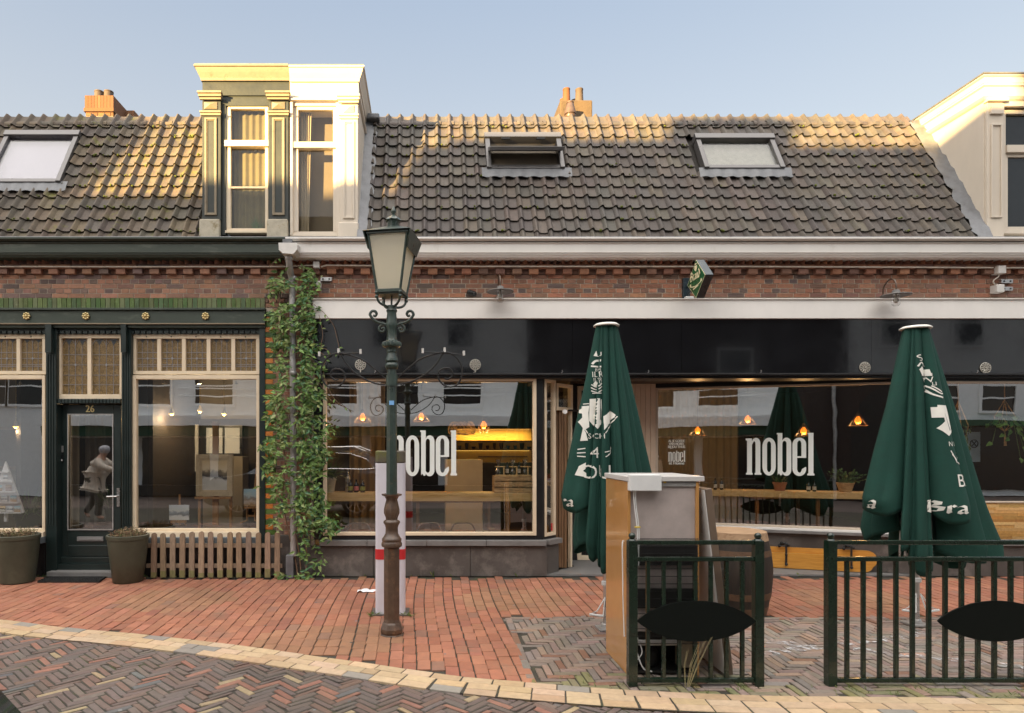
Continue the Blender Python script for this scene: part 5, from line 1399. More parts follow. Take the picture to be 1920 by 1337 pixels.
for py_ in (484, 522, 600, 700, 860, 960):
    q = MB(); xx, yy = (X(541.3,-.3), -.295) if py_ < 500 else (X(549.5,-.12), -.12)
    q.lathe([(r_+.002,Z(py_,yy)-.025),(r_+.006,Z(py_,yy)-.02),(r_+.006,Z(py_,yy)+.02),(r_+.002,Z(py_,yy)+.025)], xx, yy, 14); q.build('collar', M['zinc'], dp, smooth=50)
g = MB(); g.box(X(545,-.1)-.05, X(545,-.1)+.05, -.17, -.06, 0, .30); g.build('foot_pipe', M['lead'], dp, bevel=.01)
g = MB(); g.box(X(540,-.3)-.06, X(540,-.3)+.06, -.34, -.32, Z(458,-.3), Z(450,-.3)); g.build('gutter_outlet', M['lead'], dp)

# conduit along the brick, with clips
cd = MB(); yv = -.085; zz = Z(500.5,yv)
cd.tube([(XL,yv,zz+.01),(X(250,yv),yv,zz),(X(536,yv),yv,zz+.004),(X(588,yv),yv,zz+.02)], .010, 8)
cdo = tag(cd.build('cable_conduit', M['conduit'], None, smooth=50), 'thin pale cable conduit clipped along the brickwork of the left house', 'conduit')
cd = MB(); cd.tube([(X(602,yv),yv,zz),(X(612,yv),yv,zz+.02),(X(900,yv),yv,zz+.006),(X(1400,yv),yv,zz+.004),(X(1862,yv),yv,zz-.01)], .010, 8)
tag(cd.build('cable_conduit', M['conduit'], None, smooth=50), 'thin pale cable conduit clipped under the white gutter of the cafe', 'conduit')
cd2 = MB(); cd2.tube([(X(1884,yv),yv,zz-.012),(XR,yv,zz-.012)], .010, 8)
tag(cd2.build('cable_conduit', M['conduit'], None, smooth=50), 'short end of pale conduit right of the grey junction box', 'conduit')
def jbox(px, py, label, y=-.07, w=.08, cat='junction box'):
    g = MB(); g.box(X(px,y)-w/2, X(px,y)+w/2, y-.05, y+.06, Z(py,y)-w/2, Z(py,y)+w/2)
    return tag(g.build('junction_box', M['greyplastic'], None, bevel=.006), label, cat)
jbox(594, 498, 'grey junction box on the conduit just above the climbing plant')
jbox(596, 534, 'small grey box among the climbing plant leaves below the conduit', -.05)
jbox(1873, 507, 'grey junction box on the conduit at the right end of the cafe', w=.10)
jbox(1870, 542, 'lower grey box with a cable loop at the right end of the cafe', -.05, w=.10)
def bracket(px, py, label):
    g = MB(); y = -.02; g.box(X(px,y)-.075, X(px,y)+.075, y-.02, y+.03, Z(py,y)-.025, Z(py,y)+.025)
    o = tag(g.build('wall_bracket', M['silver'], None, bevel=.004), label, 'bracket')
    for s_ in (-.04,.04):
        h = MB(); h.tube([(X(px,y)+s_,y-.0205,Z(py,y)),(X(px,y)+s_,y-.026,Z(py,y))], .011, 8); h.build('screw', M['black'], o)
bracket(612, 524, 'flat metal bracket with two bolts beside the climbing plant')
bracket(1886, 528, 'upper flat metal bracket with two bolts at the right end')
bracket(1886, 542, 'lower flat metal bracket beside the grey box at the right end')
g = MB(); g.tube(spline([(X(1873,-.08),-.08,Z(514,-.08)),(X(1872,-.08),-.08,Z(519,-.08)),(X(1863,-.07),-.07,Z(526,-.07)),(X(1864,-.07),-.07,Z(532,-.07)),(X(1868,-.06),-.06,Z(537,-.06))]), .007, 6)
tag(g.build('cable', M['conduit'], None, smooth=50), 'looped grey cable joining the two grey boxes at right', 'cable')
g = MB(); y = -.03; g.box(X(1290,y)-.055, X(1290,y)+.055, y-.06, y+.03, Z(563,y), Z(557,y)); tag(g.build('sensor_box', M['whiteplastic'], None, bevel=.01), 'small white box under the hanging diamond sign', 'sensor')

# gooseneck wall lamps
def wall_lamp(px_plate, px_lamp, py_disk, label):
    y1 = -.36
    xl_ = X(px_lamp, y1); zd = Z(py_disk, y1)
    t = thing('wall_lamp', label, 'wall lamp', (xl_, -.02, zd), 'gooseneck lamps on the cafe brickwork')
    g = MB(); g.lathe([(.055,0),(.055,.012),(.035,.03),(.001,.032)], 0, 0, 16); g.xform(Matrix.Translation((X(px_plate,-.0),-.005,zd-.03)) @ Matrix.Rotation(R(90),4,'X')); g.build('wall_plate', M['lampbrown'], t, smooth=50)
    g = MB(); xp = X(px_plate,0)
    g.tube(spline([(xp,-.03,zd-.03),(xp,-.10,zd-.01),(xl_-.02*(xl_>xp),-.14,zd+.12),(xl_,-.22,zd+.20),(xl_,-.31,zd+.20),(xl_,y1,zd+.13),(xl_,y1,zd+.03)]), .010, 8); g.build('arm', M['lampbrown'], t, smooth=50)
    g = MB(); g.lathe([(.03,zd+.055),(.04,zd+.05),(.045,zd+.02),(.06,zd+.012),(.165,zd-.008),(.168,zd-.014),(.06,zd+.004),(.04,zd+.002)], xl_, y1, 24); g.build('shade', M['slate'], t, smooth=50)
    g = MB(); g.lathe([(.044,zd-.002),(.050,zd-.03),(.050,zd-.10),(.045,zd-.125),(.03,zd-.142),(.001,zd-.147)], xl_, y1, 20); g.build('glass_jar', M['clear'], t, smooth=60)
    g = MB(); g.lathe([(.012,zd),(.012,zd-.03),(.026,zd-.06),(.028,zd-.085),(.015,zd-.105),(.001,zd-.108)], xl_, y1, 14); g.build('bulb', M['winelabel'], t, smooth=60)
wall_lamp(934, 938, 545, 'gooseneck wall lamp on the brick above the left nobel window')
wall_lamp(1646, 1680, 552, 'gooseneck wall lamp with rusty wall plate above the right parasol')
g = MB(); y = -.01
for k in range(3): g.ball((X(884,y)+k*.03-.03, y-.03, Z(549,y)-.01*k), .035, 8)
tag(g.build('wall_hook', M['iron'], None, smooth=50), 'dark broken wall fixing on the brick left of the wall lamp', 'fixing')

# projecting diamond sign
SX = 3.32
sg = thing('hanging_sign', 'green diamond sign lettered Brand projecting from the cafe wall', 'sign', (SX+.05, -.02, 3.7))
yn, yf_, zc_, ztop, zbot = -.70, -.18, 3.712, 3.965, 3.49
ym = (yn+yf_)/2
def dia(mb, x0, x1, k, mat_=0):
    pts = []
    for (a, b) in ((yn,zc_),(ym,ztop),(yf_,zc_),(ym,zbot)):
        pts.append((ym+(a-ym)*k, zc_+(b-zc_)*k))
    mb.add([(x0,a,b) for a,b in pts]+[(x1,a,b) for a,b in pts], [(0,1,2,3),(7,6,5,4),(0,4,5,1),(1,5,6,2),(2,6,7,3),(3,7,4,0)], mat_)
g = MB(); dia(g, SX, SX+.10, 1.0); body = g.build('sign_box', M['signside'], sg, bevel=.008)
g = MB(); dia(g, SX-.004, SX-.001, .95); g.build('green_face', M['signgreen'], sg)
g = MB(); dia(g, SX-.0025, SX-.0005, .985); g.build('cream_border', M['signcream'], sg)
# blackletter strokes: broad-nib polygons
NIB = {'B':[[(.05,.95),(.30,1.0),(.62,.86),(.60,.62),(.30,.55)],[(.22,.95),(.24,.10)],[(.30,.55),(.70,.42),(.66,.12),(.34,-.02),(.06,.10)],[(.02,.20),(.10,.62)]],
       'r':[[(.86,.56),(.92,.62),(.92,.08),(.98,.0)],[(.94,.50),(1.08,.64),(1.22,.52)]],
       'a':[[(1.34,.52),(1.52,.64),(1.68,.54),(1.68,.08),(1.78,.0)],[(1.68,.34),(1.40,.24),(1.38,.06),(1.52,-.02),(1.66,.10)]],
       'n':[[(1.90,.56),(1.96,.62),(1.96,.06),(2.02,.0)],[(1.98,.50),(2.16,.64),(2.28,.50),(2.28,.06),(2.38,.0)]],
       'd':[[(2.52,1.02),(2.86,.66),(2.96,.30),(2.80,.0),(2.60,.0),(2.52,.18),(2.52,.44),(2.66,.60),(2.84,.56)]]}
def brand_strokes(letters='Brand', nib=(.085,.075)):
    out = []
    for ch_ in letters:
        for st in NIB[ch_]:
            for i in range(len(st)-1):
                (x0,z0),(x1,z1) = st[i], st[i+1]; nx, nz = nib
                out.append([(x0-nx,z0-nz),(x0+nx,z0+nz),(x1+nx,z1+nz),(x1-nx,z1-nz)])
    return out
def brand_w(letters): return {'Bra':1.85,'ra':1.0,'Brand':3.05,'Br':1.3}[letters]
g = MB()
k = 0
for q in brand_strokes('Brand'):
    k += 1; w = .30; s_ = w/3.05
    g.add([(SX-.006-.0002*k, ym+.16-a*s_, zc_+.005+(b-.2)*s_*1.05+.035*(-(a-1.5)/1.5)*-.0+.03) for (a,b) in q], [(0,1,2,3)])
g.build('lettering', M['signcream'], sg)
g = MB()
for j in range(10):
    a0, a1 = -.14+.028*j, -.14+.028*(j+1); f_ = lambda a: -.045-.8*a*a*0+.35*(a)*-.0-.02*math.cos(a*11)
    g.add([(SX-.006,ym-a0,zc_+f_(a0)-.012),(SX-.006,ym-a1,zc_+f_(a1)-.012),(SX-.006,ym-a1,zc_+f_(a1)+.0),(SX-.006,ym-a0,zc_+f_(a0)+.0)], [(0,1,2,3)])
g.add([(SX-.006,ym+.075,zc_-.105),(SX-.006,ym-.075,zc_-.085),(SX-.006,ym-.07,zc_-.068),(SX-.006,ym+.08,zc_-.088)], [(0,1,2,3)])
for s_ in (-1,1): g.lathe([(.02,0),(.02,.001)], 0, 0, 12); g.v[-24:] = [(SX-.006-v[2], ym+s_*.155+v[0], zc_-.035+v[1]) for v in g.v[-24:]]
g.add([(SX-.006,ym+.04,zc_+.18),(SX-.006,ym-.035,zc_+.18),(SX-.006,ym-.035,zc_+.135),(SX-.006,ym,zc_+.105),(SX-.006,ym+.04,zc_+.135)], [(0,1,2,3,4)])
g.add([(SX-.006,ym+.03,zc_+.21),(SX-.006,ym-.03,zc_+.205),(SX-.006,ym-.025,zc_+.19),(SX-.006,ym+.03,zc_+.19)], [(0,1,2,3)])
g.build('emblem', M['signcream'], sg)
g = MB(); g.box(SX+.0, SX+.09, -.05, .0, zc_-.13, zc_+.13); g.tube([(SX+.05,-.03,zc_+.02),(SX+.05,-.25,zc_+.02)], .02, 8); g.tube([(SX+.05,-.03,zc_-.1),(SX+.05,-.25,zc_-.02)], .015, 8); g.build('wall_mount', M['signside'], sg, bevel=.003)

# ================================================================ CLIMBING PLANT
vine = thing('climbing_plant', 'leafy evergreen climber growing up the drainpipe between the two shops', 'climber', (X(555,-.1), -.15, 0))
rnd = random.Random(11)
EDGE = [(478,520,585),(500,515,590),(520,512,596),(545,508,600),(570,505,596),(600,505,588),(640,512,588),(655,514,603),(680,508,606),(720,510,600),(760,500,612),(800,498,612),(840,497,616),(880,500,614),(920,503,612),(960,508,614),(985,512,640),(1000,515,628),(1020,530,606),(1045,542,606),(1075,540,600),(1085,540,590)]
def edge(py):
    for i in range(len(EDGE)-1):
        if py <= EDGE[i+1][0]:
            t = (py-EDGE[i][0])/(EDGE[i+1][0]-EDGE[i][0]); return EDGE[i][1]*(1-t)+EDGE[i+1][1]*t, EDGE[i][2]*(1-t)+EDGE[i+1][2]*t
    return EDGE[-1][1], EDGE[-1][2]
def leaf(mb, p, d, nrm, L, W, col):
    d = d.normalized(); s_ = d.cross(nrm); s_.normalize(); n_ = s_.cross(d)
    b = p; m1 = p+d*L*.35; tip = p+d*L-n_*L*.12
    mb.add([b, m1+s_*W+n_*W*.25, m1-s_*W+n_*W*.25, tip, m1-n_*W*.12, p+d*L*.7+s_*W*.62+n_*W*.1, p+d*L*.7-s_*W*.62+n_*W*.1], [(0,4,1),(0,2,4),(1,4,5),(4,2,6),(4,3,5),(4,6,3)], 0, col)
LGRN = [(.08,.15,.035),(.11,.19,.045),(.055,.13,.035),(.12,.20,.05),(.07,.15,.07),(.17,.27,.08)]
LYEL = [(.15,.22,.06),(.19,.25,.07),(.11,.18,.04),(.25,.29,.12),(.15,.19,.07)]
g = MB()
def clump(px, py, y, n, yel):
    cx, cz = X(px,y), Z(py,y)
    ax = rnd.uniform(-.8,.8)
    for _ in range(n):
        p = Vector((cx+rnd.gauss(0,.028), y+rnd.gauss(0,.03), cz+rnd.gauss(0,.03)))
        a = rnd.uniform(-2.6, 2.6)
        d = Vector((math.sin(a)*.9, -.45+rnd.uniform(-.4,.4), -math.cos(a)*.75-.25))
        nr = Vector((rnd.uniform(-.6,.6), -1, rnd.uniform(-.1,.9))).normalized()
        pal = LYEL if rnd.random() < yel else LGRN
        L = rnd.uniform(.05,.10)
        leaf(g, p, d, nr, L, L*rnd.uniform(.17,.25), jit(rnd.choice(pal), .2))
for _ in range(960):
    py = rnd.uniform(505, 1085)
    l, r_ = edge(py)
    px = l + (r_-l)*min(1, max(0, rnd.betavariate(1.15,1.15)))
    if py < 560 and rnd.random() < .45: continue
    if py > 990 and rnd.random() < .80: continue
    if 1000 < py and px < 540: continue
    if 537 < px < 560 and rnd.random() < .86: continue
    if 860 < py < 1000 and 512 < px < 535 and rnd.random() < .4: continue
    edgey = 1-min(1, min(px-l, r_-px)/18)
    y = -.10-rnd.random()*.20*(1-edgey*.7)
    if 538 < px < 562: y = -.20-rnd.random()*.08
    yel = .72 if px < 540 else .22
    if edgey > .2 and math.sin(py*.055+px*.02)+math.sin(py*.13) < -.55: continue
    clump(px, py, y, rnd.randint(4,7), yel)
for (px, py, n) in ((600,1076,4),(607,1052,5),(575,1040,6),(612,1012,5),(625,985,6),(640,992,4),(602,1000,6),(530,1078,6),(538,1082,5),(570,1083,5),(560,1086,4),(470,1010,0),(615,800,4),(623,806,3),(630,812,2),(495,836,4),(500,842,5),(488,915,2)): clump(px, py, -.18, n, .2)
for (px, py) in ((530,480),(545,490),(570,498),(585,508),(592,520),(600,516),(515,494),(525,512)): clump(px, py, -.11, 2, .9)
# loose tendrils over the board and fascia
TEND = [[(575,560),(600,580),(612,592),(625,610),(632,635),(636,655),(632,662)],[(598,590),(603,612),(605,630),(602,650),(612,655),(620,664)],[(600,660),(612,672),(606,690),(612,720),(625,745),(640,760),(655,768)],[(505,500),(520,486),(535,484),(560,500),(580,506)],[(585,700),(610,735),(622,752),(640,760)]]
st = MB()
for T in TEND:
    P_ = spline([(X(a,-.19),-.19,Z(b,-.19)) for a,b in T], 5)
    st.tube(P_, .0035, 5)
    for p in P_[::3]:
        if rnd.random() < .62:
            a = rnd.uniform(-2,2); leaf(g, Vector(p), Vector((math.sin(a),-.3,-math.cos(a))), Vector((rnd.uniform(-.4,.4),-1,.4)).normalized(), .055, .013, jit(rnd.choice(LGRN+LYEL), .2))
fol = g.build('foliage', M['leaf'], vine)
for S in ([(565,1082),(562,1050),(556,1010),(548,960),(556,900),(548,830),(560,760),(552,680),(566,620),(575,560),(590,510)],
          [(572,1082),(575,1040),(570,1000),(582,940),(575,880),(584,800),(575,720),(580,650)],
          [(560,1085),(552,1045),(540,990),(530,930),(535,860),(522,790),(530,720),(520,660),(528,600),(520,540)],
          [(550,965),(566,975),(580,985),(590,1000)]):
    st.tube(spline([(X(a,-.14),-.14+.02*math.sin(b*.05),Z(b,-.14)) for a,b in S], 5), [.012]*0 or .009, 6)
st.build('stems', M['stem'], vine, smooth=60)

# ================================================================ STREET LAMP
LX, LY = X(734.5, -2.55), -2.55
lp = thing('street_lamp', 'old cast iron street lamp with tapered lantern and scrolled arms standing on the pavement', 'street lamp', (LX, LY, 0))
lz = lambda py: Z(py, LY)
pr = lambda r: r/F*(CAM_D+LY)
g = MB(); g.lathe([(pr(22),0),(pr(22.5),lz(1189)),(pr(20),lz(1187)),(pr(22),lz(1183)),(pr(22),lz(1177)),(pr(18.5),lz(1168)),(pr(16.5),lz(1165)),(pr(15.5),lz(1160))], LX, LY, 8, rot=R(22.5)); g.build('foot', M['lampbrown'], lp, bevel=.005)
g = MB(); g.lathe([(pr(15.5),lz(1161)),(pr(15.5),lz(1026))], LX, LY, 8, rot=R(22.5)); g.build('octagonal_base', M['lampbrown'], lp, bevel=.004)
g = MB(); prof = [(15.5,1026),(19,1024),(19.5,1019),(17.5,1015),(18.5,1013),(18.5,1010),(16,1007),(12,1000),(11.5,990),(13,984),(14.5,980),(14,977),(10,974),(10.5,970),(13.5,962),(13.5,955),(11.5,945),(9.5,937),(12,931),(17,929),(17.5,926),(13,926.5),(10,928)]
g.lathe([(pr(a), lz(b)) for a,b in prof], LX, LY, 24, flute=lambda i,q: .09*math.cos(q*8) if 10 <= i <= 21 else 0); g.build('leaf_collar', M['lampbrown'], lp, smooth=45)
g = MB(); g.lathe([(pr(9.6),lz(928)),(pr(9.2),lz(800)),(pr(8.2),lz(692))], LX, LY, 32, flute=lambda i,q: .07*math.cos(q*10)); g.build('fluted_shaft', M['lampgreen'], lp, smooth=60)
g = MB(); prof = [(8.6,693),(11,691),(12.5,687),(12.5,684),(10.5,681),(9,679),(12,677),(11.5,673),(9,666),(8.5,662),(9.5,661),(9.5,658.5),(9,657),(11,652),(17,650),(18.2,646),(17,642),(12,640),(10,639),(8.8,636),(8.6,620),(9.5,614),(11,609),(9.5,604),(9.6,596),(8.6,588),(9.5,585),(10.5,583),(9,580),(10,576),(9.5,573.5),(5,573)]
g.lathe([(pr(a), lz(b)) for a,b in prof], LX, LY, 32, flute=lambda i,q: (.055*math.cos(q*16) if 13 <= i <= 16 else .05*math.cos(q*6) if 18 <= i <= 23 else 0)); g.build('turned_column', M['lampgreen'], lp, smooth=45)
def w2(dx, py): return (LX+pr(dx), LY, lz(py))
for s_ in (-1, 1):                                                  # scrolled ladder arms
    g = MB()
    A = [(8,610),(16,607),(24,605),(32,601),(38,595),(40.5,589),(37,583.5),(31,584),(28.5,589),(31,593),(34.5,591)]
    g.tube(spline([w2(s_*a,b) for a,b in A], 4), [pr(2.6)]*33+[pr(2.2)]*8, 8)
    A = [(14,607),(20,610),(24,615),(22,621),(16,622),(13.5,618),(16,614.5),(19,617)]
    g.tube(spline([w2(s_*a,b) for a,b in A], 4), pr(2.0), 8)
    g.ball(w2(s_*17,605.5), pr(2.2), 8); g.tube([w2(s_*40,589), w2(s_*43,591.5)], pr(1.2), 6)
    g.build('scroll_arm', M['lampgreen'], lp, smooth=50)
# lantern (turned a little and leaning)
LM = Matrix.Translation((LX, LY, lz(553))) @ Matrix.Rotation(R(1.2), 4, 'Y') @ Matrix.Rotation(R(-13), 4, 'Z')
u = pr(1)
hb, ht, H = 22.5*u, 37.5*u, 108*u        # half widths bottom/top, height
def lm(mb): return mb.xform(LM)
def ring(mb, a, z0, z1, t):
    mb.box(-a, a, -a, -a+t, z0, z1); mb.box(-a, a, a-t, a, z0, z1); mb.box(-a, -a+t, -a+t, a-t, z0, z1); mb.box(a-t, a, -a+t, a-t, z0, z1)
g = MB(); ring(g, hb+.012, -.0, .03, .03); g.box(-hb+.0, hb-.0, -hb, hb, -.012, -.0005)
for sx_ in (-1,1):
    for sy_ in (-1,1): g.tube([(sx_*hb, sy_*hb, .02),(sx_*ht, sy_*ht, H)], .013, 4)
ring(g, ht+.012, H-.02, H, .03)
lantern = lm(g).build('lantern_frame', M['lampgreen'], lp, bevel=.003)
M['milk'] = mat('frosted_lamp_glass', (.50,.47,.40), .35, var=.08, vscale=4, spec=.4)
g = MB(); a0, a1 = hb-.004, ht-.006
g.add([(-a0,-a0,.02),(a0,-a0,.02),(a0,a0,.02),(-a0,a0,.02),(-a1,-a1,H-.01),(a1,-a1,H-.01),(a1,a1,H-.01),(-a1,a1,H-.01)], [(0,1,5,4),(1,2,6,5),(2,3,7,6),(3,0,4,7)])
def frosted(name, col):
    m = bpy.data.materials.new(name); m.use_nodes = True
    nt = m.node_tree; N = nt.nodes; L_ = nt.links; N.remove(N["Principled BSDF"])
    d = N.new("ShaderNodeBsdfDiffuse"); d.inputs[0].default_value = (*col,1); t = N.new("ShaderNodeBsdfTranslucent"); t.inputs[0].default_value = (*col,1)
    tr = N.new("ShaderNodeBsdfTransparent"); tr.inputs[0].default_value = (.8,.78,.7,1); gl = N.new("ShaderNodeBsdfGlossy"); gl.inputs["Roughness"].default_value = .3
    a = N.new("ShaderNodeMixShader"); a.inputs[0].default_value = .5; L_.new(d.outputs[0], a.inputs[1]); L_.new(t.outputs[0], a.inputs[2])
    b = N.new("ShaderNodeMixShader"); b.inputs[0].default_value = .10; L_.new(a.outputs[0], b.inputs[1]); L_.new(tr.outputs[0], b.inputs[2])
    c = N.new("ShaderNodeMixShader"); c.inputs[0].default_value = .06; L_.new(b.outputs[0], c.inputs[1]); L_.new(gl.outputs[0], c.inputs[2])
    L_.new(c.outputs[0], N["Material Output"].inputs[0]); return m
M['milk'] = frosted('frosted_lamp_glass', (.93,.87,.70))
lm(g).build('lantern_glass', M['milk'], lp)
g = MB(); g.lathe([(.03,.03),(.03,.10),(.045,.11),(.045,.20),(.02,.24),(.001,.24)], 0, 0, 12); lm(g).build('lamp_bulb', M['winelabel'], lp, smooth=50)
# roof
e_ = ht+.036
g = MB(); g.add([(-e_,-e_,H+.003),(e_,-e_,H+.003),(e_,e_,H+.003),(-e_,e_,H+.003),(-.05,-.05,H+.085),(.05,-.05,H+.085),(.05,.05,H+.085),(-.05,.05,H+.085)], [(3,2,1,0),(0,1,5,4),(1,2,6,5),(2,3,7,6),(3,0,4,7),(4,5,6,7)])
# side skirts hanging below the eave
for s_ in (-1, 1):
    g.add([(s_*e_,-e_,H+.002),(s_*e_,e_,H+.002),(s_*(e_-.034),e_-.05,H-.14),(s_*(e_-.034),-e_+.05,H-.14),(s_*(e_-.008),-e_,H+.002),(s_*(e_-.008),e_,H+.002),(s_*(e_-.042),e_-.05,H-.14),(s_*(e_-.042),-e_+.05,H-.14)], [(0,1,2,3),(7,6,5,4),(0,3,7,4),(1,5,6,2),(2,6,7,3)])
lm(g).build('lantern_roof', M['lampgreen'], lp)
g = MB(); g.lathe([(11*u,H+.07),(11*u,H+.135),(12.5*u,H+.14),(13.5*u,H+.147),(14*u,H+.15),(9*u,H+.175),(5*u,H+.19),(2.5*u,H+.198),(2.5*u,H+.205),(5*u,H+.225),(5*u,H+.235),(3*u,H+.255),(.3*u,H+.285)], 0, 0, 24, flute=lambda i,q: .12*math.cos(q*8) if 2 <= i <= 5 else 0)
lm(g).build('vent_crown', M['lampgreen'], lp, smooth=40)
g = MB()
for sx_ in (-1,1):
    for sy_ in (-1,1):
        x0_, y0_ = sx_*hb*.95, sy_*hb*.95
        g.tube(spline([(x0_,y0_,.0),(x0_*.98,y0_*.98,-.06),(x0_*.72,y0_*.72,-.095),(x0_*.30,y0_*.30,-.11)]), .011, 8); g.ball((x0_*1.06,y0_*1.06,-.035), .016, 8); g.ball((x0_*1.06,y0_*1.06,.0), .018, 8)
g.tube([(0,0,-.12),(0,0,-.01)], .009, 8)
lm(g).build('lantern_yoke', M['lampgreen'], lp, smooth=50)
# festive light hoops clamped to the post
def hoop(s_, dz=0):
    t = MB(); C_ = (s_*108, 706+dz)
    P_ = lambda a, b: (LX+pr(s_*a), LY-.02, lz(b+dz))
    t.tube(spline([P_(12,709),(P_(30,692)),P_(52,675),P_(75,666),P_(96,661.5),P_(110,663.5),P_(122,672),P_(130.5,687),P_(131,704),P_(124,720),P_(111,726),P_(97,722),P_(87.5,710),P_(88.5,698),P_(97,691.5),P_(108,691.5),P_(114,699),P_(112,707),P_(105,711.5),P_(99,710)], 4), .0075, 6)
    t.tube(spline([P_(11,720.5),P_(30,718),P_(52,709),(P_(72,695)),P_(86,679),P_(96,662)], 4), .0075, 6)
    t.tube([P_(58,661),P_(96,662.5),P_(138,666.5)], .005, 6)
    t.ball(P_(96,662), .017, 8)
    o = t.build('light_hoop', M['iron'], lp, smooth=50)
    for a, b in ((58,658.5),(99,657),(135,663)):
        q = MB(); p = P_(a,b); q.tube([(p[0],p[1],p[2]-.02),(p[0],p[1],p[2]+.022)], .011, 8); q.build('bulb_socket', M['greyplastic'], o, smooth=50)
hoop(1); hoop(-1, 1.5)
g = MB(); g.lathe([(pr(11),lz(724)),(pr(11),lz(703))], LX, LY, 16); g.build('clamp', M['lampgreen'], lp, smooth=50)
g = MB(); y_ = LY-pr(9.4); g.box(LX-.02, LX+.022, y_-.006, y_+.02, lz(760), lz(752)); g.build('blue_tag', mat('blue_sticker', (.18,.40,.72), .5), lp)

# white and red bollard
by = -1.80; bx = X(732.5, by)
bo = thing('bollard', 'square white bollard with red band and dark cap behind the street lamp', 'bollard', (bx, by, 0))
def rrect(mb, cx, cy, hw, hd, r, z0, z1, n=5):
    pts = []
    for (sx_, sy_, a0) in ((1,-1,-90),(1,1,0),(-1,1,90),(-1,-1,180)):
        for k in range(n+1):
            a = R(a0+90*k/n); pts.append((cx+sx_*(hw-r)+r*math.cos(a), cy+sy_*(hd-r)+r*math.sin(a)))
    m_ = len(pts)
    mb.add([(x_,y_,z0) for x_,y_ in pts]+[(x_,y_,z1) for x_,y_ in pts], [tuple(reversed(range(m_))), tuple(range(m_,2*m_))]+[(i,(i+1) % m_,(i+1) % m_+m_,i+m_) for i in range(m_)])
bw = 27.5/F*(CAM_D+by)
g = MB(); rrect(g, bx, by, bw, .10, .035, 0, Z(868,by)); g.build('post', M['bollard'], bo, smooth=30)
g = MB(); rrect(g, bx, by, bw+.001, .101, .036, Z(868,by)+.001, Z(845,by)); g.build('cap', M['bollcap'], bo, smooth=30, bevel=.012)
g = MB(); rrect(g, bx, by, bw+.0025, .1025, .0375, Z(1046,by), Z(1027,by)); g.build('red_band', M['red'], bo, smooth=30)
g = MB(); g.box(bx-bw-.04, bx+bw+.04, by-.14, by+.14, .001, .012); g.build('base_plate', M['stone'], bo)

# litter
g = MB(); x0, y0 = G(688, 1110); rr = random.Random(4); vv = []
for i in range(7):
    for j in range(3): vv.append((x0-.11+.036*i, y0-.05+.05*j+rr.uniform(-.012,.012), .008+rr.uniform(0,.025)))
g.add(vv, [(i*3+j,(i+1)*3+j,(i+1)*3+j+1,i*3+j+1) for i in range(6) for j in range(2)])
tag(g.build('paper_scrap', M['paper']), 'crumpled white scrap of paper lying on the red pavement left of the lamp', 'litter')

# ================================================================ FLOWER POTS, MAT, FENCE
def flower_pot(px, wt_, wb, yc, label, seed):
    """glazed pot with dry stalks"""
    x_ = X(px, yc); k = (CAM_D+yc)/F
    t = thing('flower_pot', label, 'flower pot', (x_, yc, 0), 'glazed pots by the gallery door')
    h = Z(1004, yc-.1)-.0; rt, rb = wt_/2*k, wb/2*k
    g = MB(); g.lathe([(rb*.9,.0),(rb,.012),(rb+(rt-rb)*.5,h*.5),(rt*.955,h-.055),(rt*.985,h-.052),(rt,h-.03),(rt*1.0,h-.005),(rt*.97,h),(rt*.90,h),(rt*.88,h-.05),(.001,h-.05)], x_, yc, 36); g.build('pot', M['pot'], t, smooth=50)
    g = MB(); g.lathe([(rt*.87,h-.049),(rt*.5,h-.035),(.001,h-.03)], x_, yc, 20); g.build('soil', M['soil'], t)
    rr = random.Random(seed); g = MB()
    TWC = [(.17,.09,.05),(.22,.14,.08),(.12,.07,.04),(.20,.17,.09),(.10,.11,.04)]
    for _ in range(150):
        a, q = rr.uniform(0,2*PI), rt*.82*math.sqrt(rr.random()); bx_, by_ = x_+q*math.cos(a), yc+q*math.sin(a)
        hh = rr.uniform(.03,.12); dx, dy = rr.uniform(-.05,.05), rr.uniform(-.04,.04); c = jit(rr.choice(TWC), .25)
        g.tube([(bx_,by_,h-.045),(bx_+dx*.4,by_+dy*.4,h-.03+hh*.5),(bx_+dx,by_+dy,h-.03+hh)], [.003,.0025,.001], 4, 0, c)
        for k_ in range(3):
            f_ = rr.uniform(.3,1); p = Vector((bx_+dx*f_, by_+dy*f_, h-.03+hh*f_)); aa = rr.uniform(0,2*PI)
            d = Vector((math.cos(aa), math.sin(aa), rr.uniform(-.3,.8))); leaf(g, p, d, Vector((rr.uniform(-1,1),-.6,.8)).normalized(), rr.uniform(.015,.035), .006, jit(rr.choice(TWC), .25))
    g.build('dry_stalks', M['twig'], t)
flower_pot(33, 77, 57, -.36, 'grey glazed pot of dry stalks left of the gallery doormat', 1)
flower_pot(240, 75, 53, -.34, 'grey glazed pot of dry stalks between doormat and picket fence', 2)
a_, b_, c_, d_ = G(70,1093), G(186,1093), G(213,1073.5), G(110,1073.5)
g = MB(); g.add([(*a_,.003),(*b_,.003),(*c_,.003),(*d_,.003),(*a_,.02),(*b_,.02),(*c_,.02),(*d_,.02)], [(3,2,1,0),(4,5,6,7),(0,1,5,4),(1,2,6,5),(2,3,7,6),(3,0,4,7)])
for i in range(24):
    for j in range(9):
        u_, v_ = (i+.5)/24, (j+.5)/9
        x_ = (a_[0]*(1-u_)+b_[0]*u_)*(1-v_)+(d_[0]*(1-u_)+c_[0]*u_)*v_; y_ = a_[1]*(1-v_)+d_[1]*v_
        g.box(x_-.011, x_+.011, y_-.006, y_+.006, .0205, .027)
tag(g.build('doormat', M['mat']), 'black rubber doormat in front of the gallery door', 'doormat')
yf = -.16
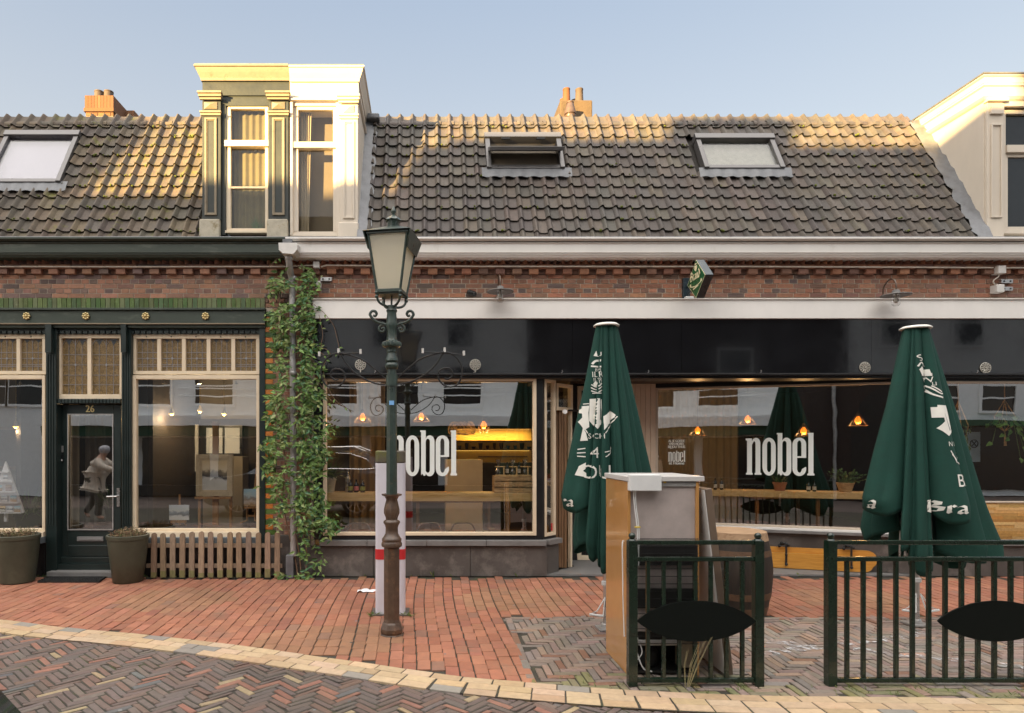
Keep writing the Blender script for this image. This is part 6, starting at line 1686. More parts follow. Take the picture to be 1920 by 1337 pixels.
pf = thing('picket_fence', 'low weathered wooden picket fence under the right gallery window', 'fence', (X(400,yf), yf, 0))
rr = random.Random(8)
M['picketmoss'] = mat('picket_weathered', attr=True, rough=.9, var=.28, vscale=10, bump=.3, bscale=60, streak=(6,6,1))
n = 14; p0, p1 = X(289,yf), X(520,yf)
for k in range(n):
    cx = p0+(p1-p0)*k/(n-1)-.0; w = .033; h = Z(998,yf)+rr.uniform(-.012,.012); ln = rr.uniform(-.006,.006)
    c = jit(rr.choice([(.27,.19,.12),(.24,.165,.105),(.30,.21,.14),(.25,.18,.13)]), .12)
    g = MB(); pts = [(cx-w,.02),(cx+w,.02)] + [(cx+ln+w*math.cos(R(180*i/8)), h-.03+.03*math.sin(R(180*i/8))) for i in range(9)]
    zs = [0.02,.09,.16,h-.03]
    g.prism(pts, yf-.02, yf-.001, 0, c)
    lo = MB(); gm = mixc(c, (.13,.15,.03), .6)
    po = g.build('picket', M['picketmoss'], pf, bevel=.004)
    q = MB(); q.box(cx-w-.0015, cx+w+.0015, yf-.0215, yf-.0005, .015, .10+rr.uniform(-.03,.05), 0, gm); q.build('mossy_foot', M['picketmoss'], po, bevel=.004)
for py_ in (1023, 1061):
    g = MB(); g.box(p0-.10, p1+.06, yf, yf+.022, Z(py_+4,yf), Z(py_-4,yf), 0, (.24,.175,.12)); g.build('rail', M['picketmoss'], pf, bevel=.003)

# ================================================================ PARASOLS
def parasol(cx, cy, ztop, r0, lobes, label, seed, prints, flaps):
    """lobes: (angle from, angle to, hem radius, hem height, sharpness, lean) - the hanging folds of the cloth, one strip each"""
    t = thing('parasol', label, 'parasol', (cx, cy, 0), 'closed green parasols on the cafe terrace')
    rr = random.Random(seed)
    g = MB(); NT, NK = 44, 30
    def pt(L, f, tt):
        q0, q1, Rb, zb, sharp, lean = L
        f2 = min(1, max(0, f + lean*2.2*f*(1-f)))
        bul = max(0, 1-abs(2*f2-1)**(1.15+1.6*(.5-sharp)*3))**.72
        bul -= (.16 if sharp > .31 else .03)*tt**.6*(math.exp(-((f2-.34)/.045)**2)+.7*math.exp(-((f2-.70)/.04)**2))
        mid = r0 + (Rb-r0)*tt
        tuck = r0*.55 + (min(Rb*.30, .17)-r0*.55)*tt**1.1
        r_ = tuck + (mid-tuck)*bul
        q = R(q0 + (q1-q0)*f)
        r_ *= 1 + tt*(.026*math.sin(f*11+tt*5+q0) + .022*math.sin(tt*9+f*6+q0*1.7)) + .012*math.sin(f*23+tt*3+math.sin(tt*7+q0))*tt
        hem = (.10*(1-bul) + .03*math.sin(f*7+q0))*max(0,(tt-.7)/.3)
        if tt > .93: r_ *= 1 - .55*(tt-.93)*(1-.5*math.sin(f*9+q0))*3
        z_ = ztop - (ztop-zb)*tt + hem
        return Vector((cx+r_*math.cos(q), cy+r_*math.sin(q)*.86, z_))
    for L in lobes:
        q0, q1 = L[0]-3, L[1]+3; LL = (q0, q1)+L[2:]
        g.add([pt(LL, k/NK, j/NT) for j in range(NT+1) for k in range(NK+1)], [(j*(NK+1)+k, j*(NK+1)+k+1, (j+1)*(NK+1)+k+1, (j+1)*(NK+1)+k) for j in range(NT) for k in range(NK)])
    can = g.build('canopy', M['canvas'], t, smooth=75)
    so = can.modifiers.new('thick', 'SOLIDIFY'); so.thickness = .004; so.offset = -1
    V = [Vector(v) for v in g.v]; FC = list(g.f)
    for (P0, P1, P2, P3, bow) in flaps:            # corners of a loose valance flap: top left, top right, bottom right, bottom left
        vb = MB(); n = 22; m_ = 12; P0, P1, P2, P3 = map(Vector, (P0, P1, P2, P3)); lst = []
        for j in range(m_+1):
            for k in range(n+1):
                u_, v_ = k/n, j/m_
                p = (P0*(1-u_)+P1*u_)*(1-v_)+(P3*(1-u_)+P2*u_)*v_
                p = p + Vector((0, -bow*math.sin(PI*u_)*(.5+.5*v_) - .012*math.sin(u_*11+v_*2)*v_ - .010*math.sin(v_*PI), .008*math.sin(u_*8)*v_))
                lst.append(p)
        vb.add(lst, [(j*(n+1)+k, j*(n+1)+k+1, (j+1)*(n+1)+k+1, (j+1)*(n+1)+k) for j in range(m_) for k in range(n)])
        vo = vb.build('valance_flap', M['canvas'], t, smooth=70)
        sm = vo.modifiers.new('thick', 'SOLIDIFY'); sm.thickness = .004
        o_ = len(V); V += [Vector(v) for v in vb.v]; FC += [[i+o_ for i in f] for f in vb.f]
    zbot = min(L[3] for L in lobes); skew = 0
    bvh = BVHTree.FromPolygons(V, FC)
    # printed lettering: cut from flat shapes and laid onto the cloth
    def lay(polys, clip=None):
        pm = MB()
        for k, poly in enumerate(polys):
            tri = tessellate_polygon([[Vector((a,b,0)) for a,b in L_] for L_ in poly])
            P_ = [p for L_ in poly for p in L_]
            for tr in tri:
                A = [Vector(P_[i]) for i in tr]
                stack = [A]
                while stack:
                    T = stack.pop()
                    e = [(T[i]-T[(i+1) % 3]).length for i in range(3)]
                    if max(e) > .018:
                        i = e.index(max(e)); a, b_, c = T[i], T[(i+1) % 3], T[(i+2) % 3]; m_ = (a+b_)/2
                        stack += [[a, m_, c], [m_, b_, c]]; continue
                    out = []
                    for p in T:
                        if clip and not (clip[0] <= p.x <= clip[1]): out = None; break
                        # lettering follows the view-facing side of the cloth
                        h = bvh.ray_cast(Vector((p.x, cy-2, p.y)), Vector((0,1,0)))
                        if h[0] is None: out = None; break
                        nn = h[1] if h[1].y < 0 else -h[1]
                        out.append(h[0] + nn*.007 + Vector((0,-.002-.00015*(k % 9),0)))
                    if out is None: continue
                    ys_ = [p.y for p in out]
                    if max(ys_)-min(ys_) > .24: continue
                    pm.add(out, [(0,1,2)])
        if pm.v: pm.build('printed_mark', M['print'], t)
    yfc = cy-.25
    PX_ = lambda px: X(px, yfc)
    PZ_ = lambda py: Z(py, yfc)
    for it in prints:
        if it[0] == 'text':
            _, s, px, py, hpx, sq = it[:6]; size = hpx/F*(CAM_D+yfc)*1.38
            v, f_ = text_verts(s, size, sq, it[6] if len(it) > 6 else 1.0)
            rt = it[7] if len(it) > 7 else 0
            lay([[[((v[i][0]*math.cos(rt)-v[i][1]*math.sin(rt))+PX_(px), v[i][0]*math.sin(rt)+v[i][1]*math.cos(rt)+PZ_(py)) for i in q]] for q in f_])
        elif it[0] == 'poly':
            lay([[[(PX_(a), PZ_(b)) for a, b in it[1]]]])
        elif it[0] == 'line':
            pts = spline([(PX_(a), PZ_(b)) for a, b in it[1]], 4) if len(it[1]) > 2 else [(PX_(a), PZ_(b)) for a, b in it[1]]
            w = it[2]/F*(CAM_D+yfc)/2; qs = []
            for i in range(len(pts)-1):
                (x0,z0),(x1,z1) = pts[i], pts[i+1]; l = math.hypot(x1-x0, z1-z0) or 1; nx, nz = -(z1-z0)/l*w, (x1-x0)/l*w
                qs.append([[(x0-nx,z0-nz),(x1-nx,z1-nz),(x1+nx,z1+nz),(x0+nx,z0+nz)]])
            lay(qs)
        elif it[0] == 'brand':
            _, let, px0, px1, py, h, slope = it; qs = brand_strokes(let); x_l = min(p[0] for q in qs for p in q); x_r = max(p[0] for q in qs for p in q)
            a0, a1 = PX_(px0), PX_(px1); s_ = (a1-a0)/(x_r-x_l); hz = h/F*(CAM_D+yfc)
            lay([[[(a0+(p[0]-x_l)*s_, PZ_(py)-hz/2+(p[1]+.05)*hz/1.15-slope*(p[0]-x_l)*s_) for p in q]] for q in qs])
    g = MB(); g.lathe([(.001,ztop+.028),(r0*1.0,ztop+.018),(r0*1.22,ztop+.004),(r0*1.22,ztop-.004),(r0*.9,ztop-.006)], cx, cy, 28); g.v = [(v[0], cy+(v[1]-cy)*1.0, v[2]) for v in g.v]; g.build('top_cap', M['print'], t, smooth=40)
    g = MB(); g.tube([(cx,cy,.01),(cx,cy,ztop-.02)], .030, 14); po = g.build('pole', M['silver'], t, smooth=50)
    g = MB(); g.lathe([(.034,.86),(.038,.87),(.038,.92),(.034,.93)], cx, cy, 16); g.lathe([(.034,.40),(.044,.41),(.044,.44),(.034,.45)], cx, cy, 16); g.build('pole_collar', M['whiteplastic'], po, smooth=40)
    g = MB()
    for s_ in (-1,1):
        p = [(cx+s_*.02,cy-.03,.30),(cx+s_*.10,cy-.05,.18),(cx+s_*.17,cy-.06,.155),(cx+s_*.05,cy-.07,.14),(cx+s_*.02,cy-.03,.30)]
        g.tube(p, .006, 6); g.tube([p[2], p[3]], .011, 6)
    g.build('crank_handle', M['whiteplastic'], po, smooth=50)
    g = MB(); g.box(cx-.085, cx+.085, cy-.085, cy+.085, .002, .02); g.lathe([(.05,.02),(.045,.05),(.034,.06)], cx, cy, 16); g.build('ground_socket', M['zinc'], t, bevel=.003)
    g = MB()
    for k in range(6):
        a = k*PI/3+.3; g.tube([(cx,cy,ztop-.3),(cx+.10*math.cos(a),cy+.10*math.sin(a),ztop-1.2),(cx+skew*.6+.13*math.cos(a),cy+.11*math.sin(a),zbot+.12)], .010, 6)
    g.build('rib', M['silver'], t, smooth=50)
    return t
# right parasol
ay = -2.25; ax = X(1717, ay)
EM_R = [('text','S',1746,668,13,1.0,1,.4),('poly',[(1742,690),(1748,683),(1752,690),(1760,690),(1762,703),(1746,702)]),('line',[(1741,684),(1747,676),(1755,684)],2.5),('text','RMN',1754,700.5,6,1.0),('text','W',1756,711,11,1.0,1,.1),('text','LI',1764,718.5,7,1.0),
        ('line',[(1750,722),(1760,738),(1776,745)],3),('line',[(1753,720),(1770,736),(1777,737)],2.5),('line',[(1760,722),(1775,734)],2),
        ('poly',[(1757,763),(1772,763),(1782,808),(1790,801),(1778,818),(1760,803),(1773,790),(1772,783),(1757,783)]),('poly',[(1764,759),(1781,760),(1789,800),(1783,806),(1775,775),(1764,774)]),('line',[(1779,816),(1791,804)],2),
        ('text','N D',1786,833,9,1.0),('text','3',1799,861,24,1.05),('text','BR',1802,902,24,1.0,1.02),
        ('line',[(1778,845),(1783,855),(1789,868)],2),('line',[(1780,852),(1788,862)],2),
        ('text','Я',1683,668,0.01,1),
        ('text','R',1683,676,9,.9,1,.15),('text','A',1679,690,9,.8,1,.2),('text','L',1676,702,9,.8,1,.2),('text','R',1673,714,10,.8,1,.2),('text','G',1671,724,7,.8,1,.2),
        ('line',[(1663,746),(1671,728)],3),('line',[(1667,746),(1672,735)],2),
        ('poly',[(1647,805),(1654,790),(1661,792),(1657,803),(1660,812),(1650,816)]),('line',[(1655,775),(1658,765)],3),
        ('line',[(1635,859),(1644,856),(1650,848)],2.2),('line',[(1637,852),(1649,847)],2.2),('text','N',1643,834,8,.8),
        ('brand','Bra',1733,1797,948,24,.02),('brand','Bra',1622,1660,940,25,.10),
        ('line',[(1628,1002),(1631,995),(1641,991),(1651,995),(1653,1004)],1.5),('line',[(1628,1003),(1633,1011),(1644,1013),(1652,1008)],1.5),('text','100%',1640,1000.5,7,.95,1,.1),('line',[(1633,1007),(1648,1006)],2),
        ('line',[(1630,1021),(1648,1018)],2),('line',[(1631,1025),(1646,1022)],1.8)]
parasol(ax, ay, Z(616,ay), .105, [(166,222,.57,Z(962,ay),.30,.1),(214,232,.50,Z(1030,ay),.42,-.15),(224,267,.45,Z(1076,ay-.3),.34,.12),(263,325,.47,Z(978,ay-.3),.28,.05),(314,364,.72,Z(1050,ay),.38,-.2),(355,400,.68,Z(1070,ay),.5,.1),(20,60,.5,Z(1050,ay),.5,0),(60,105,.5,Z(1060,ay),.5,0),(105,160,.5,Z(1020,ay),.5,0)],
        'closed green parasol on a silver pole standing behind the long railing', 21, EM_R, [])
# left parasol
ay = -2.40; ax = X(1137, ay)
EM_L = [('text','U',1132,660,9,1.2),('poly',[(1124,662),(1129,652),(1131,664)]),('line',[(1121,678),(1127,672),(1135,672)],4),('line',[(1119,682),(1135,684)],3),('text','BR',1130,690,6,1),('text','ILR',1129,699,11,.95),('text','IUR',1129,709,7,1),('poly',[(1121,717),(1125,711),(1129,715),(1128,722),(1123,721)]),('text','U',1133,714,6,1),
        ('line',[(1118,718),(1127,723),(1136,716)],2),('line',[(1117,724),(1127,728),(1136,722)],2),('line',[(1117,730),(1127,733),(1136,729)],2),('line',[(1119,735),(1135,735)],1.5),
        ('poly',[(1114,746),(1131,745),(1131,786),(1137,790),(1125,804),(1112,788)]),('line',[(1134,747),(1134,787)],1.6),
        ('poly',[(1098,760),(1113,759),(1111,772),(1112,800),(1103,806),(1093,790),(1100,782),(1100,774),(1096,773)]),('line',[(1099,756),(1113,755)],1.5),
        ('poly',[(1101,800),(1106,812),(1109,826),(1095,827)]),('line',[(1101,799),(1109,812)],2),
        ('poly',[(1137,780),(1152,768),(1161,778),(1137,806)]),('line',[(1139,812),(1163,780)],1.6),
        ('text','SCH',1124,818,10,1.0,1.25),('text','4',1120,850,22,1.05),('text','OU',1122,887,27,1.0,1.05),
        ('line',[(1137,848),(1150,845),(1152,838)],1.8),('line',[(1138,857),(1148,851),(1153,840)],1.8),
        ('line',[(1090,843),(1104,841)],2),('line',[(1089,850),(1104,849)],2),('line',[(1089,856),(1104,857)],2),
        ('poly',[(1084,892),(1092,875),(1104,868),(1103,880),(1098,884),(1104,888),(1104,896)]),
        ('brand','ra',1058,1082,940,20,.10)]
parasol(ax, ay, Z(611,ay), .095, [(166,226,.46,Z(957,ay),.30,.1),(216,242,.40,Z(1042,ay),.42,-.15),(237,271,.36,Z(1068,ay-.2),.36,.15),(269,300,.38,Z(1062,ay-.2),.40,-.1),(297,330,.46,Z(1058,ay),.38,.2),(326,372,.60,Z(1050,ay),.5,-.2),(12,60,.42,Z(1050,ay),.5,0),(60,105,.4,Z(1060,ay),.5,0),(105,160,.4,Z(1040,ay),.5,0)],
        'closed green parasol standing behind the discarded fridge', 34, EM_L, [])

# ================================================================ DISCARDED FRIDGE
fy0, fy1 = -3.585, -3.02
fx0, fx1 = X(1177,fy0), X(1311,fy0)
fr = thing('fridge', 'discarded tan fridge standing back to front behind the short railing', 'fridge', ((fx0+fx1)/2, (fy0+fy1)/2, 0))
ztp = Z(893,fy0)
g = MB(); g.box(fx0, fx0+.022, fy0, fy1, .0, ztp-.04); g.build('side_panel', M['fridgeside'], fr, bevel=.003)
g = MB(); g.box(fx1-.022, fx1, fy0, fy1, .0, ztp-.04); g.build('side_panel', M['fridgeside'], fr, bevel=.003)
g = MB(); g.box(fx0-.008, fx1+.035, fy0-.012, fy1+.02, ztp-.038, ztp); g.build('top', M['fridgetop'], fr, bevel=.004)
g = MB(); g.box(fx0+.0225, fx1-.0225, fy0+.02, fy1, .32, ztp-.041); g.build('back_panel', M['fridgeback'], fr)
g = MB(); g.box(fx0+.0225, fx1-.0225, fy0+.005, fy0+.0195, ztp-.075, ztp-.045); g.build('metal_strip', M['zinc'], fr)
g = MB(); g.lathe([(.012,0),(.012,.004)], 0, 0, 14); g.xform(Matrix.Translation((X(1247,fy0),fy0+.0045,Z(903,fy0))) @ Matrix.Rotation(R(90),4,'X')); g.build('warning_sticker', mat('yellow_sticker',(.7,.42,.05),.5), fr)
g = MB(); yb_ = fy0-.06; g.box(X(1182,yb_), X(1241,yb_), yb_, fy0+.019, Z(921,yb_), Z(890,yb_)); g.build('control_box', M['whiteplastic'], fr, bevel=.006)
g = MB(); g.box(X(1178,fy0), X(1184,fy0), fy0-.02, fy0+.0, Z(908,fy0), Z(898,fy0)); g.build('hinge', M['whiteplastic'], fr, bevel=.003)
for dx in (0, .012):
    g = MB(); g.tube(spline([(X(1187,fy0)+dx,fy0-.02,Z(921,fy0)),(X(1188,fy0)+dx,fy0-.015,Z(945,fy0)),(X(1193,fy0)+dx,fy0-.015,Z(985,fy0)),(X(1194,fy0)+dx,fy0-.015,Z(1010,fy0)),(X(1193,fy0)+dx,fy0-.012,Z(1060,fy0))]), .0042, 6); g.build('cable', M['whiteplastic'], fr, smooth=50)
g = MB(); g.box(X(1189,fy0), X(1199,fy0), fy0-.022, fy0-.008, Z(989,fy0), Z(986.5,fy0)); g.build('cable_tie', mat('yellow_tie',(.75,.55,.05),.5), fr)
# condenser coil: fine vertical wires over serpentine tube
g = MB(); cz0, cz1 = Z(1206,fy0), Z(1010,fy0); ca, cb = X(1193,fy0), X(1306,fy0); yc_ = fy0-.015
n = 56
for k in range(n):
    x_ = ca+(cb-ca)*k/(n-1); g.tube([(x_,yc_-.004,cz0),(x_,yc_-.004,cz1)], .0013, 4)
n = 15
for k in range(n):
    z_ = cz0+(cz1-cz0)*k/(n-1); g.tube([(ca-.008,yc_+.002,z_),(cb+.008,yc_+.002,z_)], .0032, 6)
g.build('condenser_coil', M['coil'], fr)
g = MB(); g.box(ca-.004, cb+.004, yc_+.008, fy0+.0195, Z(1060,fy0), Z(1022,fy0)); g.box(ca-.004, cb+.004, yc_+.008, fy0+.0195, Z(1140,fy0), Z(1104,fy0)); g.build('dark_pad', M['coil'], fr)
g = MB(); g.box(fx0+.0225, fx1-.0225, fy1-.3, fy1, .03, .319); g.build('compressor_bay', M['mirrorblack'], fr)
g = MB(); g.box(fx0+.0225, fx1-.0225, fy0+.02, fy1, .012, .03); g.build('base_tray', M['coil'], fr)
g = MB(); g.lathe([(.001,.03),(.085,.035),(.095,.06),(.095,.13),(.075,.17),(.03,.185),(.001,.187)], (fx0+fx1)/2-.08, fy0+.16, 20); g.build('compressor', M['coil'], fr, smooth=50)
g = MB(); g.box(X(1277,fy0), X(1306,fy0), fy0+.022, fy0+.12, .05, .26); g.build('evaporator_pan', M['creamtrim'], fr, bevel=.006)
g = MB(); g.tube([(X(1200,fy0),fy0+.03,.235),(X(1275,fy0),fy0+.03,.235)], .022, 10); g.build('drain_pipe', M['fridgetop'], fr, smooth=50)
g = MB(); g.tube(spline([(X(1192,fy0),fy0+.0,.20),(X(1200,fy0),fy0-.01,.10),(X(1208,fy0),fy0-.01,.05),(X(1222,fy0),fy0-.01,.035)]), .005, 6); g.tube(spline([(X(1196,fy0),fy0+.02,.28),(X(1204,fy0),fy0,.18),(X(1196,fy0),fy0,.12)]), .004, 6); g.build('loose_wire', M['whiteplastic'], fr, smooth=50)
g = MB(); g.tube(spline([(fx0-.005,fy0+.07,Z(1014,-3.5)),(fx0-.02,fy0+.06,Z(1018,-3.5)),(fx0-.022,fy0+.05,Z(1060,-3.5)),(fx0-.018,fy0+.05,Z(1130,-3.5)),(fx0-.012,fy0+.04,Z(1190,-3.5))]), .0045, 6); g.build('side_cable', M['whiteplastic'], fr, smooth=50)

# brown door panel leaning on the fridge
py0, py1 = -3.62, -3.12
dpn = thing('leaning_board', 'brown fridge door board leaning against the side of the fridge beside the barrel', 'board', (X(1350,py0), py0, 0))
def slab(mb, xa, za, xb, zb_, th, y0, y1):
    l = math.hypot(xb-xa, zb_-za); nx, nz = -(zb_-za)/l*th, (xb-xa)/l*th
    if nx < 0: nx, nz = -nx, -nz
    P_ = [(xa,za),(xb,zb_),(xb+nx,zb_+nz),(xa+nx,za+nz)]
    mb.add([(a,y0,b) for a,b in P_]+[(a,y1,b) for a,b in P_], [(0,1,2,3),(7,6,5,4),(0,4,5,1),(1,5,6,2),(2,6,7,3),(3,7,4,0)])
xa, za, xb, zb_ = X(1362,py0), .012, X(1322,py0), Z(917,py0)
g = MB(); slab(g, xa, za, xb, zb_, .052, py0, py1); g.build('panel', M['brownpanel'], dpn, bevel=.006)
g = MB(); slab(g, xa+.053, za+.03, xb+.053, zb_-.02, .012, py0+.03, py1-.03); g.build('inner_liner', M['fridgeedge'], dpn, bevel=.004)
g = MB(); slab(g, xa-.008, za+.01, xb-.008, zb_-.01, .007, py0+.004, py1); g.build('edge_strip', M['fridgetop'], dpn)
# clear tray standing behind it
g = MB(); ty = -3.0
P_ = [(X(1322,ty),Z(1060,ty)),(X(1330,ty),Z(1130,ty)),(X(1345,ty),Z(1160,ty)),(X(1362,ty),Z(1160,ty)),(X(1366,ty),Z(1130,ty)),(X(1362,ty),Z(1068,ty))]
g.prism(P_, ty, ty+.03); tag(g.build('plastic_tray', M['clear'], None, bevel=.006), 'clear plastic fridge tray propped between leaning door and barrel', 'tray')
g = MB(); slab(g, X(1312,-2.9), .01, X(1352,-3.4)+.02, .02, .018, -3.35, -2.95); tag(g.build('metal_shelf', M['zinc']), 'flat grey shelf strip lying at the foot of the leaning door', 'shelf')

# ================================================================ BARREL
byc = -1.75; bxc = X(1376, byc); kb = (CAM_D+byc)/F
bar = thing('barrel', 'dark old wooden barrel with bleached top behind the leaning door', 'barrel', (bxc, byc, 0))
hB = Z(994, byc); rb_, re_ = 65*kb, 54*kb
prof = []
for i in range(17):
    t = i/16; prof.append((re_+(rb_-re_)*math.sin(PI*t), .01+(hB-.01)*t))
prof += [(re_-.03, hB), (re_-.032, hB-.03)]
g = MB(); g.lathe(prof, bxc, byc, 48, flute=lambda i,q: .006*abs(math.sin(q*12))); g.build('staves', M['barrel'], bar, smooth=50)
g = MB(); g.lathe([(.001,hB-.028),(re_-.031,hB-.028),(re_-.031,hB-.034),(.001,hB-.034)], bxc, byc, 40); g.build('head', M['barrelhead'], bar)
for (t0, t1, m_) in ((.0,.10,'hoop'),(.20,.28,'hoop'),(.72,.79,'hoop'),(.90,1.0,'barrelhead')):
    pr_ = [(re_+(rb_-re_)*math.sin(PI*t)+.004+.0, .01+(hB-.01)*t) for t in [t0+(t1-t0)*i/4 for i in range(5)]]
    pr_ = [(pr_[0][0]-.006, pr_[0][1])]+pr_+[(pr_[-1][0]-.006, pr_[-1][1]+.0005)]
    g = MB(); g.lathe(pr_, bxc, byc, 48); g.build('hoop', M[m_], bar, smooth=40)

# ================================================================ FOLD-DOWN BENCH under the slanted window
bn = thing('fold_down_bench', 'varnished yellow plank bench hung on black hinges below the slanted window', 'bench', sloc(1.9, .1, 0))
ua, ub = u_at(1375,.06), u_at(1636,.10)
def rplank(mb, u0, u1, w0, w1, z0, z1):
    r_ = (z1-z0)*.5; pts = [(u0,z0),(u1-r_,z0)]+[(u1-r_+r_*math.cos(R(-90+180*i/10)), (z0+z1)/2+r_*math.sin(R(-90+180*i/10))) for i in range(11)]+[(u0,z1)]
    n = len(pts); tri = tessellate_polygon([[Vector((a,b,0)) for a,b in pts]])
    mb.add([sloc(a,w1,b) for a,b in pts]+[sloc(a,w0,b) for a,b in pts], [tuple(t) for t in tri]+[tuple(i+n for i in reversed(t)) for t in tri]+[(i,(i+1) % n,(i+1) % n+n,i+n) for i in range(n)])
g = MB(); rplank(g, ua, ub+.06, .06, .085, .075, .31); g.build('back_plank', M['benchwood'], bn, bevel=.004)
g = MB(); rplank(g, ua, ub, .09, .14, .035, .235); g.build('front_plank', M['benchwood'], bn, bevel=.008)
for px_ in (1474, 1596):
    u0 = u_at(px_, .14); g = MB(); sbx(g, u0-.012, u0+.012, .1405, .152, .09, .36); g.ball(sloc(u0,.155,.09), .02, 8); g.ball(sloc(u0,.155,.22), .016, 8)
    for dz, du in ((.36,0),(.37,-.05),(.34,.03),(.33,-.08)): g.ball(sloc(u0+du,.12,dz), .022, 8)
    g.tube([sloc(u0-.08,.1,.34), sloc(u0,.12,.36)], .014, 6)
    g.build('hinge', M['iron'], bn, smooth=40)

# ================================================================ RAILINGS
ry = -3.77
def railing(px0, px1, nb, label, last):
    xa, xb = X(px0, ry), X(px1, ry)
    t = thing('railing', label, 'railing', ((xa+xb)/2, ry, 0), 'dark green terrace railings')
    hw = .031
    for x_ in (xa, xb):
        g = MB(); g.box(x_-hw, x_+hw, ry-hw, ry+hw, 0, Z(1013,ry)); po = g.build('post', M['railgreen'], t, bevel=.004)
        g = MB(); g.lathe([(.028,Z(1013,ry)),(.024,Z(1012,ry)+.004),(.012,Z(1011,ry)+.006)], x_, ry, 14); g.ball((x_,ry,Z(1005,ry)), .024, 16); g.build('ball_finial', M['railgreen'], po, smooth=60)
    for (pa, pb) in ((1013,1021),(1044,1052),(1271,1279)):
        g = MB(); g.box(xa+hw, xb-hw, ry-.017, ry+.017, Z(pb,ry), Z(pa,ry)); g.build('rail', M['railgreen'], t, bevel=.004)
    z0, z1 = Z(1271,ry), Z(1052,ry)
    for k in range(nb):
        x_ = xa+(xb-xa)*(k+1)/(nb+1); g = MB(); g.box(x_-.0125, x_+.0125, ry-.0125, ry+.0125, z0, z1); g.build('bar', M['railgreen'], t, bevel=.002)
    cx = (xa+xb)/2; w, h = .415, .142; cz = Z(1163,ry)
    pts = [(cx+w*math.cos(R(a)), cz+h*(math.sin(R(a)) if True else 0)*(.8+.2*abs(math.sin(R(a))))) for a in range(0,360,6)]
    pts = []
    for i in range(41):
        u_ = -1+2*i/40; pts.append((cx+w*u_, cz+h*max(0,1-abs(u_)**2.1)**.85))
    for i in range(1,40):
        u_ = 1-2*i/40; pts.append((cx+w*u_, cz-h*max(0,1-abs(u_)**2.1)**.85))
    g = MB(); g.prism(pts, ry-.026, ry-.0135); g.build('oval_plate', M['railblack'], t, bevel=.003)
railing(1185, 1421, 7, 'short dark green railing with oval plate in front of the fridge', 1)
railing(1557, 2171, 19, 'long dark green railing with oval plate in front of the right parasol', 2)

# ================================================================ INSIDE THE CAFE
def pendant(px, py, y, label, cage=False, group='pendant bulbs in the cafe'):
    x_, z_ = X(px, y), Z(py, y)
    t = thing('pendant_lamp', label, 'pendant lamp', (x_, y, z_), group)
    g = MB(); g.lathe([(.001,z_-.055),(.025,z_-.05),(.045,z_-.015),(.043,z_+.015),(.02,z_+.05),(.014,z_+.065)], x_, y, 16); g.build('bulb', M['bulb'], t, smooth=60)
    g = MB(); g.tube([(x_,y,z_+.06),(x_,y,z_+.12)], .017, 10); g.tube([(x_,y,z_+.12),(x_,y,2.94)], .004, 6); g.build('cord', M['black'], t)
    g = MB()
    for k in range(8):
        a = k*PI/4
        if cage: P_ = [(.018,.11),(.06,.06),(.085,-.03),(.05,-.12)]
        else: P_ = [(.018,.11),(.07,.0),(.13,-.08)]
        g.tube([(x_+r_*math.cos(a), y+r_*math.sin(a), z_+h) for r_, h in P_], .0025, 4)
    g.tube([(x_+(.085 if cage else .13)*math.cos(k*PI/8), y+(.085 if cage else .13)*math.sin(k*PI/8), z_+(-.03 if cage else -.08)) for k in range(17)], .0025, 4)
    g.build('wire_shade', M['lampbrown'], t)
    l = bpy.data.lights.new('pendant_light', 'POINT'); l.energy = LAMP_W; l.color = (1.0,.55,.20); l.shadow_soft_size = .05
    lo = bpy.data.objects.new('pendant_light', l); COL.objects.link(lo); lo.parent = t; lo.location = (0, -.0, -.09)
    return t
LAMP_W = 3.6
pendant(680, 782, 1.5, 'glowing pendant bulb nearest the climbing plant in the left cafe window')
pendant(790, 781, 2.0, 'glowing pendant bulb above the first nobel lettering')
pendant(907, 797, 1.3, 'glowing caged pendant bulb above the wooden crate', True)
pendant(1308, 807, 2.4, 'glowing pendant bulb at the curtain end of the slanted window')
pendant(1402, 786, 1.9, 'glowing pendant bulb above the left part of the slanted window lettering')
pendant(1507, 808, 1.7, 'glowing pendant bulb just above the last letter of the slanted window')
pendant(1609, 788, 1.3, 'glowing pendant bulb in dark corner beside the right parasol')
bk = thing('basket_lamp', 'wide woven wicker lampshade hanging above the kitchen hatch', 'pendant lamp', (X(866,1.9),1.9,Z(797,1.9)))
x_, y_, z_ = X(866,1.9), 1.9, Z(797,1.9); rr = random.Random(2); g = MB()
for _ in range(60):
    a, b_ = rr.uniform(0,2*PI), rr.uniform(.6,2.2); pts = []
    for k in range(9):
        q = a+b_*k/8; h = math.sin(k/8*PI+rr.uniform(-.2,.2)); pts.append((x_+.22*math.cos(q)*(.6+.4*h), y_+.22*math.sin(q)*(.6+.4*h), z_-.05+.10*math.cos(k/8*PI*1.2)+rr.uniform(-.01,.01)))
    g.tube(pts, .003, 4)
g.build('wicker_shade', M['crate'], bk)
g = MB(); g.tube([(x_,y_,z_+.04),(x_,y_,2.94)], .004, 6); g.build('cord', M['black'], bk)
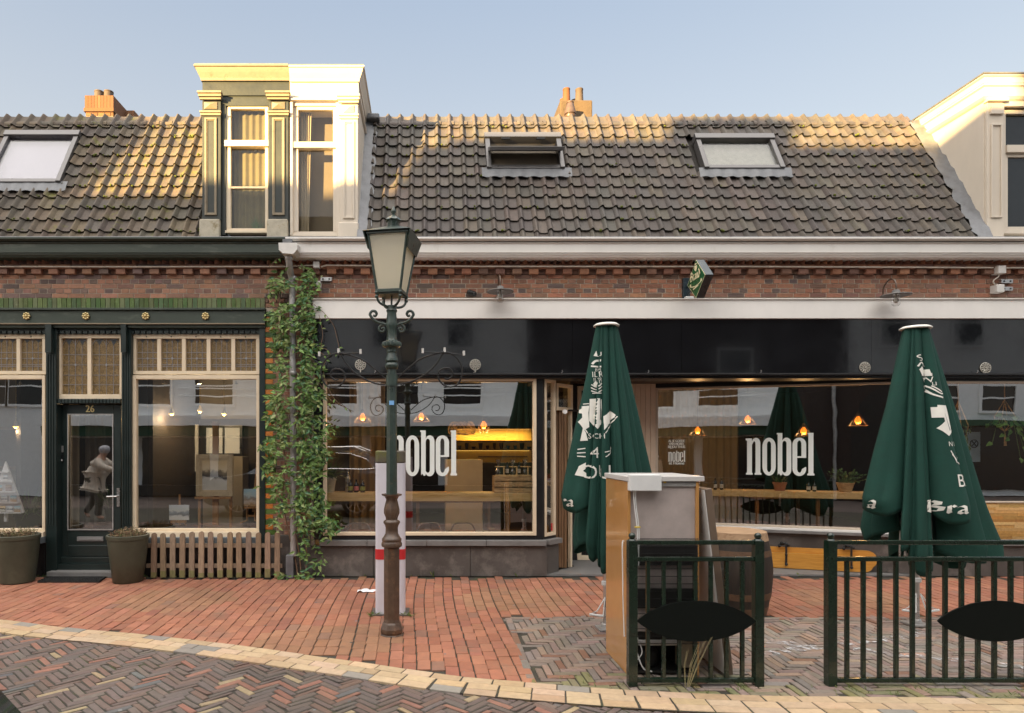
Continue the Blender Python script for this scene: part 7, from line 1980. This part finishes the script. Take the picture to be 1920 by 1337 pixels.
# window counters
g = MB(); g.box(X(604,.14), X(1003,.14), .10, .48, Z(940,.10), Z(925,.10)); tag(g.build('window_counter', M['counter'], None, bevel=.004), 'light wooden counter along the left cafe window', 'counter')
g = MB(); ua, ub = u_at(1232,-.15), SLN-.06; zt_ = zs_at(1450,921,-.15); sbx(g, ua, ub, -.52, -.12, zt_-.085, zt_); tag(g.build('window_counter', M['counter'], None, bevel=.004), 'light wooden counter along the slanted cafe window', 'counter')
ZT_L, ZT_R = Z(925,.10), zt_
def bottle(x_, y_, z0, h, r_, label, m='bottle', cap=None, lab=True, group=None):
    t = thing('bottle', label, 'bottle', (x_, y_, z0), group)
    g = MB(); g.lathe([(r_*.9,z0),(r_,z0+.006),(r_,z0+h*.55),(r_*.8,z0+h*.66),(r_*.36,z0+h*.76),(r_*.36,z0+h*.97),(r_*.42,z0+h*.975),(r_*.42,z0+h)], x_, y_, 16); g.build('glass', M[m], t, smooth=50)
    if lab:
        g = MB(); g.lathe([(r_*1.01,z0+h*.15),(r_*1.015,z0+h*.16),(r_*1.015,z0+h*.46),(r_*1.01,z0+h*.47)], x_, y_, 16); g.build('label', M[lab if isinstance(lab,str) else 'winelabel'], t, smooth=60)
    return t
M['pinklabel'] = mat('pink_label', (.62,.20,.20), .6); M['greenlabel'] = mat('olive_label', (.30,.32,.08), .6)
for px_, lb, nm in ((657,'greenlabel','olive'),(668,'pinklabel','pink'),(680,'greenlabel','olive')):
    bottle(X(px_,.3), .3, ZT_L, .17, .034, f'dark bottle with {nm} label on the left counter, {"nearest the plant pot" if px_ == 657 else "between two others" if px_ == 668 else "nearest the bollard"}', lab=lb, group='bottles on the left counter')
bottle(X(652,.4), .4, ZT_L, .30, .035, 'tall steel pepper mill behind the dark bottles', 'silver', lab=False)
for px_, nm in ((1341,'nearest the fridge'),(1353,'second from the fridge')):
    u_ = u_at(px_,-.25); p = sloc(u_,-.25,ZT_R); bottle(p[0], p[1], ZT_R, .17, .024, f'small table bottle on slanted window counter, {nm}', group='small bottles on the slanted window counter')
for px_, nm in ((1516,'left of the pair below the last letters'),(1527,'right of the pair below the last letters')):
    u_ = u_at(px_,-.25); p = sloc(u_,-.25,ZT_R); bottle(p[0], p[1], ZT_R, .15, .024, f'small red table bottle on slanted window counter, {nm}', group='small bottles on the slanted window counter')
def potplant(x_, y_, z0, r_, h, mpot, nl, hl, label, wick=False, long=False, seed=1):
    t = thing('potted_plant', label, 'plant', (x_, y_, z0)); rr = random.Random(seed)
    g = MB(); g.lathe([(r_*.72,z0),(r_*.98,z0+h*.8),(r_*1.06,z0+h*.8),(r_*1.08,z0+h),(r_*.9,z0+h),(r_*.85,z0+h*.8),(.001,z0+h*.8)], x_, y_, 24, flute=(lambda i,q: .03*math.cos(q*18+i*3)) if wick else None); g.build('pot', mpot, t, smooth=40)
    g = MB()
    for _ in range(nl):
        a = rr.uniform(0,2*PI); e = rr.uniform(.2,1.2); L = hl*rr.uniform(.5,1.1)
        base = Vector((x_+rr.uniform(-.5,.5)*r_, y_+rr.uniform(-.5,.5)*r_, z0+h*.8))
        d = Vector((math.cos(a)*math.cos(e), math.sin(a)*math.cos(e), math.sin(e)))
        c = jit(rr.choice([(.06,.12,.03),(.09,.16,.04),(.05,.10,.03)]), .2)
        if long:
            w = .007; s_ = Vector((-math.sin(a), math.cos(a), 0)); m1 = base+d*L*.55+Vector((0,0,.02)); tip = base+d*L-Vector((0,0,L*.25*math.cos(e)))
            g.add([base-s_*w*.6, base+s_*w*.6, m1+s_*w, m1-s_*w, tip], [(0,1,2,3),(3,2,4)], 0, c)
        else:
            st_ = base+d*L; g.tube([base, st_], .0018, 4, 0, c); leaf(g, st_, d+Vector((rr.uniform(-.6,.6),rr.uniform(-.6,.6),rr.uniform(-.6,.3))), Vector((rr.uniform(-.5,.5),-.8,.7)).normalized(), .05, .013, c)
    g.build('leaves', M['leaf'], t); return t
M['creampot'] = mat('cream_ribbed_pot', (.55,.52,.42), .6, var=.1)
potplant(X(617,.3), .30, ZT_L, .095, .20, M['creampot'], 130, .42, 'grassy plant in cream pot on the left counter behind the climber', long=True, seed=4)
p = sloc(u_at(1462,-.28),-.28,0); potplant(p[0], p[1], ZT_R, .085, .12, M['terracotta'], 22, .22, 'plant in terracotta pot on the slanted window counter', long=True, seed=5)
p = sloc(u_at(1585,-.26),-.26,0); potplant(p[0], p[1], ZT_R, .10, .13, M['crate'], 60, .20, 'small leafy plant in wicker basket on the slanted window counter', wick=True, seed=6)
# crate with carafes
cx0, cx1, yq0, yq1 = X(927,.16), X(1000,.16), .16, .44
cr = thing('wooden_crate', 'pale slatted wooden crate on the left counter near the entrance', 'crate', ((cx0+cx1)/2, .3, ZT_L))
hc = Z(891,.16)-ZT_L
for k in range(3):
    g = MB(); g.box(cx0, cx1, yq0, yq0+.014, ZT_L+.004+hc*k/3, ZT_L+hc*(k+1)/3-.012); g.box(cx0, cx1, yq1-.014, yq1, ZT_L+.004+hc*k/3, ZT_L+hc*(k+1)/3-.012); g.build('slat', M['crate'], cr, bevel=.002)
g = MB(); g.box(cx0+.001, cx0+.015, yq0+.015, yq1-.015, ZT_L+.004, ZT_L+hc-.013); g.box(cx1-.015, cx1-.001, yq0+.015, yq1-.015, ZT_L+.004, ZT_L+hc-.013); g.build('side', M['crate'], cr)
g = MB(); g.box(cx0+.01, cx1-.01, yq0+.02, yq1-.02, ZT_L+hc-.03, ZT_L+hc-.013); g.build('top_board', M['crate'], cr)
zr = ZT_L+hc-.012
rk = thing('bottle_rack', 'small pale wooden rack holding carafes on the slatted crate', 'rack', ((cx0+cx1)/2, .27, zr))
g = MB(); g.box(cx0+.03, cx1-.02, .20, .34, zr, zr+.012); g.build('rack_base', M['counter'], rk)
for px_ in (945, 969, 990): g = MB(); g.box(X(px_,.2)-.008, X(px_,.2)+.008, .20, .216, zr+.0125, zr+.115); g.build('rack_post', M['counter'], rk)
for a, b_ in ((930,948),(957,971),(979,996)): g = MB(); g.box(X(a,.2), X(b_,.2), .195, .345, zr+.116, zr+.124); g.build('rack_ledge', M['counter'], rk)
M['carafe'] = glass('carafe_glass', .25, (.8,.84,.85))
for px_, nm in ((934,'left end'),(961,'middle'),(984,'right end')):
    g = MB(); x_ = X(px_,.27); g.lathe([(.033,zr+.013),(.036,zr+.03),(.03,zr+.07),(.014,zr+.10),(.014,zr+.125),(.035,zr+.21),(.036,zr+.215)], x_, .27, 16)
    tag(g.build('carafe', M['carafe'], None, smooth=60), f'clear glass carafe at the {nm} of the wooden rack', 'carafe', 'glass carafes in the rack')
for px_, nm in ((951,'left'),(973,'right')): bottle(X(px_,.26), .26, zr+.013, .17, .022, f'dark soda bottle in the rack, {nm} of the middle carafe', group='soda bottles in the rack')
# kitchen hatch with lit shelves
yh = 4.4
kx0, kx1, kz0, kz1 = X(852,yh), X(1003,yh), Z(868,yh), Z(812,yh)
kh = thing('kitchen_shelf', 'yellow lit kitchen shelf with cups and glasses behind the left cafe window', 'shelf', ((kx0+kx1)/2, yh, kz0))
g = MB(); g.box(kx0, kx1, yh+.4, yh+.43, kz0, kz1+.1); g.build('back_board', M['yellowwall'], kh)
g = MB(); g.box(kx0-.1, kx1+.1, yh-.02, yh+.42, kz0-.9, kz0-.001); g.box(kx0-.1, kx0-.001, yh, yh+.43, kz0, kz1+.1); g.build('counter_front', M['walldark2'], kh)
zsh = Z(842,yh)
for zz in (zsh, Z(826,yh+.2)): g = MB(); g.box(kx0, kx1, yh+.16, yh+.40, zz-.025, zz); g.build('shelf_board', M['oak'], kh)
for zz in (Z(856,yh),): g = MB(); g.box(kx0+.5, kx1-.1, yh+.3, yh+.39, zz-.02, zz); g.build('shelf_board', M['oak'], kh)
for zz in (kz1+.08, zsh-.03): g = MB(); g.box(kx0+.05, kx1-.05, yh+.36, yh+.38, zz-.012, zz); g.build('led_strip', M['led'], kh)
l = bpy.data.lights.new('shelf_light', 'AREA'); l.energy = 4.0; l.color = (1,.66,.18); l.shape = 'RECTANGLE'; l.size = kx1-kx0-.2; l.size_y = .06
lo = bpy.data.objects.new('shelf_light', l); COL.objects.link(lo); lo.parent = kh; lo.location = (0, .18, kz1+.06-kz0)
rr = random.Random(3)
for k in range(11):
    x_ = kx0+.12+(kx1-kx0-.2)*k/10; r_ = rr.uniform(.03,.055); h = rr.choice([.05,.07,.10,.12])
    g = MB(); g.lathe([(r_*.6,zsh+.001),(r_*.7,zsh+.01),(r_,zsh+h),(r_*.9,zsh+h)], x_, yh+.24, 12); g.build('cup', M['walldark'], kh, smooth=40)
# bar, cabinet, curtains, tables
g = MB(); y_ = 3.4; g.box(X(835,y_), X(905,y_), y_, y_+.5, .08, Z(862,y_)); tag(g.build('bar_cabinet', M['opwhite'], None, bevel=.01), 'pale bar cabinet behind the first nobel lettering', 'cabinet')
def curtain_obj(xa, xb, y, z0, z1, m, label, seed):
    rr = random.Random(seed); g = MB(); vv = []; n = int((xb-xa)/.012)
    ph = 0
    for i in range(n+1):
        ph += rr.uniform(.35,.75); vv += [(xa+(xb-xa)*i/n, y+.03*math.sin(ph), z0), (xa+(xb-xa)*i/n, y+.024*math.sin(ph), z1)]
    g.add(vv, [(2*i,2*i+2,2*i+3,2*i+1) for i in range(n)]); return tag(g.build('curtain', m, None, smooth=60), label, 'curtain')
curtain_obj(X(655,3.6), X(722,3.6), 3.6, .1, 2.9, M['curtain'], 'beige curtain hanging behind the plant in the left cafe window', 1)
curtain_obj(X(1215,4.2), X(1385,4.2), 4.2, .1, 2.9, M['curtaingrey'], 'pale pleated curtain hanging behind the slanted window', 2)
def cafe_chair(px, y, label):
    x_ = X(px, y); t = thing('cafe_chair', label, 'chair', (x_, y, .08), 'metal hoop chairs in the cafe')
    zt_ = Z(980, y)
    g = MB(); g.tube(spline([(x_-.19,y,.45),(x_-.185,y-.02,zt_-.16),(x_-.12,y-.03,zt_-.02),(x_,y-.03,zt_),(x_+.12,y-.03,zt_-.02),(x_+.185,y-.02,zt_-.16),(x_+.19,y,.45)]), .012, 8); g.build('hoop_back', M['zinc'], t, smooth=50)
    g = MB(); g.box(x_-.19, x_+.19, y, y+.38, .44, .46); g.build('seat', M['oak'], t, bevel=.01)
    for sx_ in (-1,1):
        for sy_ in (0,1): g = MB(); g.tube([(x_+sx_*.17,y+.02+sy_*.34,.44),(x_+sx_*.20,y-.02+sy_*.42,.08)], .011, 8); g.build('leg', M['zinc'], t, smooth=50)
cafe_chair(673, .75, 'metal hoop chair low behind the left window beside the climber')
cafe_chair(805, .80, 'metal hoop chair behind the window right of the bollard')
cafe_chair(868, .62, 'metal hoop chair low behind the middle of the left window')
for px_, y_, w, lab in ((850, 1.9, 1.3, 'red brown table behind the hoop chairs'), (1480, 2.6, 1.2, 'dark table behind the slanted window')):
    x_ = X(px_, y_); t = thing('cafe_table', lab, 'table', (x_, y_, .08)); g = MB(); g.box(x_-w/2, x_+w/2, y_, y_+.7, .78, .82); g.build('table_top', M['oak'], t, bevel=.006)
    for sx_ in (-1,1): 
        for sy_ in (.06,.64): g = MB(); g.box(x_+sx_*(w/2-.08)-.025, x_+sx_*(w/2-.08)+.025, y_+sy_-.02, y_+sy_+.02, .08, .779); g.build('leg', M['oak'], t)
# hanging macrame plants in the far right window
def macrame(px, py_top, py_pot, y, label, trailing, seed):
    rr = random.Random(seed); x_ = X(px, y); zp = Z(py_pot, y)
    t = thing('hanging_plant', label, 'hanging plant', (x_, y, zp), 'hanging plants in the right window')
    g = MB()
    for k in range(4):
        a = k*PI/2+.6; g.tube([(x_,y,2.55),(x_,y,Z(py_top,y)),(x_+.11*math.cos(a),y+.11*math.sin(a),zp+.10),(x_+.09*math.cos(a+.7),y+.09*math.sin(a+.7),zp-.03),(x_,y,zp-.10)], .007, 5)
    for k in range(7): g.tube([(x_,y,zp-.09),(x_+rr.uniform(-.035,.035),y+rr.uniform(-.03,.03),zp-.30)], .005, 4)
    g.build('rope_holder', M['crate'], t)
    g = MB(); g.lathe([(.001,zp-.03),(.075,zp-.02),(.10,zp+.10),(.09,zp+.10)], x_, y, 18); g.build('pot', M['walldark2'], t, smooth=50)
    g = MB()
    for _ in range(34 if trailing != 'fine' else 220):
        a = rr.uniform(0,2*PI)
        if trailing == 'fine':
            b = Vector((x_+.13*math.cos(a)*rr.random()**.5, y+.12*math.sin(a), zp+.12-rr.random()*.55)); leaf(g, b, Vector((rr.uniform(-.3,.3),-.2,-1)), Vector((rr.uniform(-.5,.5),-1,.2)).normalized(), .05, .008, jit((.16,.22,.09), .2))
        else:
            q = rr.uniform(.1,.42); b = Vector((x_+q*math.cos(a), y-.1+.5*q*math.sin(a), zp+.14-q*rr.uniform(0,1.5)))
            g.tube(spline([(x_+.08*math.cos(a),y+.08*math.sin(a),zp+.1),((x_+b.x)/2,(y+b.y)/2,zp+.12-.1*q),tuple(b)], 3), .003, 4, 0, (.10,.16,.04))
            leaf(g, b, Vector((math.cos(a),-.3,-.7*rr.random())), Vector((rr.uniform(-.3,.3),-1,.4)).normalized(), rr.uniform(.08,.13), .03, jit(rr.choice([(.12,.22,.04),(.08,.17,.03),(.16,.26,.06)]), .15))
    g.build('leaves', M['leaf'], t)
macrame(1797, 752, 812, .55, 'string plant in macrame holder beside the right parasol', 'fine', 1)
macrame(1884, 750, 795, .5, 'broad leaved trailing plant in macrame holder at the right edge', 'broad', 2)
g = MB(); y_ = .9; g.box(X(1812,y_), X(1838,y_), y_, y_+.006, Z(866,y_), Z(810,y_)); po_ = tag(g.build('poster', mat('pale_blue_poster',(.40,.52,.60),.6), None), 'pale blue poster with dark ring behind the hanging string plant', 'poster')
g = MB(); cx, cz = X(1826,y_), Z(832,y_); g.tube([(cx+.055*math.cos(k*PI/10),y_-.004,cz+.055*math.sin(k*PI/10)) for k in range(21)], .006, 6); g.tube([(cx-.03,y_-.004,cz-.03),(cx+.03,y_-.004,cz+.035)], .006, 6); g.tube([(cx+.03,y_-.004,cz-.03),(cx-.03,y_-.004,cz+.035)], .006, 6); g.build('ring_mark', M['black'], po_)

# ================================================================ INSIDE THE GALLERY
M['ptA'] = painting('canal_painting', (.78,.62,.38), (.05,.05,.06), (.62,.62,.58), 1.3)
M['ptB'] = painting('winter_painting', (.62,.72,.82), (.22,.24,.28), (.85,.85,.85), 4.7, .35)
M['ptC'] = painting('beach_painting', (.35,.60,.75), (.40,.32,.24), (.5,.32,.16), 8.1, .35)
M['ptD'] = painting('print_red', (.35,.28,.25), (.20,.10,.08), (.25,.15,.12), 2.2)
M['easel'] = woodmat('easel_wood', (.34,.16,.055), (.48,.25,.09), .5, (10,10,1))
M['goldframe'] = mat('pale_gold_frame', (.62,.51,.34), .5, metal=.2, var=.15, vscale=30)
FLZ = .42
def picture(name, label, px0, px1, py0, py1, y, m, frame=None, fw=.05, lean=0):
    t = thing(name, label, 'painting', (X((px0+px1)/2,y), y, Z(py1,y)))
    x0, x1, z0, z1 = X(px0,y), X(px1,y), Z(py1,y), Z(py0,y)
    f = fw if frame else 0
    g = MB(); g.box(x0+f*.95, x1-f*.95, y, y+.02, z0+f*.95, z1-f*.95); g.build('canvas', m, t)
    if frame:
        g = MB(); g.frame(x0, x1, z0, z1, y-.02, y+.02, f*.7); g.frame(x0+f*.7, x1-f*.7, z0+f*.7, z1-f*.7, y-.01, y+.018, f*.3); g.build('frame', frame, t, bevel=.004)
    return t
y_ = .85
picture('framed_painting', 'gold framed painting of a dark town by water on the tall easel', 368, 437, 852, 930, y_, M['ptA'], M['goldframe'], .085)
es = thing('easel', 'tall orange wood easel carrying the gold framed painting', 'easel', (X(402,y_+.06), y_+.06, FLZ))
g = MB(); y2 = y_+.05; g.box(X(398,y2), X(409,y2), y2, y2+.04, Z(985,y2), Z(790,y2)); g.build('mast', M['easel'], es, bevel=.004)
g = MB(); g.box(X(368,y2), X(436,y2), y2-.07, y2-.002, Z(935,y2), Z(931,y2)); g.build('ledge', M['easel'], es)
for a in (373, 432): g = MB(); g.box(X(a-2,y2), X(a+2.5,y2), y2+.0, y2+.03, FLZ, Z(935.5,y2)); g.build('leg', M['easel'], es)
y_ = .6
picture('small_painting', 'small pale winter painting on a table easel at the left of the display', 317, 354, 947, 975, y_, M['ptB'])
es = thing('table_easel', 'small table easel under the pale winter painting', 'easel', (X(336,y_+.03), y_+.03, FLZ))
g = MB(); y2 = y_+.025; g.box(X(335,y2), X(338,y2), y2, y2+.02, Z(985,y2), Z(927,y2)); g.build('mast', M['easel'], es)
g = MB(); g.box(X(322,y2), X(350,y2), y2-.05, y2-.002, Z(980,y2), Z(975.5,y2)); g.build('ledge', M['easel'], es)
g = MB(); g.tube([(X(334,y2),y2+.02,Z(976,y2)),(X(322,y2),y2-.02,Z(984,y2))], .01, 6); g.tube([(X(338,y2),y2+.02,Z(976,y2)),(X(350,y2),y2-.02,Z(984,y2))], .01, 6); g.build('foot', M['easel'], es)
y_ = .7
picture('small_painting', 'small blue and sandy painting on the right hand easel', 457, 489, 917, 949, y_, M['ptC'])
es = thing('easel', 'light easel with crossbar at the right end of the gallery window', 'easel', (X(475,y_+.05), y_+.05, FLZ))
g = MB(); y2 = y_+.03; g.tube([(X(474,y2),y2+.02,Z(960,y2)),(X(480,y2),y2+.06,Z(865,y2))], .014, 6); g.build('mast', M['easel'], es)
g = MB(); g.box(X(459,y2), X(489,y2), y2-.05, y2-.002, Z(953,y2), Z(949.5,y2)); g.box(X(464,y2), X(486,y2), y2+.0, y2+.02, Z(969,y2), Z(966,y2)); g.build('crossbar', M['easel'], es)
for a, b_ in ((463,452),(478,492)): g = MB(); g.tube([(X(a,y2),y2,Z(953,y2)),(X(a,y2),y2,Z(976,y2)),(X(b_,y2),y2-.05,Z(980,y2))], .012, 6); g.build('leg', M['easel'], es)
y_ = .35; g = MB(); a0, a1, zz = X(371,y_), X(393,y_), FLZ
g.add([(a0,y_,zz+.004),(a1,y_,zz+.004),(a1+.02,y_+.08,zz+.07),(a0+.02,y_+.08,zz+.07),(a0+.02,y_+.11,zz+.003),(a1+.02,y_+.11,zz+.003)], [(0,1,2,3),(3,2,5,4)]); tag(g.build('price_card', M['pinkpaper']), 'pink folded card on the floor of the gallery display', 'card')
# back of the gallery
y_ = 3.9
picture('framed_print', 'large pale mounted print on the gallery back wall', 280, 372, 796, 884, y_, M['ptD'], M['opwhite'], .16)
picture('framed_print', 'dark framed picture on the gallery wall at the left edge', -20, 40, 800, 880, y_, M['walldark2'], M['oak'], .06)
g = MB(); g.box(X(385,4.0), X(452,4.0), 3.98, 4.05, Z(852,4.0), Z(800,4.0)); wnp = tag(g.build('garden_window', emit('daylit_pane', (.75,.76,.70), .03)), 'bright garden window at the back of the gallery', 'window')
g = MB(); g.frame(X(382,3.97), X(455,3.97), Z(855,3.97), Z(797,3.97), 3.94, 3.975, .05); g.box(X(418,3.97), X(421,3.97), 3.94, 3.97, Z(852,3.97), Z(800,3.97)); g.build('frame', M['black'], wnp)
g = MB(); g.box(X(380,3.5), X(455,3.5), 3.5, 3.9, .1, Z(856,3.5)); tag(g.build('sideboard', M['wallbeige'], None, bevel=.01), 'white sideboard below the bright back window', 'cabinet')
curtain_obj(X(128,2.2), X(148,2.2), 2.2, .1, 2.8, M['curtain'], 'cream curtain seen through the gallery door glass', 5)
curtain_obj(X(160,3.0), X(200,3.0), 3.0, .1, 2.5, M['curtaingrey'], 'grey curtain at the back behind the gallery door', 6)
def spot(px, py, y, label):
    x_, z_ = X(px,y), Z(py,y); t = thing('ceiling_spot', label, 'spotlight', (x_,y,z_), 'warm ceiling spots in the gallery')
    g = MB(); g.lathe([(.02,z_+.09),(.045,z_+.02),(.05,z_)], x_, y, 14); g.tube([(x_,y,z_+.08),(x_,y,2.98)], .006, 6); g.build('housing', M['gold'], t, smooth=50)
    g = MB(); g.ball((x_,y,z_+.005), .036, 10); g.build('bulb', M['bulbwhite'], t, smooth=60)
    l = bpy.data.lights.new('spot_light', 'POINT'); l.energy = 3.6; l.color = (1,.72,.40); l.shadow_soft_size = .05
    lo = bpy.data.objects.new('spot_light', l); COL.objects.link(lo); lo.parent = t; lo.location = (0,0,-.08)
spot(322, 776, 2.4, 'warm gallery ceiling spot above the winter painting'); spot(375, 771, 2.9, 'warm gallery ceiling spot above the tall easel'); spot(420, 776, 2.4, 'warm gallery ceiling spot above the back window')
spot(30, 800, 2.2, 'warm gallery ceiling spot above the card stand')
def bell(px, label):
    y = .35; x_, z_ = X(px,y), Z(719,y); g = MB(); g.lathe([(.006,z_+.03),(.012,z_+.012),(.02,z_-.002),(.034,z_-.008)], x_, y, 12); g.tube([(x_,y,z_+.03),(x_,y,Z(708,y))], .003, 4)
    tag(g.build('hanging_bell', M['chrome'], None, smooth=40), label, 'window lamp', 'small silver lamps along the window heads')
bell(308, 'small silver lamp at the left of the right gallery window'); bell(373, 'small silver lamp in the middle of the right gallery window'); bell(443, 'small silver lamp at the right of the right gallery window'); bell(38, 'small silver lamp in the left gallery window')
# postcard pyramid and plant in the left window
y_ = .5; pc = thing('postcard_stand', 'white tree shaped postcard stand in the left gallery window', 'card stand', (X(10,y_), y_, FLZ))
ax_, zt_, zb_ = X(10,y_), Z(865,y_), Z(961,y_)
g = MB(); g.prism([(ax_-.25,zb_),(ax_+.255,zb_),(ax_+.0,zt_)], y_, y_+.03); g.build('backboard', M['paper'], pc)
for py_, w in ((885,.065),(903,.12),(922,.165),(942,.21),(961,.255)): g = MB(); g.box(ax_-w, ax_+w, y_-.05, y_-.001, Z(py_,y_)-.008, Z(py_,y_)+.006); g.build('shelf', M['paper'], pc)
g = MB(); g.box(ax_-.02, ax_+.02, y_, y_+.03, Z(978,y_), zb_-.001); g.build('stem', M['paper'], pc)
g = MB(); g.lathe([(.18,FLZ+.002),(.18,FLZ+.02),(.001,FLZ+.022)], ax_, y_, 24); g.build('base', M['paper'], pc)
cards = ['ptA','ptB','ptC','ptD']; k = 0
for py_, row in ((902,[10]),(921,[-2,16]),(941,[-6,8,25]),(960,[-12,4,18,32])):
    for px_ in row:
        g = MB(); x_ = X(px_,y_-.03); w = .042 if len(row) > 1 else .03; g.box(x_-w, x_+w, y_-.03, y_-.026, Z(py_,y_)-.0+.007, Z(py_,y_)+.085); k += 1
        tag(g.build('postcard', M[cards[k % 4]], None), f'small picture postcard on the white stand, {("top" if py_ == 902 else "second" if py_ == 921 else "third" if py_ == 941 else "bottom")} shelf', 'postcard', 'postcards on the white stand')
potplant(X(52,1.0), 1.0, FLZ, .17, .30, M['walldark'], 150, .55, 'palm like plant in dark pot behind the postcard stand', long=True, seed=9)
potplant(X(212,1.2), 1.2, .55, .12, .25, M['walldark'], 90, .5, 'dark palm leaves beside the gallery door glass', long=True, seed=12)
g = MB(); g.box(X(212,1.2)-.2, X(212,1.2)+.2, 1.0, 1.4, .10, .549); tag(g.build('plant_stand', M['walldark2'], None, bevel=.01), 'dark stand under the palm beside the gallery door', 'stand')
